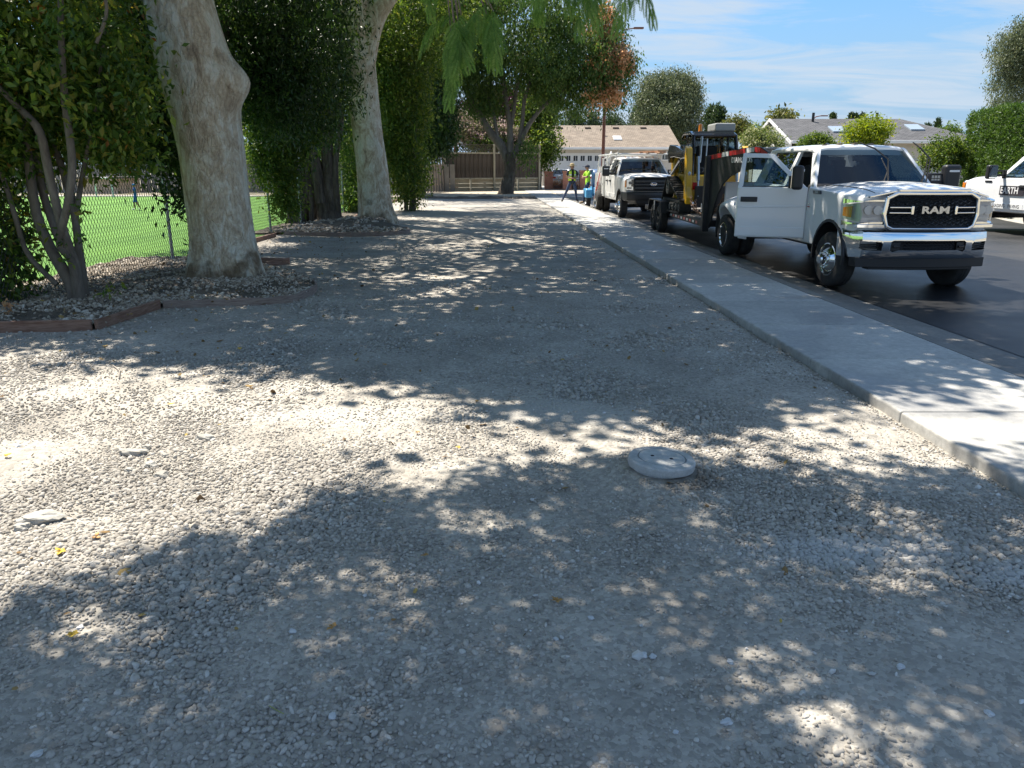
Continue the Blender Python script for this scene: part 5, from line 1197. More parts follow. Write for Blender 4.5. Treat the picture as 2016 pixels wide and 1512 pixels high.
    xe = {'crew': -3.05, 'extended': -2.62, 'regular': None}[cab]
    for s in (-1, 1):
        if open_door and s < 0: continue
        door(s, -.865, xb if cab != 'regular' else -2.1, root); mirror(s, root)
    for s in (-1, 1):
        if xe: door(s, xb - .012, xe, root)
    if open_door:
        s = -1; HX, HY = -.86, -1.0
        hinge = bpy.data.objects.new('open_door', None); COL.objects.link(hinge); hinge.parent = root
        dm = MB().prism(dpoly(-.88, -1.95), 'y', -.90, -1.012); dm.build('x', paint) if False else None
        d = dm.build('open_door', paint, root, bevel=.02, seg=3); bpy.data.objects.remove(hinge)
        d.name = 'open_door'
        pts = d.data
        M = Matrix.Translation((HX, HY, 0)) @ Matrix.Rotation(R(OPEN_ANGLE), 4, 'Z') @ Matrix.Translation((-HX, -HY, 0))
        kids = []
        def k_(mb, name, mm, **kw): o_ = mb.build(name, mm, d, **kw); kids.append(o_); return o_
        k_(MB().prism([(-.885, .65), (-1.945, .65), (-1.945, .80), (-.885, .80)], 'y', -1.0, -1.022), 'door_moulding', paint, bevel=.008)
        k_(MB().prism([(-.90, 1.12), (-1.94, 1.09), (-1.94, 1.115), (-.90, 1.15)], 'y', -1.0, -1.019), 'door_crease', paint, bevel=.008)
        fr = MB(); fm_ = lambda p: Vector((p[0], -(ytum(p[2]) + .03 - p[1]), p[2]))
        fr.prism([(-.90, 1.42), (-1.0, 1.42), (-1.48, 1.87), (-1.45, 1.935)], 'y', 0, .05, fm_)
        fr.prism([(-1.45, 1.935), (-1.48, 1.87), (-1.86, 1.88), (-1.92, 1.95)], 'y', 0, .05, fm_)
        fr.prism([(-1.92, 1.95), (-1.86, 1.88), (-1.87, 1.42), (-1.95, 1.42)], 'y', 0, .05, fm_)
        k_(fr, 'window_frame', paint, bevel=.006)
        ins = MB(); ins.prism([(-.985, 1.435), (-1.05, 1.435), (-1.05, 1.50)], 'y', .002, .045, fm_); k_(ins, 'window_sail', black_plastic)
        k_(MB().prism([(-.99, 1.425), (-1.87, 1.425), (-1.86, 1.88), (-1.48, 1.87)], 'y', .02, .026, fm_), 'door_window', pane)
        k_(MB().prism([(-.98, 1.415), (-1.88, 1.415), (-1.88, 1.435), (-.99, 1.435)], 'y', -.006, .02, fm_), 'window_seal', black_plastic)
        hm = MB().box((-1.76, -1.045, 1.23), (.24, .035, .05)); hm.box((-1.76, -1.015, 1.23), (.26, .012, .08)); k_(hm, 'handle', black_plastic, bevel=.01)
        k_(MB().b2((-1.9, -.90, .70), (-.95, -.86, 1.40)), 'door_trim', interior_dark, bevel=.02)
        x = -1.06
        h = k_(MB().box((x + .02, -1.30, 1.575), (.16, .28, .36)), 'mirror', black_plastic, bevel=.045, seg=3)
        k_(MB().b2((x - .07, -1.19, 1.42), (x - .064, -1.41, 1.72)), 'mirror_glass', chrome); k_(MB().b2((x + .098, -1.22, 1.665), (x + .108, -1.40, 1.70)), 'mirror_lamp', tape_white)
        a = MB().box((x, -1.10, 1.48), (.10, .24, .08)); a.box((x - .02, -.99, 1.50), (.20, .05, .20)); k_(a, 'mirror_arm', black_plastic, bevel=.015)
        d.data.transform(M); [o_.data.transform(M) for o_ in kids]
        # hinge-side jamb and rocker
        MB().b2((-1.93, -.99, .60), (-.90, -.80, .68)).build('rocker', paint, root, bevel=.02)
    # underside
    MB().b2((-wb - .9, -.45, .42), (.55, .45, .60)).build('chassis', black_plastic, root, bevel=.02)
    MB().cyl((0, -.75, .40), (0, .75, .40), .06, n=12).build('front_axle', black_plastic, root)
    MB().cyl((-wb, -.9, .40), (-wb, .9, .40), .08, n=12).build('rear_axle', black_plastic, root)
    if bed == 'box':
        x0 = cab_end - .05; x1 = -wb - 1.2
        outer = [(.62, .62), (.97, .66), (1.0, .8), (1.0, 1.30), (.97, 1.43), (.86, 1.44)]
        b = MB(); b.b2((x1, -.97, .62), (x0, -.86, 1.43)); b.b2((x1, .86, .62), (x0, .97, 1.43)); b.b2((x0 - .06, -.86, .8), (x0, .86, 1.43)); b.b2((x1, -.86, .66), (x1 + .06, .86, 1.42)); b.b2((x1 + .06, -.86, .8), (x0 - .06, .86, .86))
        bo = b.build('bed', paint, root, bevel=.025, seg=3)
        cs = [MB().cyl((-wb, s * .75, .47), (-wb, s * 1.3, .47), .5, n=36).build('cutter', interior_dark) for s in (-1, 1)]
        cut(bo, cs, 32)
        if wheels == 'dually':
            for s in (-1, 1):
                rr_ = []
                for k in range(25):
                    a = math.pi * (-.05 + 1.10 * k / 24); ex = 1.0 - .65 * abs(math.cos(a)) ** 4
                    ro = .66 - .05 * abs(math.cos(a)) ** 3; yo = .97 + .27 * ex
                    rr_.append([(-wb + q * math.cos(a), s * y_, .47 + q * math.sin(a)) for q, y_ in ((.50, .95), (.50, yo - .01), (.53, yo + .012), (.57, yo), (ro - .02, .97 + .17 * ex), (ro + .04, .975), (ro + .04, .95))])
                MB().rings(rr_).build('rear_fender', paint, root, smooth=50)
    # wheels
    if wheels == 'dually':
        for s in (-1, 1):
            wheel(root, 0, s * .875, s, style='dually_front', steer=R(STEER))
            wheel(root, -wb, s * .80, s, style='plain'); wheel(root, -wb, s * 1.09, s, style='dually_rear')
    else:
        for s in (-1, 1):
            wheel(root, 0, s * .87, s, style='steel'); wheel(root, -wb, s * .87, s, style='steel')
    # ---------- front end
    def F_(y, off=0): return .845 - .17 * y * y + off
    def plate(poly, o0, o1, name, mm, parent=root, bevel=0.0, smooth=None, cuts=10):
        """poly in (y,z), thickness o0..o1 ahead of the curved front"""
        mb = MB().prism(poly, 'x', o0, o1, None)
        mb.map(lambda p: Vector((F_(p.y, p.x), p.y, p.z)))
        return mb.build(name, mm, parent, bevel=bevel, smooth=smooth)
    def rim_(outer, inner, o0, o1, name, mm, bevel=.01):
        n = len(outer); V = []; Fs = []
        for o_, pl in ((o0, outer), (o1, outer), (o1, inner), (o0, inner)): V += [(F_(y, o_), y, z) for y, z in pl]
        for r_ in range(4):
            for j in range(n):
                k = (j + 1) % n; r2 = (r_ + 1) % 4; Fs.append((r_ * n + j, r_ * n + k, r2 * n + k, r2 * n + j))
        return MB().add(V, Fs).build(name, mm, root, bevel=bevel, smooth=40)
    def dens(poly, m=5):
        out = []
        for i in range(len(poly)):
            a, b_ = poly[i], poly[(i + 1) % len(poly)]
            for k in range(m): out.append((a[0] + (b_[0] - a[0]) * k / m, a[1] + (b_[1] - a[1]) * k / m))
        return out
    def bar(y0, y1, z, h, o0, o1, name, mm, m=8, z1=None, parent=root):
        rr_ = []
        for k in range(m + 1):
            y = y0 + (y1 - y0) * k / m; zz = z + ((z1 if z1 is not None else z) - z) * k / m
            rr_.append([(F_(y, o0), y, zz - h / 2), (F_(y, o1), y, zz - h / 2), (F_(y, o1), y, zz + h / 2), (F_(y, o0), y, zz + h / 2)])
        return MB().rings(rr_).build(name, mm, parent, bevel=min(h, .02) * .3, smooth=40)
    if front == 'ram':
        outer = dens([(-.52, 1.405), (.52, 1.405), (.66, 1.34), (.685, 1.10), (.63, .94), (.55, .90), (-.55, .90), (-.63, .94), (-.685, 1.10), (-.66, 1.34)])
        inner = dens([(-.505, 1.36), (.505, 1.36), (.61, 1.305), (.63, 1.10), (.595, .965), (.525, .93), (-.525, .93), (-.595, .965), (-.63, 1.10), (-.61, 1.305)])
        rim_(outer, inner, .0, .085, 'grille_surround', chrome, .014)
        rows_ = [[(F_(y, .015), y, z) for y in np.linspace(-.62, .62, 13)] for z in (.92, 1.37)]
        MB().rings(rows_, caps=False, closed=False).build('grille_backing', interior_dark, root, smooth=180)
        hx = MB(); cw, chh = .125, .052; r_ = 0; z = .955
        def inb(y, z): return inpoly([y], [z], inner)[0]
        while z < 1.345:
            y = -.62 + (cw * .5 if r_ % 2 else 0)
            while y < .62:
                P_ = [(y - cw * .5, z), (y - cw * .26, z + chh * .5), (y + cw * .26, z + chh * .5), (y + cw * .5, z)]
                for a, b_ in zip(P_, P_[1:]):
                    if inb(*a) and inb(*b_):
                        A_ = Vector((F_(a[0], .035), *a)); B_ = Vector((F_(b_[0], .035), *b_)); hx.tube([A_, B_], .0065, 4)
                y += cw
            z += chh * .5; r_ += 1
        hx.build('grille_mesh', black_gloss, root)
        for s in (-1, 1):
            for dz in (.036, -.036): bar(s * .31, s * .60, 1.165 + dz, .018, .05, .085, 'grille_bar', chrome)
            bar(s * .285, s * .325, 1.165, .115, .05, .09, 'grille_bracket', chrome, 2)
        ct = F_(0, .085)
        text('grille_lettering', 'RAM', .128, mat('dull_chrome', (0.5, 0.51, 0.53), .16, 1.0), root, .012, frame_mat((ct, 0, 1.165), (0, 1, 0), (0, 0, 1)), 1.5, offset=.005)
        bar(-.50, .50, 1.425, .035, -.02, .07, 'hood_trim', chrome, 14)
        for s in (-1, 1):
            bar(s * .51, s * .84, 1.418, .026, -.03, .03, 'hood_trim', chrome, 8, 1.335)
            path = [(F_(y), y, min(1, (y - .64) / .12)) for y in (.645, .70, .76, .82, .88)] + [(.665, .935, 1), (.60, .975, 1), (.52, 1.0, 1), (.44, 1.012, 1)]
            def lamp(off, zlo, zhi, i0=0, i1=9, th=.012):
                rr_ = []
                for k_ in range(i0, i1):
                    x_, y_, q_ = path[k_]; a_ = path[max(k_ - 1, 0)]; b_ = path[min(k_ + 1, len(path) - 1)]; n_ = Vector((b_[1] - a_[1], -(b_[0] - a_[0]), 0)).normalized()
                    e_ = k_ / (len(path) - 1.0); lo = zlo + .07 * max(0, e_ - .55) ; hi = zhi - .09 * max(0, e_ - .3)
                    p0_ = Vector((x_, y_, 0)) + n_ * off; p1_ = Vector((x_, y_, 0)) + n_ * (off + th)
                    rr_.append([(p0_.x, s * p0_.y, lo), (p1_.x, s * p1_.y, lo), (p1_.x, s * p1_.y, hi), (p0_.x, s * p0_.y, hi)])
                return MB().rings(rr_)
            back = lamp(.0, 1.0, 1.285, th=.008).build('headlight', mat('lamp_bowl', (0.42, 0.43, 0.45), .3, .35), root, smooth=50)
            for yy, rr_ in ((.73, .062), (.845, .062)):
                MB().lathe([(rr_, .045), (rr_ * .95, .0), (rr_ * .6, -.03), (.004, -.04)], (F_(yy, .005), s * yy, 1.16), 'x', 20).build('reflector', steel, back, smooth=50)
                MB().ball((F_(yy, .012), s * yy, 1.16), (.03, .036, .036)).build('projector', black_gloss, back, smooth=180)
            lamp(.012, 1.03, 1.065, 1, 7).build('lower_reflector', steel, back, smooth=50)
            lamp(.028, 1.04, 1.25, 6, 9).build('marker', amber, back, smooth=50)
            lamp(.04, 1.0, 1.285, th=.004).build('lens', lamp_lens, back, smooth=50)
            lamp(.0, 1.278, 1.30, th=.05).build('lamp_trim', chrome, root, smooth=50); lamp(.0, .975, 1.003, th=.05).build('lamp_trim', chrome, root, smooth=50)
            bar(s * .62, s * .97, .945, .05, -.06, .055, 'lower_trim', chrome, 6)
        bz = [(-.14, .885), (.02, .89), (.075, .865), (.095, .80), (.095, .70), (.075, .55), (.045, .505), (-.10, .50)]
        bump_m, bump_n = chrome, 'bumper'
    else:
        outer = dens([(-.60, 1.385), (.60, 1.385), (.665, 1.33), (.655, .98), (.60, .93), (-.60, .93), (-.655, .98), (-.665, 1.33)])
        inner = dens([(-.58, 1.36), (.58, 1.36), (.635, 1.31), (.625, .99), (.58, .95), (-.58, .95), (-.625, .99), (-.635, 1.31)])
        rim_(outer, inner, .0, .07, 'grille_surround', black_plastic, .01)
        rows_ = [[(F_(y, .01), y, z) for y in np.linspace(-.64, .64, 13)] for z in (.94, 1.37)]
        MB().rings(rows_, caps=False, closed=False).build('grille_backing', interior_dark, root, smooth=180)
        gb_ = mat('grille_grey', (0.05, 0.052, 0.055), 0.4)
        bar(-.62, .62, 1.255, .075, .02, .075, 'grille_bar', gb_, 12); bar(-.62, .62, 1.145, .06, .02, .08, 'grille_bar', gb_, 12); bar(-.62, .62, 1.035, .075, .02, .075, 'grille_bar', gb_, 12)
        for z in (1.32, 1.20, 1.09, .98): bar(-.62, .62, z, .015, .015, .045, 'grille_slat', black_plastic, 12)
        ov = MB().lathe([(1.0, -.01), (1.0, .012), (.95, .018), (.01, .018)], (0, 0, 0), 'x', 32); ov.map(lambda p: Vector((F_(0, .085) + p.x, p.y * .125, 1.16 + p.z * .056)))
        badge = ov.build('badge_oval', [mat('badge_blue', (0.01, 0.035, 0.16), 0.25, coat=.6)], root, smooth=35)
        rg = MB().tube([(F_(0, .10), .121 * math.cos(a), 1.16 + .053 * math.sin(a)) for a in np.linspace(0, 2 * math.pi, 33)], .005, 6); rg.build('badge_rim', chrome, badge, smooth=180)
        text('badge_lettering', 'Ford', .085, chrome, badge, .003, frame_mat((F_(0, .106), 0, 1.157), (0, 1, 0), (0, 0, 1)), 1.1, shear=.3)
        for s in (-1, 1):
            lampo = [(s * .67, .96), (s * .90, .98), (s * .935, 1.08), (s * .935, 1.30), (s * .89, 1.345), (s * .68, 1.345)]
            back = plate(lampo, -.04, .01, 'headlight', chrome)
            MB().ball((F_(.78, .02), s * .78, 1.20), (.03, .055, .055)).build('projector', black_gloss, back, smooth=180)
            plate([(s * .675, 1.08), (s * .74, 1.08), (s * .74, 1.32), (s * .675, 1.32)], .01, .03, 'lamp_divider', black_plastic, back)
            MB().b2((F_(.8, .0), s * .70, 1.0), (F_(.8, .03), s * .88, 1.06)).build('lower_reflector', steel, back, bevel=.008)
            plate([(s * .90, 1.05), (s * .94, 1.06), (s * .94, 1.28), (s * .90, 1.30)], -.05, .05, 'marker', amber, back)
            plate(dens(lampo, 2), .055, .06, 'lens', lamp_lens, back)
        bz = [(-.14, .90), (.06, .90), (.12, .88), (.13, .80), (.12, .68), (.09, .62), (-.10, .61)]
        bump_m, bump_n = mat('bumper_black', (0.022, 0.023, 0.025), 0.35), 'bumper'
    rr_ = []
    for k in range(33):
        y = -1.01 + 2.02 * k / 32; e_ = smooth01(.84, 1.01, abs(y)); sh = 1 - .25 * smooth01(.6, 1.0, abs(y))
        drop = .0
        rr_.append([(F_(y) + dx * sh - .30 * e_ ** 2, y, z + drop) for dx, z in bz])
    bm_ = MB().rings(rr_).build(bump_n, bump_m, root)
    if front == 'ram':
        cs = [MB().prism([(-.53, .625), (-.50, .60), (-.42, .625), (.42, .625), (.50, .60), (.53, .625), (.53, .735), (.50, .755), (-.50, .755), (-.53, .735)], 'x', F_(.5) - .02, 1.4).build('cutter', black_plastic)]
        for s in (-1, 1): cs.append(MB().prism([(s * .64, .615), (s * .86, .62), (s * .90, .645), (s * .90, .74), (s * .66, .735), (s * .635, .71)], 'x', .60, 1.4).build('cutter', black_plastic))
        cut(bm_, cs, 30)
        bar(-.54, .54, .68, .16, .015, .03, 'intake', interior_dark, 10)
        hx = MB()
        for k in range(3):
            for j in range(14): hx.tube([(F_(-.36 + j * .052, .06), -.36 + j * .052, .635 + k * .04), (F_(-.334 + j * .052, .06), -.334 + j * .052, .655 + k * .04), (F_(-.308 + j * .052, .06), -.308 + j * .052, .635 + k * .04)], .005, 4)
        hx.build('intake_mesh', black_gloss, root)
        for s in (-1, 1):
            bar(s * .40, s * .52, .675, .12, .03, .075, 'tow_hook_pocket', black_plastic, 3); bar(s * .42, s * .50, .675, .03, .07, .11, 'tow_hook', black_gloss, 2)
            for z in (.645, .67, .695): bar(s * .65, s * .89, z, .012, -.03, .04, 'fog_lamp_slat', black_plastic, 4)
        bar(-.93, .93, .445, .13, -.16, .03, 'valance', black_plastic, 16); bar(-.75, .75, .37, .05, -.16, .0, 'valance_lip', black_plastic, 12)
        bar(-.60, .60, .885, .02, -.02, .06, 'grille_gap', black_plastic, 10)
        for s in (-1, 1):
            bd = MB().prism([(-.40, 1.335), (-.66, 1.335), (-.69, 1.385), (-.42, 1.385)], 'y', s * 1.0, s * 1.022).build('fender_badge', black_gloss, root, bevel=.004)
            text('badge_lettering', '3500', .045, chrome, bd, .002, frame_mat((-.545, s * 1.023, 1.36), (s * -1.0, 0, 0), (0, 0, 1)), 1.2)
            em = MB().ball((-.80, s * 1.02, 1.18), (.014, .006, .028)).build('engine_emblem', chrome, root, smooth=180)
            MB().b2((-.83, s * 1.012, 1.125), (-.765, s * 1.02, 1.14)).build('emblem_strip', tape_red, root)
        # roof clearance lamps, aerial fin, raised wipers
        for y in (-.52, -.26, 0, .26, .52):
            zz = zt + .05 - .03 * (abs(y) / .52) ** 2
            MB().box((-1.60, y, zz + .022), (.12, .07, .035), (0, R(-6), 0)).build('roof_lamp', mat('roof_lamp', (0.10, 0.075, 0.05), .3), root, bevel=.012, seg=3)
        MB().prism([(-1.62, 2.03), (-1.80, 2.03), (-1.79, 2.11), (-1.75, 2.115)], 'y', -.42, -.36).build('aerial_fin', black_gloss, root, bevel=.015)
        for (y0, y1, y2, lean) in ((.10, -.06, -.34, 0.0), (.70, .66, .52, .0)):
            w_ = MB().tube([(-.72, y0, 1.49), (-.60, y0 - .02, 1.68), (-.56, y1, 1.86)], [.014, .011, .009], 6)
            w_.tube([(-.58, y0 - .0, 1.52), (-.52, (y0 + y1) / 2, 1.85), (-.60, y1 - .1, 2.0), (-.78, y2, 2.10)], [.010, .012, .012, .008], 6)
            w_.build('wiper', black_plastic, root, smooth=40)
    else:
        bar(-.55, .55, .57, .10, -.12, .05, 'valance', black_plastic, 10)
        bar(-.30, .30, .76, .05, .09, .14, 'plate_recess', black_plastic, 4)
        for y in (-.52, -.26, 0, .26, .52): MB().box((-1.60, y, zt + .06), (.10, .05, .03)).build('roof_lamp', amber, root, bevel=.008)
        w_ = MB().tube([(-.74, .55, 1.50), (-.86, .1, 1.58)], .01, 6); w_.tube([(-.74, -.05, 1.50), (-.88, -.55, 1.60)], .01, 6); w_.build('wiper', black_plastic, root)
    return root

# ---- white pickup with the open passenger door
OPEN_ANGLE = 66; STEER = 4
ram = thing('pickup_truck', 'white dual-wheel pickup with chrome grille and its passenger door standing open', 'pickup truck', (6.0, 12.12, -0.075), R(-87.3), scale=1.05)
pickup(ram, 'crew', 'ram', white_paint, True, 'box', 'dually')

# ---- white utility truck with ladder rack behind the trailer
STEER = 0
fo = thing('utility_truck', 'white utility truck with black grille bars and ladder rack parked behind the loader trailer', 'utility truck', (5.05, 29.35, -0.08), R(-87), scale=1.05)
pickup(fo, 'extended', 'ford', work_white, False, 'none', 'dually', 3.9)
sb = MB()
for s in (-1, 1):
    y0, y1 = (.62, 1.06) if s > 0 else (-1.06, -.62)
    sb = MB().prism([(-3.02, .72), (-3.02, 1.50), (-5.15, 1.50), (-5.15, .62), (-4.55, .62), (-4.5, .85), (-4.35, 1.02), (-4.1, 1.08), (-3.85, 1.08), (-3.55, 1.02), (-3.38, .85), (-3.32, .62), (-3.02, .62)], 'y', y0, y1)
    b_ = sb.build('side_cabinet', work_white, fo, bevel=.02)
    yo = s * 1.062
    for (x0, x1, z0, z1) in ((-3.06, -3.36, .70, 1.46), (-3.42, -4.5, 1.12, 1.46), (-4.56, -5.1, .68, 1.46)):
        d_ = MB().b2((x1, yo - .004 * s, z0), (x0, yo + .014 * s, z1)).build('cabinet_door', work_white, b_, bevel=.01)
        MB().b2((x0 - .10, yo + .010 * s, (z0 + z1) / 2 - .03), (x0 - .05, yo + .026 * s, (z0 + z1) / 2 + .03)).build('latch', steel, b_)
MB().b2((-5.15, -.62, .75), (-3.02, .62, .82)).build('bed_floor', work_white, fo)
MB().b2((-3.06, -.62, .82), (-3.02, .62, 1.55)).build('bulkhead', work_white, fo)
rk = MB()
for s in (-1, 1):
    for x in (-3.1, -5.05): rk.cyl((x, s * .98, 1.48), (x, s * .92, 2.18), .028, n=8)
    rk.tube([(-5.25, s * .92, 2.18), (-3.0, s * .92, 2.18), (-1.3, s * .90, 2.20), (-.95, s * .90, 2.20)], .03, 8)
    rk.cyl((-1.35, s * .90, 2.02), (-1.35, s * .9, 2.20), .022, n=8); rk.tube([(-3.1, s * .98, 1.9), (-2.6, s * .95, 2.18)], .02, 8)
for x in (-1.0, -3.0, -4.1, -5.2): rk.cyl((x, -.92, 2.18), (x, .92, 2.18), .028, n=8)
rk.build('ladder_rack', work_white, fo, smooth=40)
# arm tool and box on the cabinet roof
cr = MB().tube([(-3.2, -.86, 1.5), (-3.2, -.86, 1.9), (-3.2, -.80, 2.15), (-3.5, -.72, 2.3)], [.06, .05, .045, .03], 8); cr.b2((-3.45, -1.0, 1.5), (-3.1, -.7, 1.66)); cr.tube([(-4.2, -.9, 1.5), (-4.2, -.9, 2.05), (-4.1, -.6, 2.15)], .04, 8); cr.b2((-4.7, -1.02, 1.5), (-4.3, -.7, 1.75))
cr.build('crane_arm', work_white, fo, smooth=40)
# boards lying on the rack
lum = thing('lumber_stack', 'reddish boards laid across the utility truck rack', 'lumber', (0, 0, 0))
rl = random.Random(4)
Mf = Matrix.Translation((5.05, 29.35, -0.08)) @ Matrix.Rotation(R(-87), 4, 'Z') @ Matrix.Scale(1.05, 4)
for k in range(7):
    y = .05 + .13 * k + rl.uniform(-.02, .02); z = 2.232 + (.045 if k % 3 == 1 else 0) * 0
    MB().box((-2.2 + rl.uniform(-.4, .4), y, z), (2.6 + rl.uniform(-.5, .5), .11, .045), (0, 0, rl.uniform(-.03, .03))).xf(Mf).build('board', mat('fresh_board', (0.30, 0.15, 0.085), .8, col2=(0.42, 0.27, 0.17), nscale=5), lum)
MB().box((-1.9, .55, 2.285), (1.6, .20, .05), (0, 0, .3)).xf(Mf).build('board', mat('fresh_board', (0, 0, 0)), lum)
MB().box((-1.6, .75, 2.285), (1.3, .14, .05), (0, 0, -.2)).xf(Mf).build('board', mat('fresh_board', (0, 0, 0)), lum)

# ---- white company pickup across the road
ear = thing('pickup_truck', 'white company pickup with lettered door parked along the far kerb', 'pickup truck', (0, 0, 0), R(93), scale=1.05)
pickup(ear, 'crew', 'ford', white_paint, False, 'box', 'single', 4.1)
ear.location = (14.61, 23.0, -0.06)
sg = MB().b2((-1.93, 1.027, 1.0), (-1.0, 1.033, 1.24)).build('door_sign', mat('sign_dark', (0.035, 0.03, 0.038), .5), ear)
# the wording goes on past the edge of the photograph; only what shows is lettered
text('sign_lettering', 'EARTH', .235, mat('sign_white', (0.8, 0.8, 0.8), .5), sg, .0015, frame_mat((-1.03, 1.0345, 1.118), (-1, 0, 0), (0, 0, 1)), 0.95, align='LEFT', offset=.004)
text('sill_lettering', 'GRADING   PAVING', .125, mat('sign_grey', (0.12, 0.12, 0.13), .5), ear, .0015, frame_mat((-.74, 1.0285, .725), (-1, 0, 0), (0, 0, 1)), .95, align='LEFT', space=1.05)
MB().b2((-.62, 1.012, 1.315), (-.33, 1.02, 1.365)).build('fender_badge', black_gloss, ear)
# ================================================================ GOOSENECK TRAILER
TX, TY, TZ = 5.5, 23.1, -0.075
tl = thing('gooseneck_trailer', 'black gooseneck trailer with red and white tape hitched to the open-door pickup', 'trailer', (TX, TY, TZ))
fr = MB()
for s in (-1, 1): fr.b2((s * .95, -4.85, .46), (s * 1.02, 3.2, .61))
fr.b2((-.95, -4.85, .46), (.95, -4.75, .61)); fr.b2((-.95, 3.1, .46), (.95, 3.2, .61))
for y in np.arange(-4.2, 3.0, .8): fr.b2((-.94, y - .04, .47), (.94, y + .04, .57))
fr.build('frame', trailer_black, tl, bevel=.008)
m_deck = mat('deck_plank', (0.11, 0.095, 0.08), .85, col2=(0.22, 0.20, 0.175), nscale=4, stretch=(6, 1, 1), bump=.3)
for k in range(9):
    x = -.84 + k * .21; MB().b2((x - .1, -4.72, .575), (x + .1, 3.08, .625)).build('plank', m_deck, tl, bevel=.006)
for s in (-1, 1):
    for k in range(10):
        MB().b2((s * 1.021, -4.3 + k * .34, .50), (s * 1.025, -4.12 + k * .34, .56)).build('tape', tape_red if k % 2 == 0 else tape_white, tl)
    # fender: raised plate with slanted ends over the tandem wheels
    prof = [(-1.05, .55), (-.92, .86), (-.86, .90), (.86, .90), (.92, .86), (1.05, .55), (1.01, .55), (.88, .83), (.83, .865), (-.83, .865), (-.88, .83), (-1.01, .55)]
    f_ = MB().prism([(y, z) for y, z in prof], 'x', s * 1.0, s * 1.30).build('fender', trailer_black, tl, bevel=.008)
    MB().prism([(-.10, .865), (.10, .865), (.02, .60), (-.02, .60)], 'x', s * 1.28, s * 1.30).build('fender_gusset', galv, tl)
    for y in (-.44, .44):
        w = wheel(tl, 0, 0, -1 if s > 0 else 1, r=.38, w=.23, style='plain'); w.location = (s * 1.14, y, .38); w.rotation_euler = (0, 0, R(90))
    # tapering neck plate
    p0 = Vector((s * .96, -4.8, 0)); p1 = Vector((s * .25, -8.25, 0)); dr = (p1 - p0); Ln = dr.length; dr.normalize(); nn = Vector((dr.y, -dr.x, 0)) * (.02)
    top_ = [(0, 2.08), (1.0, 2.16), (2.1, 2.225), (2.35, 2.2), (3.5, 1.80)]
    bot_ = [(3.5, 1.55), (2.6, 1.76), (2.0, 1.77), (1.5, 1.72), (1.1, 1.62), (.8, 1.46), (.58, 1.22), (.42, .9), (.32, .6), (.22, .44), (0, .44)]
    V = []
    poly = top_ + bot_
    mb = MB(); A_ = [p0 + dr * a + Vector((0, 0, z)) + nn for a, z in poly]; B_ = [p0 + dr * a + Vector((0, 0, z)) - nn for a, z in poly]; n = len(poly)
    mb.add(A_ + B_, [tuple(range(n)), tuple(range(2 * n - 1, n - 1, -1))] + [(j, (j + 1) % n, n + (j + 1) % n, n + j) for j in range(n)])
    pl = mb.build('neck_plate', trailer_black, tl)
    ou = Vector((-dr.y, dr.x, 0)); ou = ou if ou.x * s > 0 else -ou
    tape_i = 0
    for (a0, z0), (a1, z1) in zip(top_, top_[1:]):
        m_ = max(1, int((a1 - a0) / .28))
        for k in range(m_):
            u0 = a0 + (a1 - a0) * k / m_ + .01; u1 = a0 + (a1 - a0) * (k + 1) / m_ - .01
            zf = lambda u: z0 + (z1 - z0) * (u - a0) / (a1 - a0)
            q = [p0 + dr * u0 + Vector((0, 0, zf(u0) - .11)), p0 + dr * u1 + Vector((0, 0, zf(u1) - .11)), p0 + dr * u1 + Vector((0, 0, zf(u1) - .015)), p0 + dr * u0 + Vector((0, 0, zf(u0) - .015))]
            t_ = MB().add([c + ou * .022 for c in q] + [c + ou * .026 for c in q], [(0, 1, 2, 3), (7, 6, 5, 4), (0, 1, 5, 4), (1, 2, 6, 5), (2, 3, 7, 6), (3, 0, 4, 7)]).build('tape', tape_white if tape_i % 3 == 2 else tape_red, pl)
            tape_i += 1
    if s < 0:
        o_ = p0 + dr * 1.60 + Vector((0, 0, 1.955)) + ou * .0225
        text('neck_lettering', "DIAMOND'S", .155, tape_white, pl, .0015, frame_mat(o_, dr, (0, 0, 1)), 1.08, offset=.003)
    MB().b2((s * .98 - .075, -4.96, .36), (s * .98 + .075, -4.80, 2.06)).build('upright', trailer_black, tl, bevel=.01)
    MB().b2((s * .72 - .04, -5.1, .25), (s * .72 + .04, -5.02, .95)).build('jack_leg', trailer_black, tl, bevel=.01)
    MB().b2((s * 1.085, -4.93, .80), (s * 1.09, -4.86, 1.0)).build('decal', tape_white, tl)
mb = MB(); mb.rings([[(-.92, -4.85, 2.065), (.92, -4.85, 2.065)], [(-.72, -5.8, 2.14), (.72, -5.8, 2.14)], [(-.50, -6.85, 2.20), (.5, -6.85, 2.2)], [(-.45, -7.1, 2.18), (.45, -7.1, 2.18)]], caps=False, closed=False)
mb.build('neck_deck', mat('tread_plate', (0.28, 0.26, 0.22), .55, .3, col2=(0.4, 0.37, 0.32), nscale=6), tl)
MB().cyl((0, -8.1, 1.0), (0, -8.1, 1.85), .07, n=14).build('coupler', trailer_black, tl)

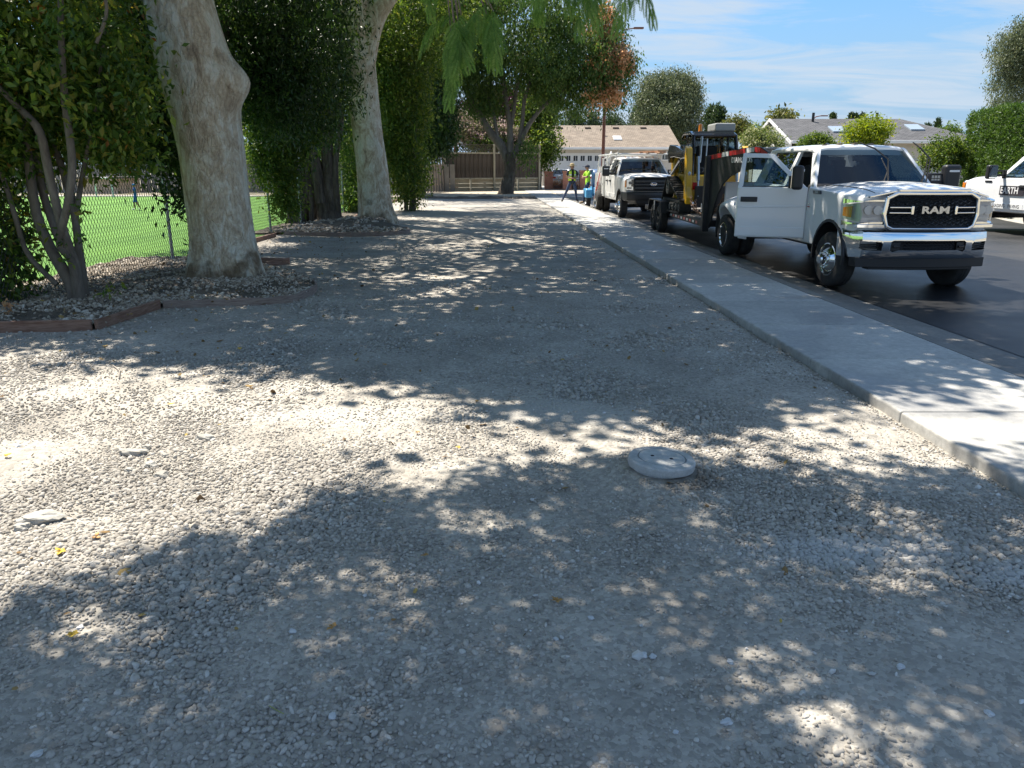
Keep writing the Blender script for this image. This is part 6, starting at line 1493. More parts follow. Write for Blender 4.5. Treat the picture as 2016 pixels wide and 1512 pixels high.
# ================================================================ TRACK LOADER
ld = thing('track_loader', 'yellow and black compact track loader chained on the trailer deck', 'loader', (5.32, 21.7, TZ + .625))
track_m = mat('track_rubber', (0.02, 0.02, 0.021), .8, col2=(0.045, 0.042, 0.038), nscale=12)
def hull(circs, n=60):
    """outline round circles, by angle support"""
    out = []
    for k in range(n):
        a = 2 * math.pi * k / n; d = (math.cos(a), math.sin(a)); c = max(circs, key=lambda c: c[0] * d[0] + c[1] * d[1] + c[2]); out.append((c[0] + d[0] * c[2], c[1] + d[1] * c[2]))
    return out
for s in (-1, 1):
    cir = [(-1.05, .20, .20), (1.12, .20, .20), (.62, .66, .26)]
    o_ = hull(cir); i_ = hull([(a, b, r - .035) for a, b, r in cir]); n = len(o_)
    V = []; F = []
    for x in (s * .62, s * .94): V += [(x, y, z) for y, z in o_] + [(x, y, z) for y, z in i_]
    for j in range(n):
        k = (j + 1) % n; F += [(j, k, 2 * n + k, 2 * n + j), (n + j, n + k, 3 * n + k, 3 * n + j), (j, k, n + k, n + j), (2 * n + j, 2 * n + k, 3 * n + k, 3 * n + j)]
    tb = MB().add(V, F)
    # lugs by arc length
    L_ = [0]
    for j in range(n): a, b = o_[j], o_[(j + 1) % n]; L_.append(L_[-1] + math.hypot(a[0] - b[0], a[1] - b[1]))
    pos = 0
    while pos < L_[-1]:
        j = max(i for i in range(n) if L_[i] <= pos); a, b = o_[j], o_[(j + 1) % n]; t = (pos - L_[j]) / max(1e-6, L_[j + 1] - L_[j]); y = a[0] + (b[0] - a[0]) * t; z = a[1] + (b[1] - a[1]) * t
        tb.box((s * .78, y, z), (.30, .05, .05), (math.atan2(b[1] - a[1], b[0] - a[0]) if (b[0] - a[0]) or (b[1] - a[1]) else 0, 0, 0)); pos += .14
    tb.build('track', track_m, ld)
    fr_ = MB().b2((s * .64, -.95, .16), (s * .84, 1.0, .34)); fr_.build('track_frame', black_plastic, ld, bevel=.02)
    for (y, z, r) in [(-1.05, .20, .155), (1.12, .20, .155), (.62, .66, .2), (-.6, .15, .10), (-.2, .15, .10), (.2, .15, .10), (.6, .15, .10)]:
        MB().lathe([(r, -.13), (r, .13), (r * .7, .14), (r * .5, .08), (r * .3, .15), (.01, .15)], (s * .78, y, z), 'x', 20, s).build('roller', mat('roller_grey', (0.13, 0.125, 0.115), .6), ld, smooth=40)
    # lift arm: black beam back to the tower, yellow leg at the front
    MB().prism([(1.25, 1.30), (1.42, 1.62), (1.2, 1.80), (.4, 1.75), (-.55, 1.62), (-1.02, 1.70), (-1.1, 1.45), (-.5, 1.40), (.5, 1.46), (1.0, 1.45)], 'x', s * .66, s * .80).build('lift_beam', black_gloss, ld, bevel=.015)
    MB().prism([(-.95, 1.72), (-1.14, 1.66), (-1.22, 1.30), (-1.30, .70), (-1.42, .42), (-1.40, .26), (-1.12, .26), (-1.06, .60), (-1.0, 1.10), (-.92, 1.45)], 'x', s * .66, s * .81).build('lift_leg', yellow_paint, ld, bevel=.02)
    MB().ball((s * .73, -1.255, 1.02), (.045, .012, .06)).build('decal', steel, ld, smooth=180)
    MB().prism([(1.0, .75), (1.45, .75), (1.5, 1.4), (1.35, 1.8), (1.15, 1.8), (1.05, 1.3)], 'x', s * .56, s * .66).build('tower', yellow_paint, ld, bevel=.02)
    c_ = MB().cyl((s * .73, 1.0, 1.0), (s * .73, -.1, 1.38), .05, n=12); c_.cyl((s * .73, -.1, 1.38), (s * .73, -.6, 1.5), .028, n=10); c_.build('lift_cylinder', steel, ld, smooth=40)
    c_ = MB().cyl((s * .50, -1.12, 1.45), (s * .50, -1.28, .85), .045, n=12); c_.cyl((s * .50, -1.28, .85), (s * .50, -1.36, .45), .026, n=10); c_.build('tilt_cylinder', steel, ld, smooth=40)
MB().prism([(-1.0, .3), (1.35, .3), (1.45, .55), (1.42, 1.05), (-.85, .98)], 'x', -.60, .60).build('hull', yellow_paint, ld, bevel=.03)
MB().prism([(.62, 1.0), (1.46, 1.0), (1.5, 1.35), (1.3, 1.52), (.62, 1.56)], 'x', -.55, .55).build('engine_cover', yellow_paint, ld, bevel=.04)
MB().b2((-.58, -1.38, .18), (.58, -1.28, .72)).build('coupler_plate', black_plastic, ld, bevel=.02)
for s in (-1, 1):
    MB().box((s * .40, -1.02, 1.12), (.20, .06, .12)).build('work_lamp', lamp_lens, ld, bevel=.02)
    MB().b2((s * .5 - .06, -.98, .62), (s * .5 + .06, -.94, .80)).build('reflector', red_lens, ld)
cb = MB()
for s in (-1, 1):
    cb.tube([(s * .56, -.82, .98), (s * .57, -.80, 1.55), (s * .55, -.68, 1.98), (s * .54, -.35, 2.06), (s * .54, .45, 2.06), (s * .55, .66, 1.95), (s * .56, .70, 1.0)], .05, 8)
    cb.tube([(s * .56, -.02, 1.0), (s * .55, .02, 2.04)], .035, 8)
cb.tube([(-.55, -.68, 1.98), (.55, -.68, 1.98)], .05, 8); cb.tube([(-.55, .6, 2.0), (.55, .6, 2.0)], .045, 8); cb.b2((-.52, -.62, 2.03), (.52, .62, 2.09))
cb.build('cab_frame', black_gloss, ld, smooth=40)
MB().b2((-.50, .64, 1.1), (.50, .66, 1.95)).build('rear_screen', pane_dark, ld)
MB().b2((-.585, -.70, 1.05), (-.58, .62, 1.95)).build('side_window', pane, ld); MB().b2((.58, -.70, 1.05), (.585, .62, 1.95)).build('side_window', pane, ld)
MB().b2((-.28, .0, 1.05), (.28, .16, 1.75)).build('seat', seat_cloth, ld, bevel=.05); MB().b2((-.28, -.45, 1.0), (.28, .05, 1.15)).build('seat', seat_cloth, ld, bevel=.05)
MB().b2((.02, -.60, 2.095), (.56, .25, 2.30)).build('roof_unit', mat('roof_unit', (0.30, 0.31, 0.31), .5), ld, bevel=.04, seg=3)
MB().lathe([(.05, 0), (.05, .03), (.045, .04), (.045, .17), (.03, .2), (.005, .205)], (-.30, -.30, 2.09), 'z', 14).build('beacon', amber, ld, smooth=40)
ex = MB().tube([(-.42, -1.0, 1.3), (-.40, -.95, 1.75), (-.38, -.9, 1.95)], .03, 8); ex.tube([(-.28, -1.05, 1.3), (-.26, -.98, 1.9)], .02, 8); ex.build('hose', steel, ld, smooth=40)
# tie-down chains
def chain(label, pts, step=.065):
    t = thing('tie_down_chain', label, 'chain', (0, 0, 0), group='chains holding the loader')
    P = catmull(pts, 14); P = [Vector(p) for p in P]; acc = 0; k = 0; last = P[0]; mesh = None
    for a, b in zip(P, P[1:]):
        acc += (b - a).length
        if acc >= step:
            acc = 0; d = (b - a).normalized()
            if mesh is None:
                mm = MB().tube([(.045 * math.cos(u), .026 * math.sin(u), 0) for u in np.linspace(0, 2 * math.pi, 13)], .010, 6, caps=False)
                o_ = mm.build('link', rust, t, smooth=180); mesh = o_.data
            else:
                o_ = bpy.data.objects.new('link', mesh); COL.objects.link(o_); o_.parent = t
            q = d.to_track_quat('X', 'Z') @ Euler((R(90) * (k % 2) + .3, 0, 0)).to_quaternion()
            o_.rotation_mode = 'QUATERNION'; o_.rotation_quaternion = q; o_.location = b; k += 1
chain('rusty chain sagging from the loader leg to the trailer deck', [(4.62, 20.25, 1.05), (4.58, 19.9, .82), (4.6, 19.4, .66), (4.62, 18.75, .59)])
chain('rusty chain slanting up from the deck edge to the black upright', [(4.60, 18.75, .60), (4.82, 18.65, .72), (4.95, 18.5, .95), (4.98, 18.4, 1.15)])
chain('rusty chain bunched low at the foot of the yellow leg', [(4.75, 20.25, .95), (4.70, 20.0, .78), (4.72, 19.7, .62), (4.85, 19.4, .575)])

# ================================================================ BLUE EQUIPMENT TRAILER, POLE
blue_p = mat('blue_paint', (0.07, 0.30, 0.55), .4, col2=(0.10, 0.36, 0.60), nscale=4)
bt = thing('equipment_trailer', 'small light blue equipment trailer with spare wheel behind the utility truck', 'trailer', (4.30, 36.6, -0.08), R(2))
MB().b2((-.55, -.9, .50), (.62, 1.0, .92)).build('body', blue_p, bt, bevel=.03)
for s in (-1, 1):
    MB().prism([(-.55, .45), (-.50, .80), (-.42, .86), (.42, .86), (.50, .80), (.55, .45)], 'x', s * .62, s * .92).build('fender', blue_p, bt, bevel=.03)
    w = wheel(bt, 0, 0, s, r=.36, w=.20, style='steel'); w.location = (s * .77, -.05, .36); w.rotation_euler = (0, 0, R(-90))
rk = MB()
for k in range(7): rk.cyl((-.52 + k * .17, -.86, .9), (-.52 + k * .17, -.86, 1.45), .018, n=6)
rk.b2((-.56, -.90, 1.43), (.60, -.82, 1.48)); rk.b2((-.56, -.90, 1.15), (.60, -.83, 1.19)); rk.build('rail', blue_p, bt)
MB().lathe([(.42, -.6), (.44, -.55), (.44, .55), (.42, .6), (.2, .63), (.01, .63)], (.05, .1, 1.28), 'x', 24).build('drum', mat('drum_blue', (0.03, 0.10, 0.24), .4), bt, smooth=40)
w = wheel(bt, 0, 0, 1, r=.25, w=.15, style='steel'); w.name = 'spare_wheel'; w.location = (.05, -.72, 1.72); w.rotation_euler = (0, 0, R(185))
tg = MB().b2((-.05, -2.0, .42), (.05, -.9, .52)); tg.build('tongue', blue_p, bt)
a_, b_ = Vector(gnd(1166, 411, -.085)), at(1181, 340, 33.0)
pole = thing('marking_pole', 'thin red and white pole leaning against the utility truck', 'pole', (0, 0, 0))
MB().cyl(a_, a_.lerp(b_, .45), .018, n=8).build('white_section', tape_white, pole, smooth=40); MB().cyl(a_.lerp(b_, .45), b_, .018, n=8).build('red_section', tape_red, pole, smooth=40)
MB().cyl(a_.lerp(b_, .30), a_.lerp(b_, .75), .03, n=8).build('rag', tape_red, pole, smooth=40)

# ================================================================ SEDANS
def sedan(label, loc, rz, paint):
    t = thing('sedan', label, 'car', loc, rz, group='sedans in the driveway')
    def S(x, yw, zb, zs, zt): return (x, [(0, zb), (yw * .8, zb), (yw, zb + .15), (yw + .01, (zb + zs) / 2), (yw - .03, zs), (yw * .7, zt), (0, zt + .02)])
    st = [S(2.25, .70, .30, .62, .66), S(2.05, .84, .22, .72, .78), S(1.2, .89, .20, .86, .93), S(.75, .90, .20, .90, .98), S(-1.2, .90, .20, .92, .98), S(-1.7, .89, .22, .92, 1.02), S(-2.15, .84, .28, .90, 1.0), S(-2.32, .72, .36, .80, .86)]
    b = MB().rings(half_loft(st, 4, 3)).build('body', paint, t)
    cut(b, [MB().cyl((x, s * .55, .32), (x, s * 1.2, .32), .36, n=28).build('cutter', interior_dark) for x in (1.4, -1.35) for s in (-1, 1)], 35)
    def G_(x, w, z): return [(x, -w, z), (x, w, z)]
    gl = MB(); rows = [[(.85, v * .74, .97) for v in (-1, 0, 1)], [(.05, v * .60, 1.40) for v in (-1, 0, 1)]]
    MB().rings(rows, caps=False, closed=False).build('windshield', pane_dark, t)
    MB().rings([[(-1.05, v * .60, 1.41) for v in (-1, 0, 1)], [(-1.75, v * .74, 1.0) for v in (-1, 0, 1)]], caps=False, closed=False).build('rear_window', pane_dark, t)
    MB().rings(half_loft([(x, [(0, z - .03), (w, z - .03), (w + .02, z), (w * .8, z + .035), (0, z + .05)]) for x, z, w in ((.08, 1.385, .60), (-.4, 1.41, .62), (-1.0, 1.40, .61), (-1.1, 1.38, .59))], 3, 2)).build('roof', paint, t, smooth=40)
    for s in (-1, 1):
        MB().prism([(.80, .95), (-1.65, .98), (-1.02, 1.39), (.05, 1.39)], 'y', 0, .006, lambda p: Vector((p[0], s * (.86 - .57 * (p[2] - .95) + .0 - p[1]), p[2]))).build('side_window', pane_dark, t)
        for x0, x1, z0, z1 in ((.88, .05, .95, 1.41), (-1.72, -1.02, .98, 1.41), (-.42, -.42, .95, 1.40)):
            MB().tube([(x0, s * .86, z0), (x1, s * .605, z1)], .03, 6).build('pillar', paint, t, smooth=40)
        MB().b2((-2.33, s * .42, .70), (-2.20, s * .80, .86)).build('tail_light', red_lens, t, bevel=.03)
        MB().b2((2.08, s * .50, .56), (2.20, s * .80, .68)).build('headlight', lamp_lens, t, bevel=.03)
        MB().box((.55, s * 1.0, 1.0), (.14, .18, .12)).build('mirror', paint, t, bevel=.03)
        for x in (1.4, -1.35): wheel(t, x, s * .78, s, r=.32, w=.20, style='steel', n=24)
    MB().b2((-2.34, -.26, .58), (-2.31, .26, .70)).build('number_plate', tape_white, t)
    MB().b2((-2.36, -.82, .36), (-2.2, .82, .54)).build('bumper', paint, t, bevel=.05)
    return t
silver = mat('silver_paint', (0.50, 0.53, 0.56), .3, .3, coat=.5)
p = at(1103, 350, 67); sedan('pearl sedan in the driveway behind the nearer iron gate', (p.x, 67, .1), R(88), mat('pearl_paint', (0.66, 0.68, 0.70), .3, coat=.5))
p = at(1172, 350, 67); sedan('silver sedan partly hidden by the lamp post and the workers', (p.x, 67, .1), R(92), silver)

# ================================================================ PEOPLE
skin_m = mat('skin', (0.30, 0.16, 0.10), .6, col2=(0.34, 0.19, 0.12), nscale=8)
jeans = mat('jeans', (0.025, 0.04, 0.085), .85, col2=(0.05, 0.075, 0.14), nscale=14)
boots_tan = mat('boots_tan', (0.30, 0.21, 0.12), .8); boots_dark = mat('boots_dark', (0.035, 0.028, 0.022), .7)
hivis = mat('hivis', (0.42, 0.78, 0.04), .7); hivis_y = mat('hivis_yellow', (0.55, 0.72, 0.06), .7); dark_cloth = mat('dark_cloth', (0.018, 0.02, 0.026), .85)
hair_m = mat('hair', (0.018, 0.014, 0.012), .7)
def person(label, loc, rz, J, colors, scale=1.0, sleeves='short', shorts=False, name='person'):
    """J: joint overrides. faces -y. colors: shirt, trousers, shoes. the body is one skinned mesh"""
    D = dict(pel=(0, 0, .95), sp=(0, 0, 1.16), ch=(0, -.01, 1.36), nk=(0, 0, 1.49), hd=(0, -.015, 1.60), ht=(0, -.01, 1.70),
             shL=(.185, 0, 1.42), elL=(.23, .03, 1.14), wrL=(.22, -.08, .92), haL=(.215, -.11, .85), shR=(-.185, 0, 1.42), elR=(-.23, .03, 1.14), wrR=(-.22, -.08, .92), haR=(-.215, -.11, .85),
             hpL=(.10, 0, .90), knL=(.11, -.02, .49), anL=(.11, .02, .10), toL=(.12, -.17, .035), hpR=(-.10, 0, .90), knR=(-.11, -.02, .49), anR=(-.11, .02, .10), toR=(-.12, -.17, .035))
    D.update(J); D = {k: Vector(v) for k, v in D.items()}
    rad = dict(pel=.145, sp=.135, ch=.155, nk=.058, hd=.098, ht=.075)
    for s in 'LR': rad.update({'sh' + s: .075, 'el' + s: .050, 'wr' + s: .034, 'ha' + s: .038, 'hp' + s: .098, 'kn' + s: .064, 'an' + s: .048, 'to' + s: .042})
    E = [('pel', 'sp', 0), ('sp', 'ch', 0), ('ch', 'nk', 0), ('nk', 'hd', 3), ('hd', 'ht', 3)]
    for s in 'LR':
        E += [('ch', 'sh' + s, 0), ('sh' + s, 'el' + s, 0), ('el' + s, 'wr' + s, 0 if sleeves == 'long' else 3), ('wr' + s, 'ha' + s, 3), ('pel', 'hp' + s, 1), ('hp' + s, 'kn' + s, 1), ('kn' + s, 'an' + s, 3 if shorts else 1), ('an' + s, 'to' + s, 2)]
        # five unequal fingers from the palm, slightly curled
        d = (D['ha' + s] - D['wr' + s]).normalized(); side = d.cross(Vector((0, 1, .2))).normalized(); inn = side.cross(d).normalized()
        for k, (o_, L_) in enumerate(((-.030, .055), (-.010, .07), (.010, .066), (.030, .05))):
            a, b = 'f%d%s' % (k, s), 'g%d%s' % (k, s); D[a] = D['ha' + s] + d * (.03 + L_ * .5) + side * o_; D[b] = D[a] + (d * .7 + inn * .5).normalized() * L_ * .6; rad[a] = .0095; rad[b] = .0085
            E += [('ha' + s, a, 3), (a, b, 3)]
        D['t' + s] = D['wr' + s].lerp(D['ha' + s], .6) + (side * -.045 if s == 'L' else side * .045) + d * .02; rad['t' + s] = .011; D['u' + s] = D['t' + s] + d * .03; rad['u' + s] = .010
        E += [('ha' + s, 't' + s, 3), ('t' + s, 'u' + s, 3)]
    names = list(D); ix = {n: i for i, n in enumerate(names)}
    me = bpy.data.meshes.new('body'); me.from_pydata([tuple(D[n]) for n in names], [(ix[a], ix[b]) for a, b, c in E], [])
    o = bpy.data.objects.new(name, me); COL.objects.link(o)
    sk = o.modifiers.new('skin', 'SKIN'); sk.use_smooth_shade = True; sk.branch_smoothing = .6
    for n in names:
        sv = me.skin_vertices[0].data[ix[n]]; sv.radius = (rad[n], rad[n] * (.78 if n in ('pel', 'sp', 'ch') else 1.0)); sv.use_root = n == 'pel'
    su = o.modifiers.new('sub', 'SUBSURF'); su.levels = 2; su.render_levels = 2
    bpy.context.view_layer.update()
    bake(o, 180); me = o.data
    me.materials.clear()
    for m in (*colors, skin_m): me.materials.append(m)
    segs = [(D[a], D[b], c, rad[a], rad[b]) for a, b, c in E]
    mi = []
    for pg in me.polygons:
        c = pg.center; best = 9e9; bm_ = 0
        for a, b, q, r0, r1 in segs:
            ab = b - a; t = max(0, min(1, (c - a).dot(ab) / max(1e-9, ab.length_squared))); dd = (c - a - ab * t).length - (r0 + (r1 - r0) * t)
            if dd < best: best = dd; bm_ = q; tt = t; key = (a, b)
        if bm_ == 0 and sleeves == 'short' and any(key == (D['sh' + s], D['el' + s]) for s in 'LR') and tt > .75: bm_ = 3
        if shorts and bm_ == 1 and any(key == (D['hp' + s], D['kn' + s]) for s in 'LR') and tt > .9: bm_ = 3
        mi.append(bm_)
    me.polygons.foreach_set('material_index', mi)
    o.location = loc; o.rotation_euler = (0, 0, rz); o.scale = (scale,) * 3
    tag(o, label, 'person')
    h = D['hd']; fwd = J.get('face', Vector((0, -1, 0))) if isinstance(J.get('face'), Vector) else Vector((0, -1, 0))
    rt = Vector((0, 0, 1)).cross(fwd).normalized()
    f = MB().ball(h + fwd * .088 + Vector((0, 0, .0)), (.016, .02, .026), 8, 6)
    f.build('nose', skin_m, o, smooth=180)
    e = MB()
    for s in (-1, 1): e.ball(h + fwd * .078 + rt * (.034 * s) + Vector((0, 0, .025)), (.012, .010, .008), 8, 5)
    e.ball(h + fwd * .078 + Vector((0, 0, -.048)), (.024, .010, .006), 8, 5)
    e.build('eyes_and_mouth', dark_cloth, o, smooth=180)
    er = MB()
    for s in (-1, 1): er.ball(h + rt * (.092 * s) + Vector((0, 0, .0)), (.014, .02, .03), 8, 6)
    er.build('ears', skin_m, o, smooth=180)
    MB().ball(h + Vector((0, 0, .055)) - fwd * .018, (.101, .103, .080), 14, 9).build('hair', hair_m, o, smooth=180)
    return o, D
# straw hat, vest over dark shirt, feet wide apart, hands together
p1, D1 = person('worker in straw hat and open high-visibility vest, legs planted wide', (2.93, 38.6, .072), R(15),
    dict(pel=(.02, 0, .93), hpL=(.11, 0, .89), hpR=(-.08, 0, .89), knL=(.19, -.05, .48), anL=(.26, .02, .10), toL=(.30, -.15, .035), knR=(-.24, .02, .50), anR=(-.42, .08, .10), toR=(-.50, -.06, .035),
         elL=(.28, -.02, 1.15), wrL=(.10, -.24, 1.10), haL=(.03, -.26, 1.11), elR=(-.27, -.02, 1.16), wrR=(-.08, -.25, 1.08), haR=(-.01, -.28, 1.08)), (dark_cloth, jeans, boots_dark), 1.04)
straw = mat('straw', (0.36, 0.28, 0.15), .85, col2=(0.46, 0.37, 0.22), nscale=30)
def ringvest(parent, m, z0=.98, z1=1.44, gap=.5):
    rr = []
    for z, rx, ry, dy in ((z0, .185, .15, 0), (1.1, .18, .148, 0), (1.25, .19, .152, -.005), (1.36, .19, .15, -.005), (z1, .15, .115, .0)):
        rr.append([(rx * math.sin(a), dy - ry * math.cos(a), z) for a in np.linspace(gap, 2 * math.pi - gap, 22)])
    o = MB().rings(rr, caps=False, closed=False).build('vest', m, parent, smooth=180); so = o.modifiers.new('t', 'SOLIDIFY'); so.thickness = .012; return o
v_ = ringvest(p1, hivis_y, gap=.35)
for z in (1.08, 1.22):
    rr = [[((.194) * math.sin(a), -.006 - .157 * math.cos(a), zz) for a in np.linspace(.4, 2 * math.pi - .4, 22)] for zz in (z, z + .045)]
    MB().rings(rr, caps=False, closed=False).build('reflective_band', tape_white, v_, smooth=180)
h = D1['hd']
hb = MB().lathe([(.05, .175), (.085, .165), (.108, .11), (.113, .06), (.20, .045), (.235, .055), (.235, .045), (.20, .035), (.11, .045)], (h.x, h.y, h.z), 'z', 28); hb.build('straw_hat', straw, p1, smooth=60)
# lime shirt, cap, leaning back on the blue trailer with arms folded
p2, D2 = person('worker in lime shirt and cap leaning on the blue trailer, arms folded', (3.42, 36.75, .072), R(-75),
    dict(pel=(0, .12, .90), sp=(0, .13, 1.12), ch=(0, .10, 1.33), nk=(0, .09, 1.46), hd=(0, .07, 1.57), ht=(0, .075, 1.67), shL=(.185, .10, 1.39), shR=(-.185, .10, 1.39), hpL=(.10, .10, .86), hpR=(-.10, .10, .86),
         knL=(.11, -.06, .47), anL=(.11, -.12, .09), toL=(.13, -.31, .035), knR=(-.10, .02, .47), anR=(-.10, .0, .09), toR=(-.11, -.19, .035),
         elL=(.25, -.02, 1.15), wrL=(.02, -.13, 1.17), haL=(-.06, -.12, 1.19), elR=(-.25, -.02, 1.14), wrR=(-.02, -.14, 1.12), haR=(.06, -.13, 1.13)), (hivis, jeans, boots_tan), 1.04)
def cap(parent, h, m, fwd=(0, -1, 0)):
    c = MB().ball((h.x, h.y + .01, h.z + .055), (.108, .112, .075), 18, 8); c.box((h.x, h.y - .14, h.z + .052), (.15, .12, .012), (R(8), 0, 0)); c.build('cap', m, parent, smooth=50)
cap(p2, D2['hd'], mat('cap_blue', (0.03, 0.04, 0.07), .8))
p3, D3 = person('worker in dark cap and clothes standing behind the blue trailer', (4.55, 38.4, -.08), R(20), {}, (dark_cloth, jeans, boots_dark), 1.06, 'long')
cap(p3, D3['hd'], dark_cloth)
# child on the turf
cb_ = mat('child_blue', (0.015, 0.10, 0.45), .7, col2=(0.03, 0.16, 0.6), nscale=6)
cp = gnd(270, 414, .015)
p4, D4 = person('child in blue top, shorts and cap walking across the turf', (cp[0], cp[1], .015), R(-70),
    dict(knL=(.10, -.12, .50), anL=(.10, -.10, .10), toL=(.11, -.30, .05), knR=(-.10, .02, .50), anR=(-.10, .22, .12), toR=(-.11, .08, .04), elL=(.25, -.06, 1.16), wrL=(.20, -.26, 1.10), haL=(.19, -.33, 1.10)), (cb_, cb_, tape_white), .62, 'short', True)
cap(p4, D4['hd'], mat('cap_light', (0.03, 0.22, 0.65), .7))
# ================================================================ HOUSES
def roof_mat(name, a, b_, sc):
    m = bpy.data.materials.new(name); m.use_nodes = True; t = m.node_tree; N = t.nodes; L = t.links
    b = N['Principled BSDF']; b.inputs['Roughness'].default_value = .9; tc = N.new('ShaderNodeTexCoord')
    br = N.new('ShaderNodeTexBrick'); br.inputs['Scale'].default_value = sc; br.inputs['Color1'].default_value = (*a, 1); br.inputs['Color2'].default_value = (*b_, 1)
    br.inputs['Mortar'].default_value = (a[0] * .55, a[1] * .55, a[2] * .55, 1); br.inputs['Mortar Size'].default_value = .02; br.inputs['Row Height'].default_value = .16; br.inputs['Brick Width'].default_value = .33
    sp = N.new('ShaderNodeSeparateXYZ'); cm = N.new('ShaderNodeCombineXYZ'); L.new(tc.outputs['Object'], sp.inputs[0]); L.new(sp.outputs[0], cm.inputs[0]); L.new(sp.outputs[1], cm.inputs[1])
    L.new(cm.outputs[0], br.inputs['Vector']); n = N.new('ShaderNodeTexNoise'); n.inputs['Scale'].default_value = 1.2; n.inputs['Detail'].default_value = 6; L.new(tc.outputs['Object'], n.inputs['Vector'])
    mx = N.new('ShaderNodeMixRGB'); mx.blend_type = 'OVERLAY'; mx.inputs[0].default_value = .45; L.new(br.outputs['Color'], mx.inputs[1]); L.new(n.outputs['Fac'], mx.inputs[2]); L.new(mx.outputs[0], b.inputs['Base Color'])
    bp = N.new('ShaderNodeBump'); bp.inputs['Strength'].default_value = .5; bp.inputs['Distance'].default_value = .02; L.new(br.outputs['Fac'], bp.inputs['Height']); bp.invert = True; L.new(bp.outputs[0], b.inputs['Normal'])
    return m
m_roofb = roof_mat('brown_shingles', (0.19, 0.15, 0.112), (0.28, 0.228, 0.175), 1.0)
m_roofg = roof_mat('grey_shingles', (0.075, 0.077, 0.083), (0.12, 0.12, 0.127), 1.0)
stucco = mat('stucco', (0.52, 0.47, 0.40), .9, col2=(0.60, 0.55, 0.48), nscale=2, bump=.3, bscale=30)
stucco_w = mat('stucco_white', (0.66, 0.65, 0.62), .9, col2=(0.72, 0.71, 0.68), nscale=2)
trim_w = mat('trim_white', (0.72, 0.72, 0.71), .6); door_w = mat('door_white', (0.70, 0.72, 0.74), .5)
HY = 71.0
hx0 = at(1068, 300, HY).x; hx1 = at(1336, 300, HY).x; ze = at(1200, 293, HY - .7).z; zr = at(1200, 249, HY + 5).z
hs = thing('brown_roof_house', 'single-storey house with brown shingle roof and wide white garage door', 'house', (0, 0, 0))
gx0 = at(1083, 320, HY).x; gx1 = at(1197, 320, HY).x; gzt = at(1140, 304, HY).z
w = MB(); w.b2((hx0, HY, 0), (gx0, HY + .2, ze)); w.b2((gx0, HY, gzt), (gx1, HY + .2, ze)); w.b2((gx1, HY, 0), (hx1, HY + .2, ze)); w.b2((hx0, HY + .2, 0), (hx0 + .2, HY + 11, ze)); w.b2((hx1 - .2, HY + .2, 0), (hx1, HY + 11, ze)); w.b2((hx0, HY + 10.8, 0), (hx1, HY + 11, ze))
w.add([(hx1 - .1, HY, ze), (hx1 - .1, HY + 11, ze), (hx1 - .1, HY + 5.5, zr - .1)], [(0, 1, 2)])
w.build('wall', stucco, hs)
rx0 = at(1060, 293, HY - .7).x; rx1 = at(1341, 293, HY - .7).x; rr0 = rx0 - .2; rr1 = rx1
rf_ = MB(); th = .12
rf_.add([(rx0, HY - .8, ze), (rx1, HY - .8, ze), (rr1, HY + 5.5, zr), (rr0, HY + 5.5, zr), (rx1, HY + 11.8, ze), (rx0, HY + 11.8, ze), (rx0, HY - .8, ze + th), (rx1, HY - .8, ze + th), (rr1, HY + 5.5, zr + th), (rr0, HY + 5.5, zr + th), (rx1, HY + 11.8, ze + th), (rx0, HY + 11.8, ze + th)],
        [(0, 3, 2, 1), (3, 5, 4, 2), (6, 7, 8, 9), (9, 8, 10, 11), (0, 1, 7, 6), (1, 2, 8, 7), (2, 4, 10, 8), (4, 5, 11, 10), (5, 3, 9, 11), (3, 0, 6, 9)])
rfo = rf_.build('roof', m_roofb, hs)
MB().b2((rx0, HY - .92, ze - .06), (rx1 + .05, HY - .8, ze + .14)).build('gutter', trim_w, hs, bevel=.02)
def roof_z(y): return ze + th + (zr - ze) * (y - HY + .8) / 6.3
for px in (1102, 1157, 1212, 1266):
    c = at(px, 253, HY + 4.6); MB().box((c.x, HY + 4.6, roof_z(HY + 4.6) + .08), (.55, .4, .16), (R(18), 0, 0)).build('roof_vent', mat('vent_brown', (0.16, 0.12, 0.09), .7), rfo, bevel=.02)
c = at(1215, 278, HY + 1.6); MB().box((c.x, HY + 1.6, roof_z(HY + 1.6) + .05), (.75, 1.1, .10), (math.atan2(zr - ze, 6.3), 0, 0)).build('skylight', mat('skylight', (0.65, 0.67, 0.68), .15), rfo, bevel=.02)
c = at(1189, 270, HY + 2.4); MB().cyl((c.x, HY + 2.4, roof_z(HY + 2.4) - .1), (c.x, HY + 2.4, roof_z(HY + 2.4) + .5), .1, n=10).build('flue', mat('vent_brown', (0, 0, 0)), rfo)
gd = MB().b2((gx0 + .02, HY + .06, .08), (gx1 - .02, HY + .12, gzt)).build('garage_door', door_w, hs)
pw = (gx1 - gx0 - .1) / 8; ph = (gzt - .12) / 4
for i in range(8):
    for j in range(4):
        x = gx0 + .05 + pw * i; z = .10 + ph * j
        if j == 3:
            MB().b2((x + .14, HY + .035, z + .13), (x + pw - .14, HY + .06, z + ph - .10)).build('window_pane', mat('garage_pane', (0.02, 0.025, 0.03), .1), gd)
            MB().b2((x + pw / 2 - .015, HY + .02, z + .13), (x + pw / 2 + .015, HY + .036, z + ph - .10)).build('window_bar', door_w, gd)
        MB().b2((x + .03, HY + .04, z + .03), (x + pw - .03, HY + .062, z + .09 if j == 3 else z + ph - .03)).build('panel', door_w, gd, bevel=.012)
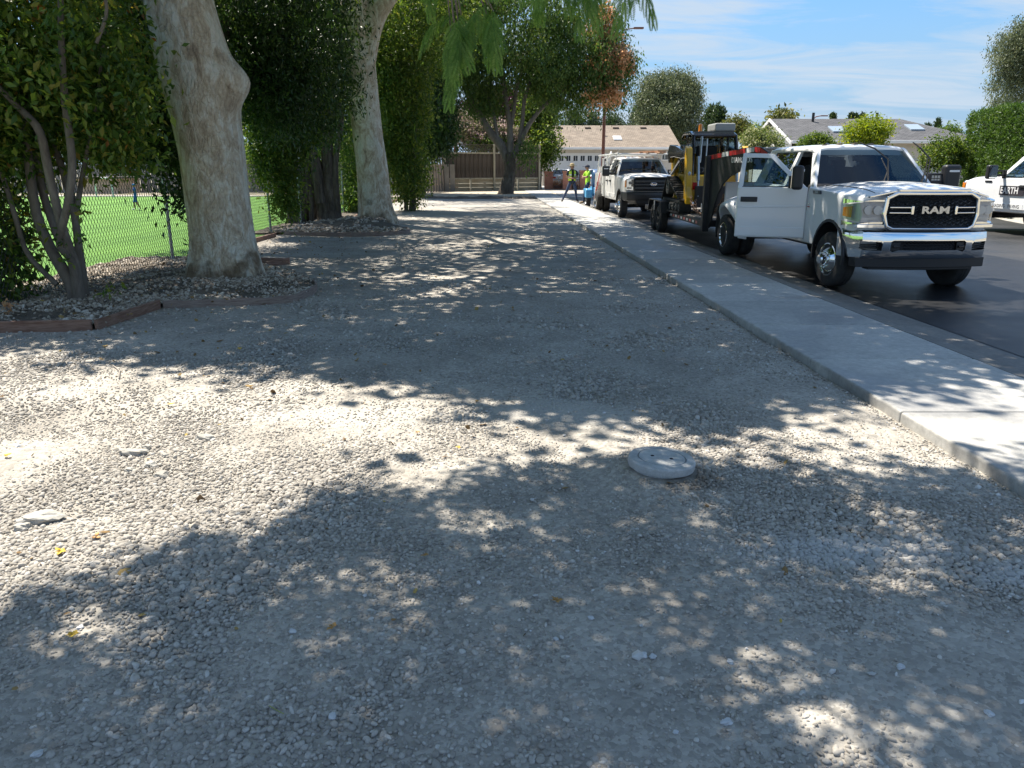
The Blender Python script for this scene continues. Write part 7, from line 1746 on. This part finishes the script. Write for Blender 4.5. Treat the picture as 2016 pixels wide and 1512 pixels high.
fr_ = MB(); fr_.b2((gx0 - .12, HY - .03, 0), (gx0, HY, gzt + .12)); fr_.b2((gx1, HY - .03, 0), (gx1 + .12, HY, gzt + .12)); fr_.b2((gx0, HY - .03, gzt), (gx1, HY, gzt + .12)); fr_.build('door_frame', trim_w, hs)
wa = at(1303, 297, HY - .05); wb_ = at(1335, 316, HY - .05)
wn = MB().b2((wa.x, HY - .05, wb_.z), (wb_.x, HY - .02, wa.z)).build('window', trim_w, hs)
xm = (wa.x + wb_.x) / 2
MB().b2((wa.x + .08, HY - .065, wb_.z + .08), (xm - .04, HY - .05, wa.z - .08)).build('pane', mat('house_pane', (0.06, 0.07, 0.075), .08), wn); MB().b2((xm + .04, HY - .065, wb_.z + .08), (wb_.x - .08, HY - .05, wa.z - .08)).build('pane', mat('house_pane_c', (0.35, 0.36, 0.35), .15), wn)
c0 = at(1233, 300, HY); MB().b2((c0.x, HY - .02, .1), (c0.x + 1.0, HY, 2.2)).build('front_door', mat('front_door_grey', (0.4, 0.4, 0.39), .6), hs)  # plain mid-grey door
ds = MB().tube([(gx1 + .9, HY - .85, ze - .05), (gx1 + .6, HY - .1, ze - .45), (gx1 + .6, HY - .08, .2)], .045, 6); ds.build('downpipe', trim_w, hs, smooth=40)

# ---- grey house
gh = thing('grey_roof_house', 'house with dark grey shingle roof, white gable and skylights', 'house', (0, 0, 0))
Xl, Xr, Y0, Y1_ = 17.6, 29.4, 50.0, 58.0; YR = 54.0
z_e = at(1750, 275, Y0).z; z_r = at(1640, 234, YR).z; xrr = at(1772, 231, YR).x
rf_ = MB().add([(Xl - .3, Y0 - .5, z_e - .1), (Xr + .4, Y0 - .5, z_e - .1), (Xr + .4, Y1_ + .5, z_e - .1), (Xl - .3, Y1_ + .5, z_e - .1), (Xl - .3, YR, z_r), (xrr, YR, z_r),
               (Xl - .3, Y0 - .5, z_e - .22), (Xr + .4, Y0 - .5, z_e - .22), (Xr + .4, Y1_ + .5, z_e - .22), (Xl - .3, Y1_ + .5, z_e - .22), (Xl - .3, YR, z_r - .12), (xrr, YR, z_r - .12)],
              [(0, 1, 5, 4), (1, 2, 5), (2, 3, 4, 5), (6, 10, 11, 7), (7, 11, 8), (8, 11, 10, 9), (0, 6, 7, 1), (1, 7, 8, 2), (2, 8, 9, 3), (3, 9, 10, 4), (4, 10, 6, 0)])
rg = rf_.build('roof', m_roofg, gh)
w = MB(); w.b2((Xl, Y0, 0), (Xr, Y0 + .2, z_e - .2)); w.b2((Xr - .2, Y0 + .2, 0), (Xr, Y1_, z_e - .2)); w.b2((Xl, Y1_ - .2, 0), (Xr, Y1_, z_e - .2)); w.build('wall', stucco, gh)
gw = MB().prism([(Y0, 0), (Y1_, 0), (Y1_, z_e - .25), (YR, z_r - .25), (Y0, z_e - .25)], 'x', Xl, Xl + .18); gw.build('gable_wall', stucco_w, gh)
bb = MB()
for a, b in (((Y0 - .55, z_e - .16), (YR, z_r - .02)), ((YR, z_r - .02), (Y1_ + .55, z_e - .16))):
    bb.add([(Xl - .36, a[0], a[1] - .14), (Xl - .36, b[0], b[1] - .14), (Xl - .36, b[0], b[1] + .05), (Xl - .36, a[0], a[1] + .05), (Xl - .31, a[0], a[1] - .14), (Xl - .31, b[0], b[1] - .14), (Xl - .31, b[0], b[1] + .05), (Xl - .31, a[0], a[1] + .05)], [(0, 1, 2, 3), (7, 6, 5, 4), (0, 4, 5, 1), (1, 5, 6, 2), (2, 6, 7, 3), (3, 7, 4, 0)])
bb.build('barge_board', trim_w, gh)
MB().b2((Xl - .3, Y0 - .64, z_e - .24), (Xr + .5, Y0 - .51, z_e - .06)).build('gutter', trim_w, gh, bevel=.02)
def gz_(y): return z_e - .1 + (z_r - z_e + .1) * (y - Y0 + .5) / (YR - Y0 + .5)
sl = math.atan2(z_r - z_e + .1, YR - Y0 + .5)
for px, py, yy in ((1648, 262, 51.6), (1800, 252, 52.0)):
    c = at(px, py, yy); MB().box((c.x, yy, gz_(yy) + .05), (.9, 1.1, .12), (sl, 0, 0)).build('skylight', mat('skylight_b', (0.30, 0.36, 0.42), .1), rg, bevel=.02)
for px in (1600, 1725): c = at(px, 240, 53.4); MB().cyl((c.x, 53.4, z_r - .3), (c.x, 53.4, z_r + .35), .09, n=10).build('flue', black_plastic, rg)
c = at(1800, 300, Y0); MB().b2((c.x, Y0 - .03, .1), (c.x + 2.3, Y0 - .002, 2.25)).build('garage_door', mat('door_grey', (0.42, 0.42, 0.40), .6), gh)
# iron railing before it
ir = thing('iron_railing', 'dark iron railing before the grey house, seen past the pickup', 'railing', (0, 0, 0))
rl_ = MB(); rl_.b2((16.5, 40, .25), (24, 40.04, .29)); rl_.b2((16.5, 40, 1.15), (24, 40.04, 1.19)); rl_.build('rail', black_plastic, ir)
bm0 = None
for k in range(50):
    x = 16.6 + k * .15
    if bm0 is None: o = MB().b2((0, 40.005, .06), (.025, 40.03, 1.35)).build('picket', black_plastic, ir); bm0 = o.data
    else: o = bpy.data.objects.new('picket', bm0); COL.objects.link(o); o.parent = ir
    o.location.x = x

# ================================================================ BOARD FENCES
m_fence = mat('fence_board', (0.04, 0.032, 0.027), .9, col2=(0.115, 0.095, 0.08), nscale=2.5, stretch=(4, 4, .4), bump=.4, bscale=8)
m_fence_sunlit = mat('fence_board_sunlit', (0.26, 0.21, 0.165), .9, col2=(0.36, 0.30, 0.245), nscale=2.5, stretch=(4, 4, .4), bump=.4, bscale=8)  # sunlit copy of the board colour, for strips of sun on the planks
m_post = mat('fence_post', (0.30, 0.27, 0.20), .9, col2=(0.40, 0.37, 0.29), nscale=2, stretch=(4, 4, .5))
m_sleeper = mat('sleeper', (0.26, 0.215, 0.145), .9, col2=(0.38, 0.33, 0.24), nscale=2, stretch=(.6, 1, 3))
ff = thing('board_fence', 'weathered board fence with lattice top and timber retaining boards', 'fence', (0, 0, 0))
fa = Vector(gnd(876, 378)); fb = Vector(gnd(1063, 375)); fb.y = fa.y + 3.2; fb.x = at(1063, 375, fb.y).x
fd = (fb - fa); FL = fd.length; fd.normalize(); fang = math.atan2(fd.y, fd.x); fn = Vector((fd.y, -fd.x, 0))
MF = Matrix.Translation(fa) @ Matrix.Rotation(fang, 4, 'Z')
Zr0, Zb1, Zl1 = .92, 2.72, 3.24
rr2 = random.Random(12)
nb = int(FL / .165)
shared = {}
for k in range(nb):
    x = (k + .5) * FL / nb; back = k % 2
    key = k % 9
    if key not in shared:
        hgt = Zb1 + rr2.uniform(-.02, .03); o = MB().b2((-.112 + rr2.uniform(0, .012), 0, Zr0), (.112 - rr2.uniform(0, .012), .022, hgt)).build('board', m_fence, ff, bevel=.004); shared[key] = o.data
    else: o = bpy.data.objects.new('board', shared[key]); COL.objects.link(o); o.parent = ff
    o.matrix_local = MF @ Matrix.Translation((x, .035 if back else 0, 0)) @ Matrix.Rotation(rr2.uniform(-.012, .012), 4, 'Y')
def fbox(x0, x1, y0, y1, z0, z1, name, m): return MB().b2((x0, y0, z0), (x1, y1, z1)).xf(MF).build(name, m, ff, bevel=.008)
for x in (.0, FL * .503, FL - .1): fbox(x - .07, x + .07, -.12, .02 - .03, -.05, Zl1 + .08, 'post', m_post)
for x in (FL * .26, FL * .755): fbox(x - .05, x + .05, -.10, -.03, -.05, Zr0 + .02, 'post', m_post)
fbox(0, FL, -.028, -.002, Zr0 - .06, Zr0 + .05, 'rail', m_post); fbox(0, FL, -.028, -.002, Zb1 - .08, Zb1 + .02, 'rail', m_post); fbox(0, FL, -.05, .05, Zl1, Zl1 + .05, 'rail', m_fence)
xs = [0, FL * .26, FL * .503, FL * .755, FL]
for i in range(4):
    for j in range(3): fbox(xs[i] + .02, xs[i + 1] - .02, .06 + rr2.uniform(0, .02), .11 + rr2.uniform(0, .02), j * .29 + .01, j * .29 + .285, 'sleeper', m_sleeper)
la = MB(); s_ = .21; hh = Zl1 - Zb1 - .02; x = -hh
while x < FL:
    for (a, b) in (((x, 0), (x + hh, hh)), ((x + hh, 0), (x, hh))):
        if min(a[0], b[0]) > 0 and max(a[0], b[0]) < FL:
            dx = .026; yy = .0 if a[0] < b[0] else .012
            la.add([(a[0] - dx, yy, Zb1 + .02 + a[1]), (a[0] + dx, yy, Zb1 + .02 + a[1]), (b[0] + dx, yy, Zb1 + .02 + b[1]), (b[0] - dx, yy, Zb1 + .02 + b[1]), (a[0] - dx, yy + .012, Zb1 + .02 + a[1]), (a[0] + dx, yy + .012, Zb1 + .02 + a[1]), (b[0] + dx, yy + .012, Zb1 + .02 + b[1]), (b[0] - dx, yy + .012, Zb1 + .02 + b[1])], [(0, 1, 2, 3), (7, 6, 5, 4), (0, 4, 5, 1), (1, 5, 6, 2), (2, 6, 7, 3), (3, 7, 4, 0)])
    x += s_
la.xf(MF); la.build('lattice', m_fence, ff)
# plank fence that leans, to the left
f2 = thing('plank_fence', 'slightly leaning plank fence, alternate boards coloured as sunlit strips, under the dark evergreen', 'fence', (0, 0, 0))
ga = Vector(gnd(799, 384)); gb_ = fa.copy(); gd_ = gb_ - ga; GL = gd_.length; gd_.normalize(); MG = Matrix.Translation(ga) @ Matrix.Rotation(math.atan2(gd_.y, gd_.x), 4, 'Z')
nb = 28
for k in range(nb):
    x = (k + .5) * GL / nb; t = k / (nb - 1); hgt = 2.25 + .55 * t + rr2.uniform(-.03, .03)
    MB().b2((-.085, .0 if k % 2 else -.05, 0), (.085, .022 if k % 2 else -.028, hgt)).xf(MG @ Matrix.Translation((x, 0, 0)) @ Matrix.Rotation(-.05, 4, 'Y')).build('board', m_fence if k % 2 else m_fence_sunlit, f2)
MB().b2((0, .025, .5), (GL, .06, .6)).xf(MG).build('rail', m_post, f2); MB().b2((0, .025, 1.8), (GL, .06, 1.9)).xf(MG).build('rail', m_post, f2)
MB().cyl(ga + Vector((-.25, -.1, 0)), ga + Vector((-.35, -.1, 2.2)), .045, n=8).build('post', galv, f2)
# junk by its foot
jk = thing('tarp_bundle', 'small dark bundle of tarp and scrap at the foot of the plank fence', 'bundle', (0, 0, 0))
c = Vector(gnd(814, 386)); jm = MB()
for k in range(9): jm.ball((c.x + rr2.uniform(-.5, .5), c.y + rr2.uniform(-.3, .3), .12 + rr2.uniform(0, .25)), (rr2.uniform(.15, .3), rr2.uniform(.15, .25), rr2.uniform(.1, .2)), 9, 6)
jm.build('tarp', mat('tarp', (0.03, 0.032, 0.035), .6), jk, smooth=50); MB().box((c.x + .6, c.y - .3, .08), (1.2, .2, .06), (0, 0, .2)).build('plank', m_post, jk)
# red pavilion roof behind the fence
gz = thing('garden_pavilion', 'red-brown pavilion roof showing above the lattice fence', 'pavilion', (0, 0, 0))
c = at(925, 272, 66); red_roof = mat('pavilion_red', (0.30, 0.10, 0.085), .7)
zr_ = at(925, 252, 66).z; ze_ = at(925, 272, 66).z
MB().add([(c.x - 1.4, 64.8, ze_), (c.x + 1.4, 64.8, ze_), (c.x + 1.4, 67.4, ze_), (c.x - 1.4, 67.4, ze_), (c.x, 66.1, zr_)], [(0, 1, 4), (1, 2, 4), (2, 3, 4), (3, 0, 4), (3, 2, 1, 0)]).build('roof', red_roof, gz)
MB().b2((c.x - 1.42, 64.78, ze_ - .16), (c.x + 1.42, 64.9, ze_)).build('fascia', red_roof, gz)
for sx in (-1.2, 1.2):
    for y in (64.95, 67.2): MB().b2((c.x + sx - .06, y, 0), (c.x + sx + .06, y + .12, ze_)).build('post', red_roof, gz)

# ================================================================ BRICK PILLARS AND IRON GATES
def brick_mat():
    m = bpy.data.materials.new('brick'); m.use_nodes = True; t = m.node_tree; N = t.nodes; L = t.links; b = N['Principled BSDF']; b.inputs['Roughness'].default_value = .9
    tc = N.new('ShaderNodeTexCoord'); mp = N.new('ShaderNodeMapping'); mp.inputs['Rotation'].default_value = (R(90), 0, 0); L.new(tc.outputs['Object'], mp.inputs[0])
    br = N.new('ShaderNodeTexBrick'); br.inputs['Scale'].default_value = 1; br.inputs['Brick Width'].default_value = .2; br.inputs['Row Height'].default_value = .07; br.inputs['Mortar Size'].default_value = .006
    br.inputs['Color1'].default_value = (.32, .10, .065, 1); br.inputs['Color2'].default_value = (.42, .17, .11, 1); br.inputs['Mortar'].default_value = (.4, .33, .28, 1); L.new(mp.outputs[0], br.inputs['Vector']); L.new(br.outputs['Color'], b.inputs['Base Color']); return m
m_brick = brick_mat(); iron = mat('iron', (0.02, 0.02, 0.022), .5)
PYL = [(1080, 338, 60.6, 'brick gate pillar beside the end of the board fence'), (1116, 337, 59.4, 'brick gate pillar just left of the worker in the straw hat'), (1149, 336, 60.2, 'brick gate pillar between the two workers')]
for px, pt, Y, lab in PYL:
    c = at(px, 360, Y); zt_ = at(px, pt, Y).z
    t = thing('brick_pillar', lab, 'pillar', (c.x, Y, .03), group='brick gate pillars')
    MB().b2((-.32, -.32, -.05), (.32, .32, zt_ - .1)).build('shaft', m_brick, t, bevel=.01); MB().b2((-.36, -.36, zt_ - .1), (.36, .36, zt_)).build('cap', m_brick, t, bevel=.02)
def gate(lab, xa, xb, Y):
    t = thing('iron_gate', lab, 'gate', (0, 0, 0), group='iron gates'); m_ = MB(); n = 8
    top = lambda u: 1.05 + .42 * math.sin(math.pi * u)
    m_.tube([(xa + (xb - xa) * u, Y, top(u)) for u in np.linspace(0, 1, 17)], .025, 6); m_.tube([(xa, Y, .25), (xb, Y, .25)], .02, 6); m_.tube([(xa, Y, .8), (xb, Y, .8)], .015, 6); m_.build('gate_frame', iron, t, smooth=40)
    for k in range(n):
        u = (k + .5) / n; MB().cyl((xa + (xb - xa) * u, Y, .12), (xa + (xb - xa) * u, Y, top(u)), .014, n=6).build('bar', iron, t)
xa = [at(p[0], 360, p[2]).x for p in PYL]
gate('arched iron gate between the two left brick pillars', xa[0] + .33, xa[1] - .33, 60.0); gate('arched iron gate behind the two standing workers', xa[1] + .33, xa[2] - .33, 59.8)
lw = thing('low_brick_wall', 'low brick border wall between the iron gates and the driveway', 'wall', (0, 0, 0))
MB().b2((xa[0] + .4, 60.3, .03), (xa[2] - .4, 60.5, .32)).build('course', m_brick, lw); MB().b2((xa[0] + .4, 60.27, .321), (xa[2] - .4, 60.53, .37)).build('coping', m_brick, lw)
bush('bedding_plants', 'dry reddish plants growing behind the arched iron gates', 'plants', [(xa[0] + .9, 61.2, .4, .8, .3, .35), (xa[1] + .9, 61.2, .4, .8, .3, .35)], 50, 40, .25, .16, .06, lf_pod, 140)

# ================================================================ STREET LAMP
lp = thing('street_lamp', 'rust-brown street lamp pole with a long curved arm', 'street lamp', (0, 0, 0))
YL = 57.0; base = at(1185, 380, YL); pt = at(1186, 90, YL); m_lp = mat('lamp_brown', (0.13, 0.045, 0.03), .6, col2=(0.17, 0.07, 0.05), nscale=3)
MB().tube([(base.x, YL, .05), (base.x, YL, 3), (base.x, YL, pt.z)], [.14, .12, .09], 12).build('pole', m_lp, lp, smooth=40)
arm = [at(1186, 100, YL), at(1200, 82, YL), at(1215, 67, YL), at(1232, 58, YL), at(1250, 55, YL)]
MB().tube(arm, [.06, .05, .045, .04, .035], 8).build('arm', m_lp, lp, smooth=40)
e = arm[-1]; MB().box((e.x + .25, YL, e.z - .01), (.7, .28, .12)).build('lantern', m_lp, lp, bevel=.04)
MB().b2((base.x - .2, YL - .2, .05), (base.x + .2, YL + .2, .3)).build('base', m_lp, lp, bevel=.03)
lp2 = thing('street_lamp', 'tiny distant street lamp over the left part of the grey ridge', 'street lamp', (0, 0, 0))
q = [at(1600, 290, 95), at(1600, 236, 95), at(1606, 230, 95), at(1616, 228, 95)]; MB().tube(q, [.1, .08, .06, .05], 8).build('pole', m_lp, lp2, smooth=40); MB().box((q[-1].x + .4, 95, q[-1].z), (.8, .25, .12)).build('lantern', m_lp, lp2)

# ================================================================ CHAIN-LINK FENCE AND FIELD EDGE
cl = thing('chain_link_fence', 'galvanised chain-link fence between the planting beds and the turf', 'fence', (0, 0, 0))
FX = -6.42; FH = 1.9
pm = None
for k in range(-3, 11):
    y = 14.52 + k * 3.05
    if pm is None: o = MB().cyl((0, 0, -.1), (0, 0, FH - .3), .03, n=12).build('post', galv, cl, smooth=40); pm = o.data
    else: o = bpy.data.objects.new('post', pm); COL.objects.link(o); o.parent = cl
    o.location = (FX - .0, y, 0)
MB().cyl((FX + .035, 5, FH), (FX + .035, 46, FH), .005, n=6).build('tension_wire', galv, cl, smooth=40)
m_wire = mat('wire', (0.06, 0.063, 0.06), .6, .2)
def mesh_wires(y0, y1, sp, r):
    V = []; F = []; h = FH - .02; z0 = .02; run = (h - z0) * .62
    for sgn in (1, -1):
        y = y0 - (run if sgn > 0 else 0)
        while y < y1 + (run if sgn < 0 else 0):
            a = (y, z0); b = (y + sgn * run, h)
            i = len(V); dx = .003 * sgn
            for (yy, zz) in (a, b):
                for k in range(3):
                    an = 2 * math.pi * k / 3; V.append((FX + .035 + dx + r * math.cos(an), yy + r * math.sin(an) * .85, zz + r * math.sin(an) * .5))
            F += [(i, i + 1, i + 4, i + 3), (i + 1, i + 2, i + 5, i + 4), (i + 2, i, i + 3, i + 5)]; y += sp
    return V, F
V, F = mesh_wires(6, 27, .085, .0042); o = np_mesh('wire_mesh', V, F, m_wire, cl)
V, F = mesh_wires(27, 46, .15, .004); o = np_mesh('wire_mesh', V, F, m_wire, cl)
MB().b2((FX - .02, 5, -.03), (FX + .05, 46, .04)).build('base_board', m_fence, cl)
sh = thing('field_shed', 'low beige shed behind the far edge of the turf', 'shed', (0, 0, 0))
a = at(150, 355, 52); b = at(236, 389, 52); zt_ = at(190, 352, 52).z
MB().b2((a.x, 52, 0), (b.x, 55, zt_)).build('wall', mat('shed_beige', (0.42, 0.33, 0.24), .9, col2=(0.5, 0.4, 0.3), nscale=2), sh); MB().b2((a.x - .2, 51.8, zt_), (b.x + .2, 55.2, zt_ + .12)).build('roof', mat('shed_roof', (0.12, 0.11, 0.10), .8), sh)
fw = thing('field_fence', 'grey slatted fence along the far side of the turf', 'fence', (0, 0, 0))
pm = None
for k in range(110):
    x = -48 + k * .4
    if pm is None: o = MB().b2((0, 56, 0), (.34, 56.04, 1.9)).build('slat', mat('slat_grey', (0.20, 0.19, 0.18), .9, col2=(0.3, 0.28, 0.26), nscale=1), fw); pm = o.data
    else: o = bpy.data.objects.new('slat', pm); COL.objects.link(o); o.parent = fw
    o.location.x = x
gl = thing('small_goal', 'small white arched goal at the far edge of the turf', 'goal', (0, 0, 0))
c = at(207, 388, 46.5); MB().tube([(c.x - .5, 46.5, 0), (c.x - .48, 46.5, .9), (c.x - .3, 46.5, 1.1), (c.x + .3, 46.5, 1.1), (c.x + .48, 46.5, .9), (c.x + .5, 46.5, 0)], .05, 8).build('frame', tape_white, gl, smooth=60)

# ================================================================ SMALL THINGS ON THE LOT
mh = thing('utility_cover', 'round concrete utility box with two-hole lid standing proud of the gravel', 'utility cover', (HOLE[0], HOLE[1], float(lot_z(HOLE[0], HOLE[1])) + .002), R(-20))
mh.rotation_euler = (R(-1.5), R(2.5), R(-20))
m_cov = concrete_mat('cover_concrete', (0.38, 0.39, 0.39), (0.56, 0.57, 0.56))
MB().lathe([(.165, -.09), (.172, -.005), (.19, .0), (.194, .012), (.194, .04), (.186, .05), (.142, .052), (.140, .047), (.139, .03), (.01, .03)], (0, 0, 0), 'z', 56).build('ring', m_cov, mh, smooth=22)
li = MB().lathe([(.136, .032), (.136, .046), (.132, .052), (.112, .053), (.108, .0515), (.01, .0515)], (0, 0, 0), 'z', 56).build('lid', m_cov, mh)
hs_ = [MB().cyl((x, .0, .03), (x, .0, .1), .012, n=14).build('cutter', interior_dark) for x in (-.055, .055)]
cut(li, hs_, 35)
for x in (-.055, .055): MB().cyl((x, 0, .0425), (x, 0, .0445), .0115, n=14).build('finger_hole', interior_dark, mh)
def chunk(label, px, py, L_, W_, H_, seed, rz=0.0, m=None):
    r = random.Random(seed); bm = bmesh.new(); bmesh.ops.create_icosphere(bm, subdivisions=3, radius=1)
    ph = [r.uniform(0, 6) for _ in range(9)]
    for v in bm.verts:
        c = v.co; k = 1 + .22 * math.sin(3 * c.x + ph[0]) * math.sin(2.4 * c.y + ph[1]) + .14 * math.sin(6 * c.z + ph[2] + 4 * c.x) + .08 * math.sin(11 * c.y + ph[3]) + r.uniform(-.05, .05)
        v.co = Vector((c.x * k * L_ / 2, c.y * k * W_ / 2, max(-.6, min(.7, c.z * k)) * H_ / 2))
    me = bpy.data.meshes.new('stone_chunk'); bm.to_mesh(me); bm.free(); me.materials.append(m or MATS['old_concrete'])
    o = bpy.data.objects.new('stone_chunk', me); COL.objects.link(o); x, y, _ = gnd(px, py); o.location = (x, y, float(lot_z(x, y)) + H_ * .28); o.rotation_euler = (r.uniform(-.1, .1), r.uniform(-.1, .1), rz)
    tag(o, label, 'stone', 'broken stones on the lot')
chunk('flat slab of broken concrete farthest left on the sunlit gravel', 82, 1026, .19, .10, .07, 1, .2)
chunk('small lump leaning on the flat slab of broken concrete', 45, 1040, .08, .06, .05, 2)
chunk('long crusty lump, biggest of the broken stone cluster', 262, 895, .17, .07, .06, 3, .1)
chunk('small pinkish lump at the upper right of the broken stone cluster', 290, 884, .06, .05, .045, 4)
chunk('middle-sized lump below the long crusty one', 296, 916, .075, .06, .04, 5); chunk('little lump at the lower left of the broken stone cluster', 255, 926, .06, .05, .04, 6)
chunk('rounded crumbly lump, lowest of the broken stone cluster', 318, 938, .085, .07, .06, 7); chunk('crumbly lump lying alone right of the stone cluster', 405, 864, .11, .07, .05, 8)
chunk('small lump just right of the long crusty one', 325, 898, .04, .035, .03, 21)
m_wst = mat('white_stone', (0.48, 0.49, 0.50), .7, col2=(0.62, 0.62, 0.62), nscale=30)
for k, (px, py, s_, lab) in enumerate([(576, 1247, .028, 'squarish white stone left of the yellow fluff'), (380, 1117, .03, 'round white stone on the shadow edge at left'), (388, 1205, .026, 'white stone left of the sunlit streak'), (1437, 1306, .026, 'round white stone right of the sunny stone patch'), (1430, 1425, .036, 'angular white stone, lowest at right'), (1772, 1320, .03, 'pale stone far right in the shade'), (75, 1490, .03, 'white stone in the bottom left corner'), (655, 1415, .032, 'broken white stone at bottom centre-left'), (1946, 1413, .03, 'white stone at the right edge of the picture'), (1263, 1296, .04, 'larger of two white stones in the sunny patch'), (1285, 1298, .03, 'smaller of two white stones in the sunny patch'), (158, 1236, .028, 'white stone beside the yellow blossom'), (1163, 1223, .024, 'white stone just right of the curled tan leaf'), (1095, 1262, .022, 'white stone below the curled tan leaf'), (1330, 1445, .018, 'tiny white stone near the bottom right of centre')]):
    chunk(lab, px, py, s_ * 1.0, s_ * .8, s_ * .62, 40 + k, k * .7, m_wst)
# fallen leaves and blossoms
lf_y = mat('leaf_yellow', (0.62, 0.36, 0.02), .6, col2=(0.72, 0.5, 0.06), nscale=40); lf_t = mat('leaf_tan', (0.42, 0.22, 0.07), .7, col2=(0.5, 0.3, 0.1), nscale=40)
def fallen(label, px, py, s_, seed, m):
    r = random.Random(seed); mb = MB(); k5 = 5
    for j in range(k5):
        a = 2 * math.pi * j / k5 + r.uniform(-.3, .3); d = Vector((math.cos(a), math.sin(a), 0)); q = Vector((-d.y, d.x, 0)); L_ = s_ * r.uniform(.6, 1.1) * .6; W_ = L_ * .35; cu = r.uniform(.1, .6) * L_
        mb.add([Vector((0, 0, .004)), d * L_ * .5 + q * W_ + Vector((0, 0, cu * .5 + .006)), d * L_ + Vector((0, 0, cu)), d * L_ * .5 - q * W_ + Vector((0, 0, cu * .35 + .004))], [(0, 1, 2), (0, 2, 3)])
    o = mb.build('fallen_leaf', m, None, smooth=180, fix=False); so = o.modifiers.new('t', 'SOLIDIFY'); so.thickness = .0012
    x, y, _ = gnd(px, py); o.location = (x, y, float(lot_z(x, y)) + .012); tag(o, label, 'leaf', 'fallen leaves on the lot')
for k, (px, py, s_, m, lab) in enumerate([(120, 1090, .055, lf_y, 'bright yellow fallen leaf on the sunlit stones at left'), (143, 1257, .055, lf_y, 'yellow blossom in the shade at lower left'), (655, 1243, .045, lf_t, 'tan fluff blossom in the shade left of centre'), (837, 1098, .04, lf_t, 'small tan leaf near the middle of the lot'), (1097, 1190, .045, lf_t, 'curled tan leaf left of the sunny stone patch'), (472, 688, .06, lf_y, 'yellow leaf in the shade near the bent edging'), (758, 722, .05, lf_t, 'brown leaf just inside the big shade edge'), (15, 904, .05, lf_y, 'yellow leaf at the left edge of the picture'), (336, 800, .05, lf_y, 'yellow leaf on the bright gravel above the stone cluster'), (903, 886, .04, lf_y, 'tiny yellow leaf on the gravel left of the utility cover'), (822, 856, .04, lf_t, 'faint tan leaf on the bright gravel at centre'), (189, 1062, .05, lf_t, 'pale tan leaf right of the bright yellow one')]):
    fallen(lab, px, py, s_, 60 + k, m)
def twig(label, pix, r, m, z=.012):
    o = MB().tube([Vector(gnd(*q)) + Vector((0, 0, float(lot_z(*gnd(*q)[:2])) + z)) for q in pix], r, 5).build('twig', m, None, smooth=180); tag(o, label, 'twig')
twig('pale curved twig on the gravel below the red edging', [(222, 722), (228, 726), (236, 733), (235, 748)], .006, mat('twig_pale', (0.35, 0.31, 0.26), .8))
twig('thin green stem at the bottom left of centre', [(531, 1396), (545, 1404), (559, 1411)], .0014, mat('twig_green', (0.30, 0.34, 0.08), .7))
twig('thin dry stalk at the right in the shade', [(838, 1362), (842, 1356), (848, 1352)], .0012, mat('twig_pale', (0, 0, 0)))
# dry orange leaf sprig by the bed corner
sp = thing('dry_sprig', 'dry orange sprig at the left end of the stone bed', 'plant', (0, 0, 0))
crown('dry_leaves', np.array([at(15, 595 + 8 * k, 8.9)[:] for k in range(4)]), 10, .05, .06, .03, lf_pod, sp, seed=3)
limb_obj('stalk', [(*gnd(14, 632), .008), (*(at(14, 600, 8.9)), .005)], m_smooth, sp, n=6)
# (end)
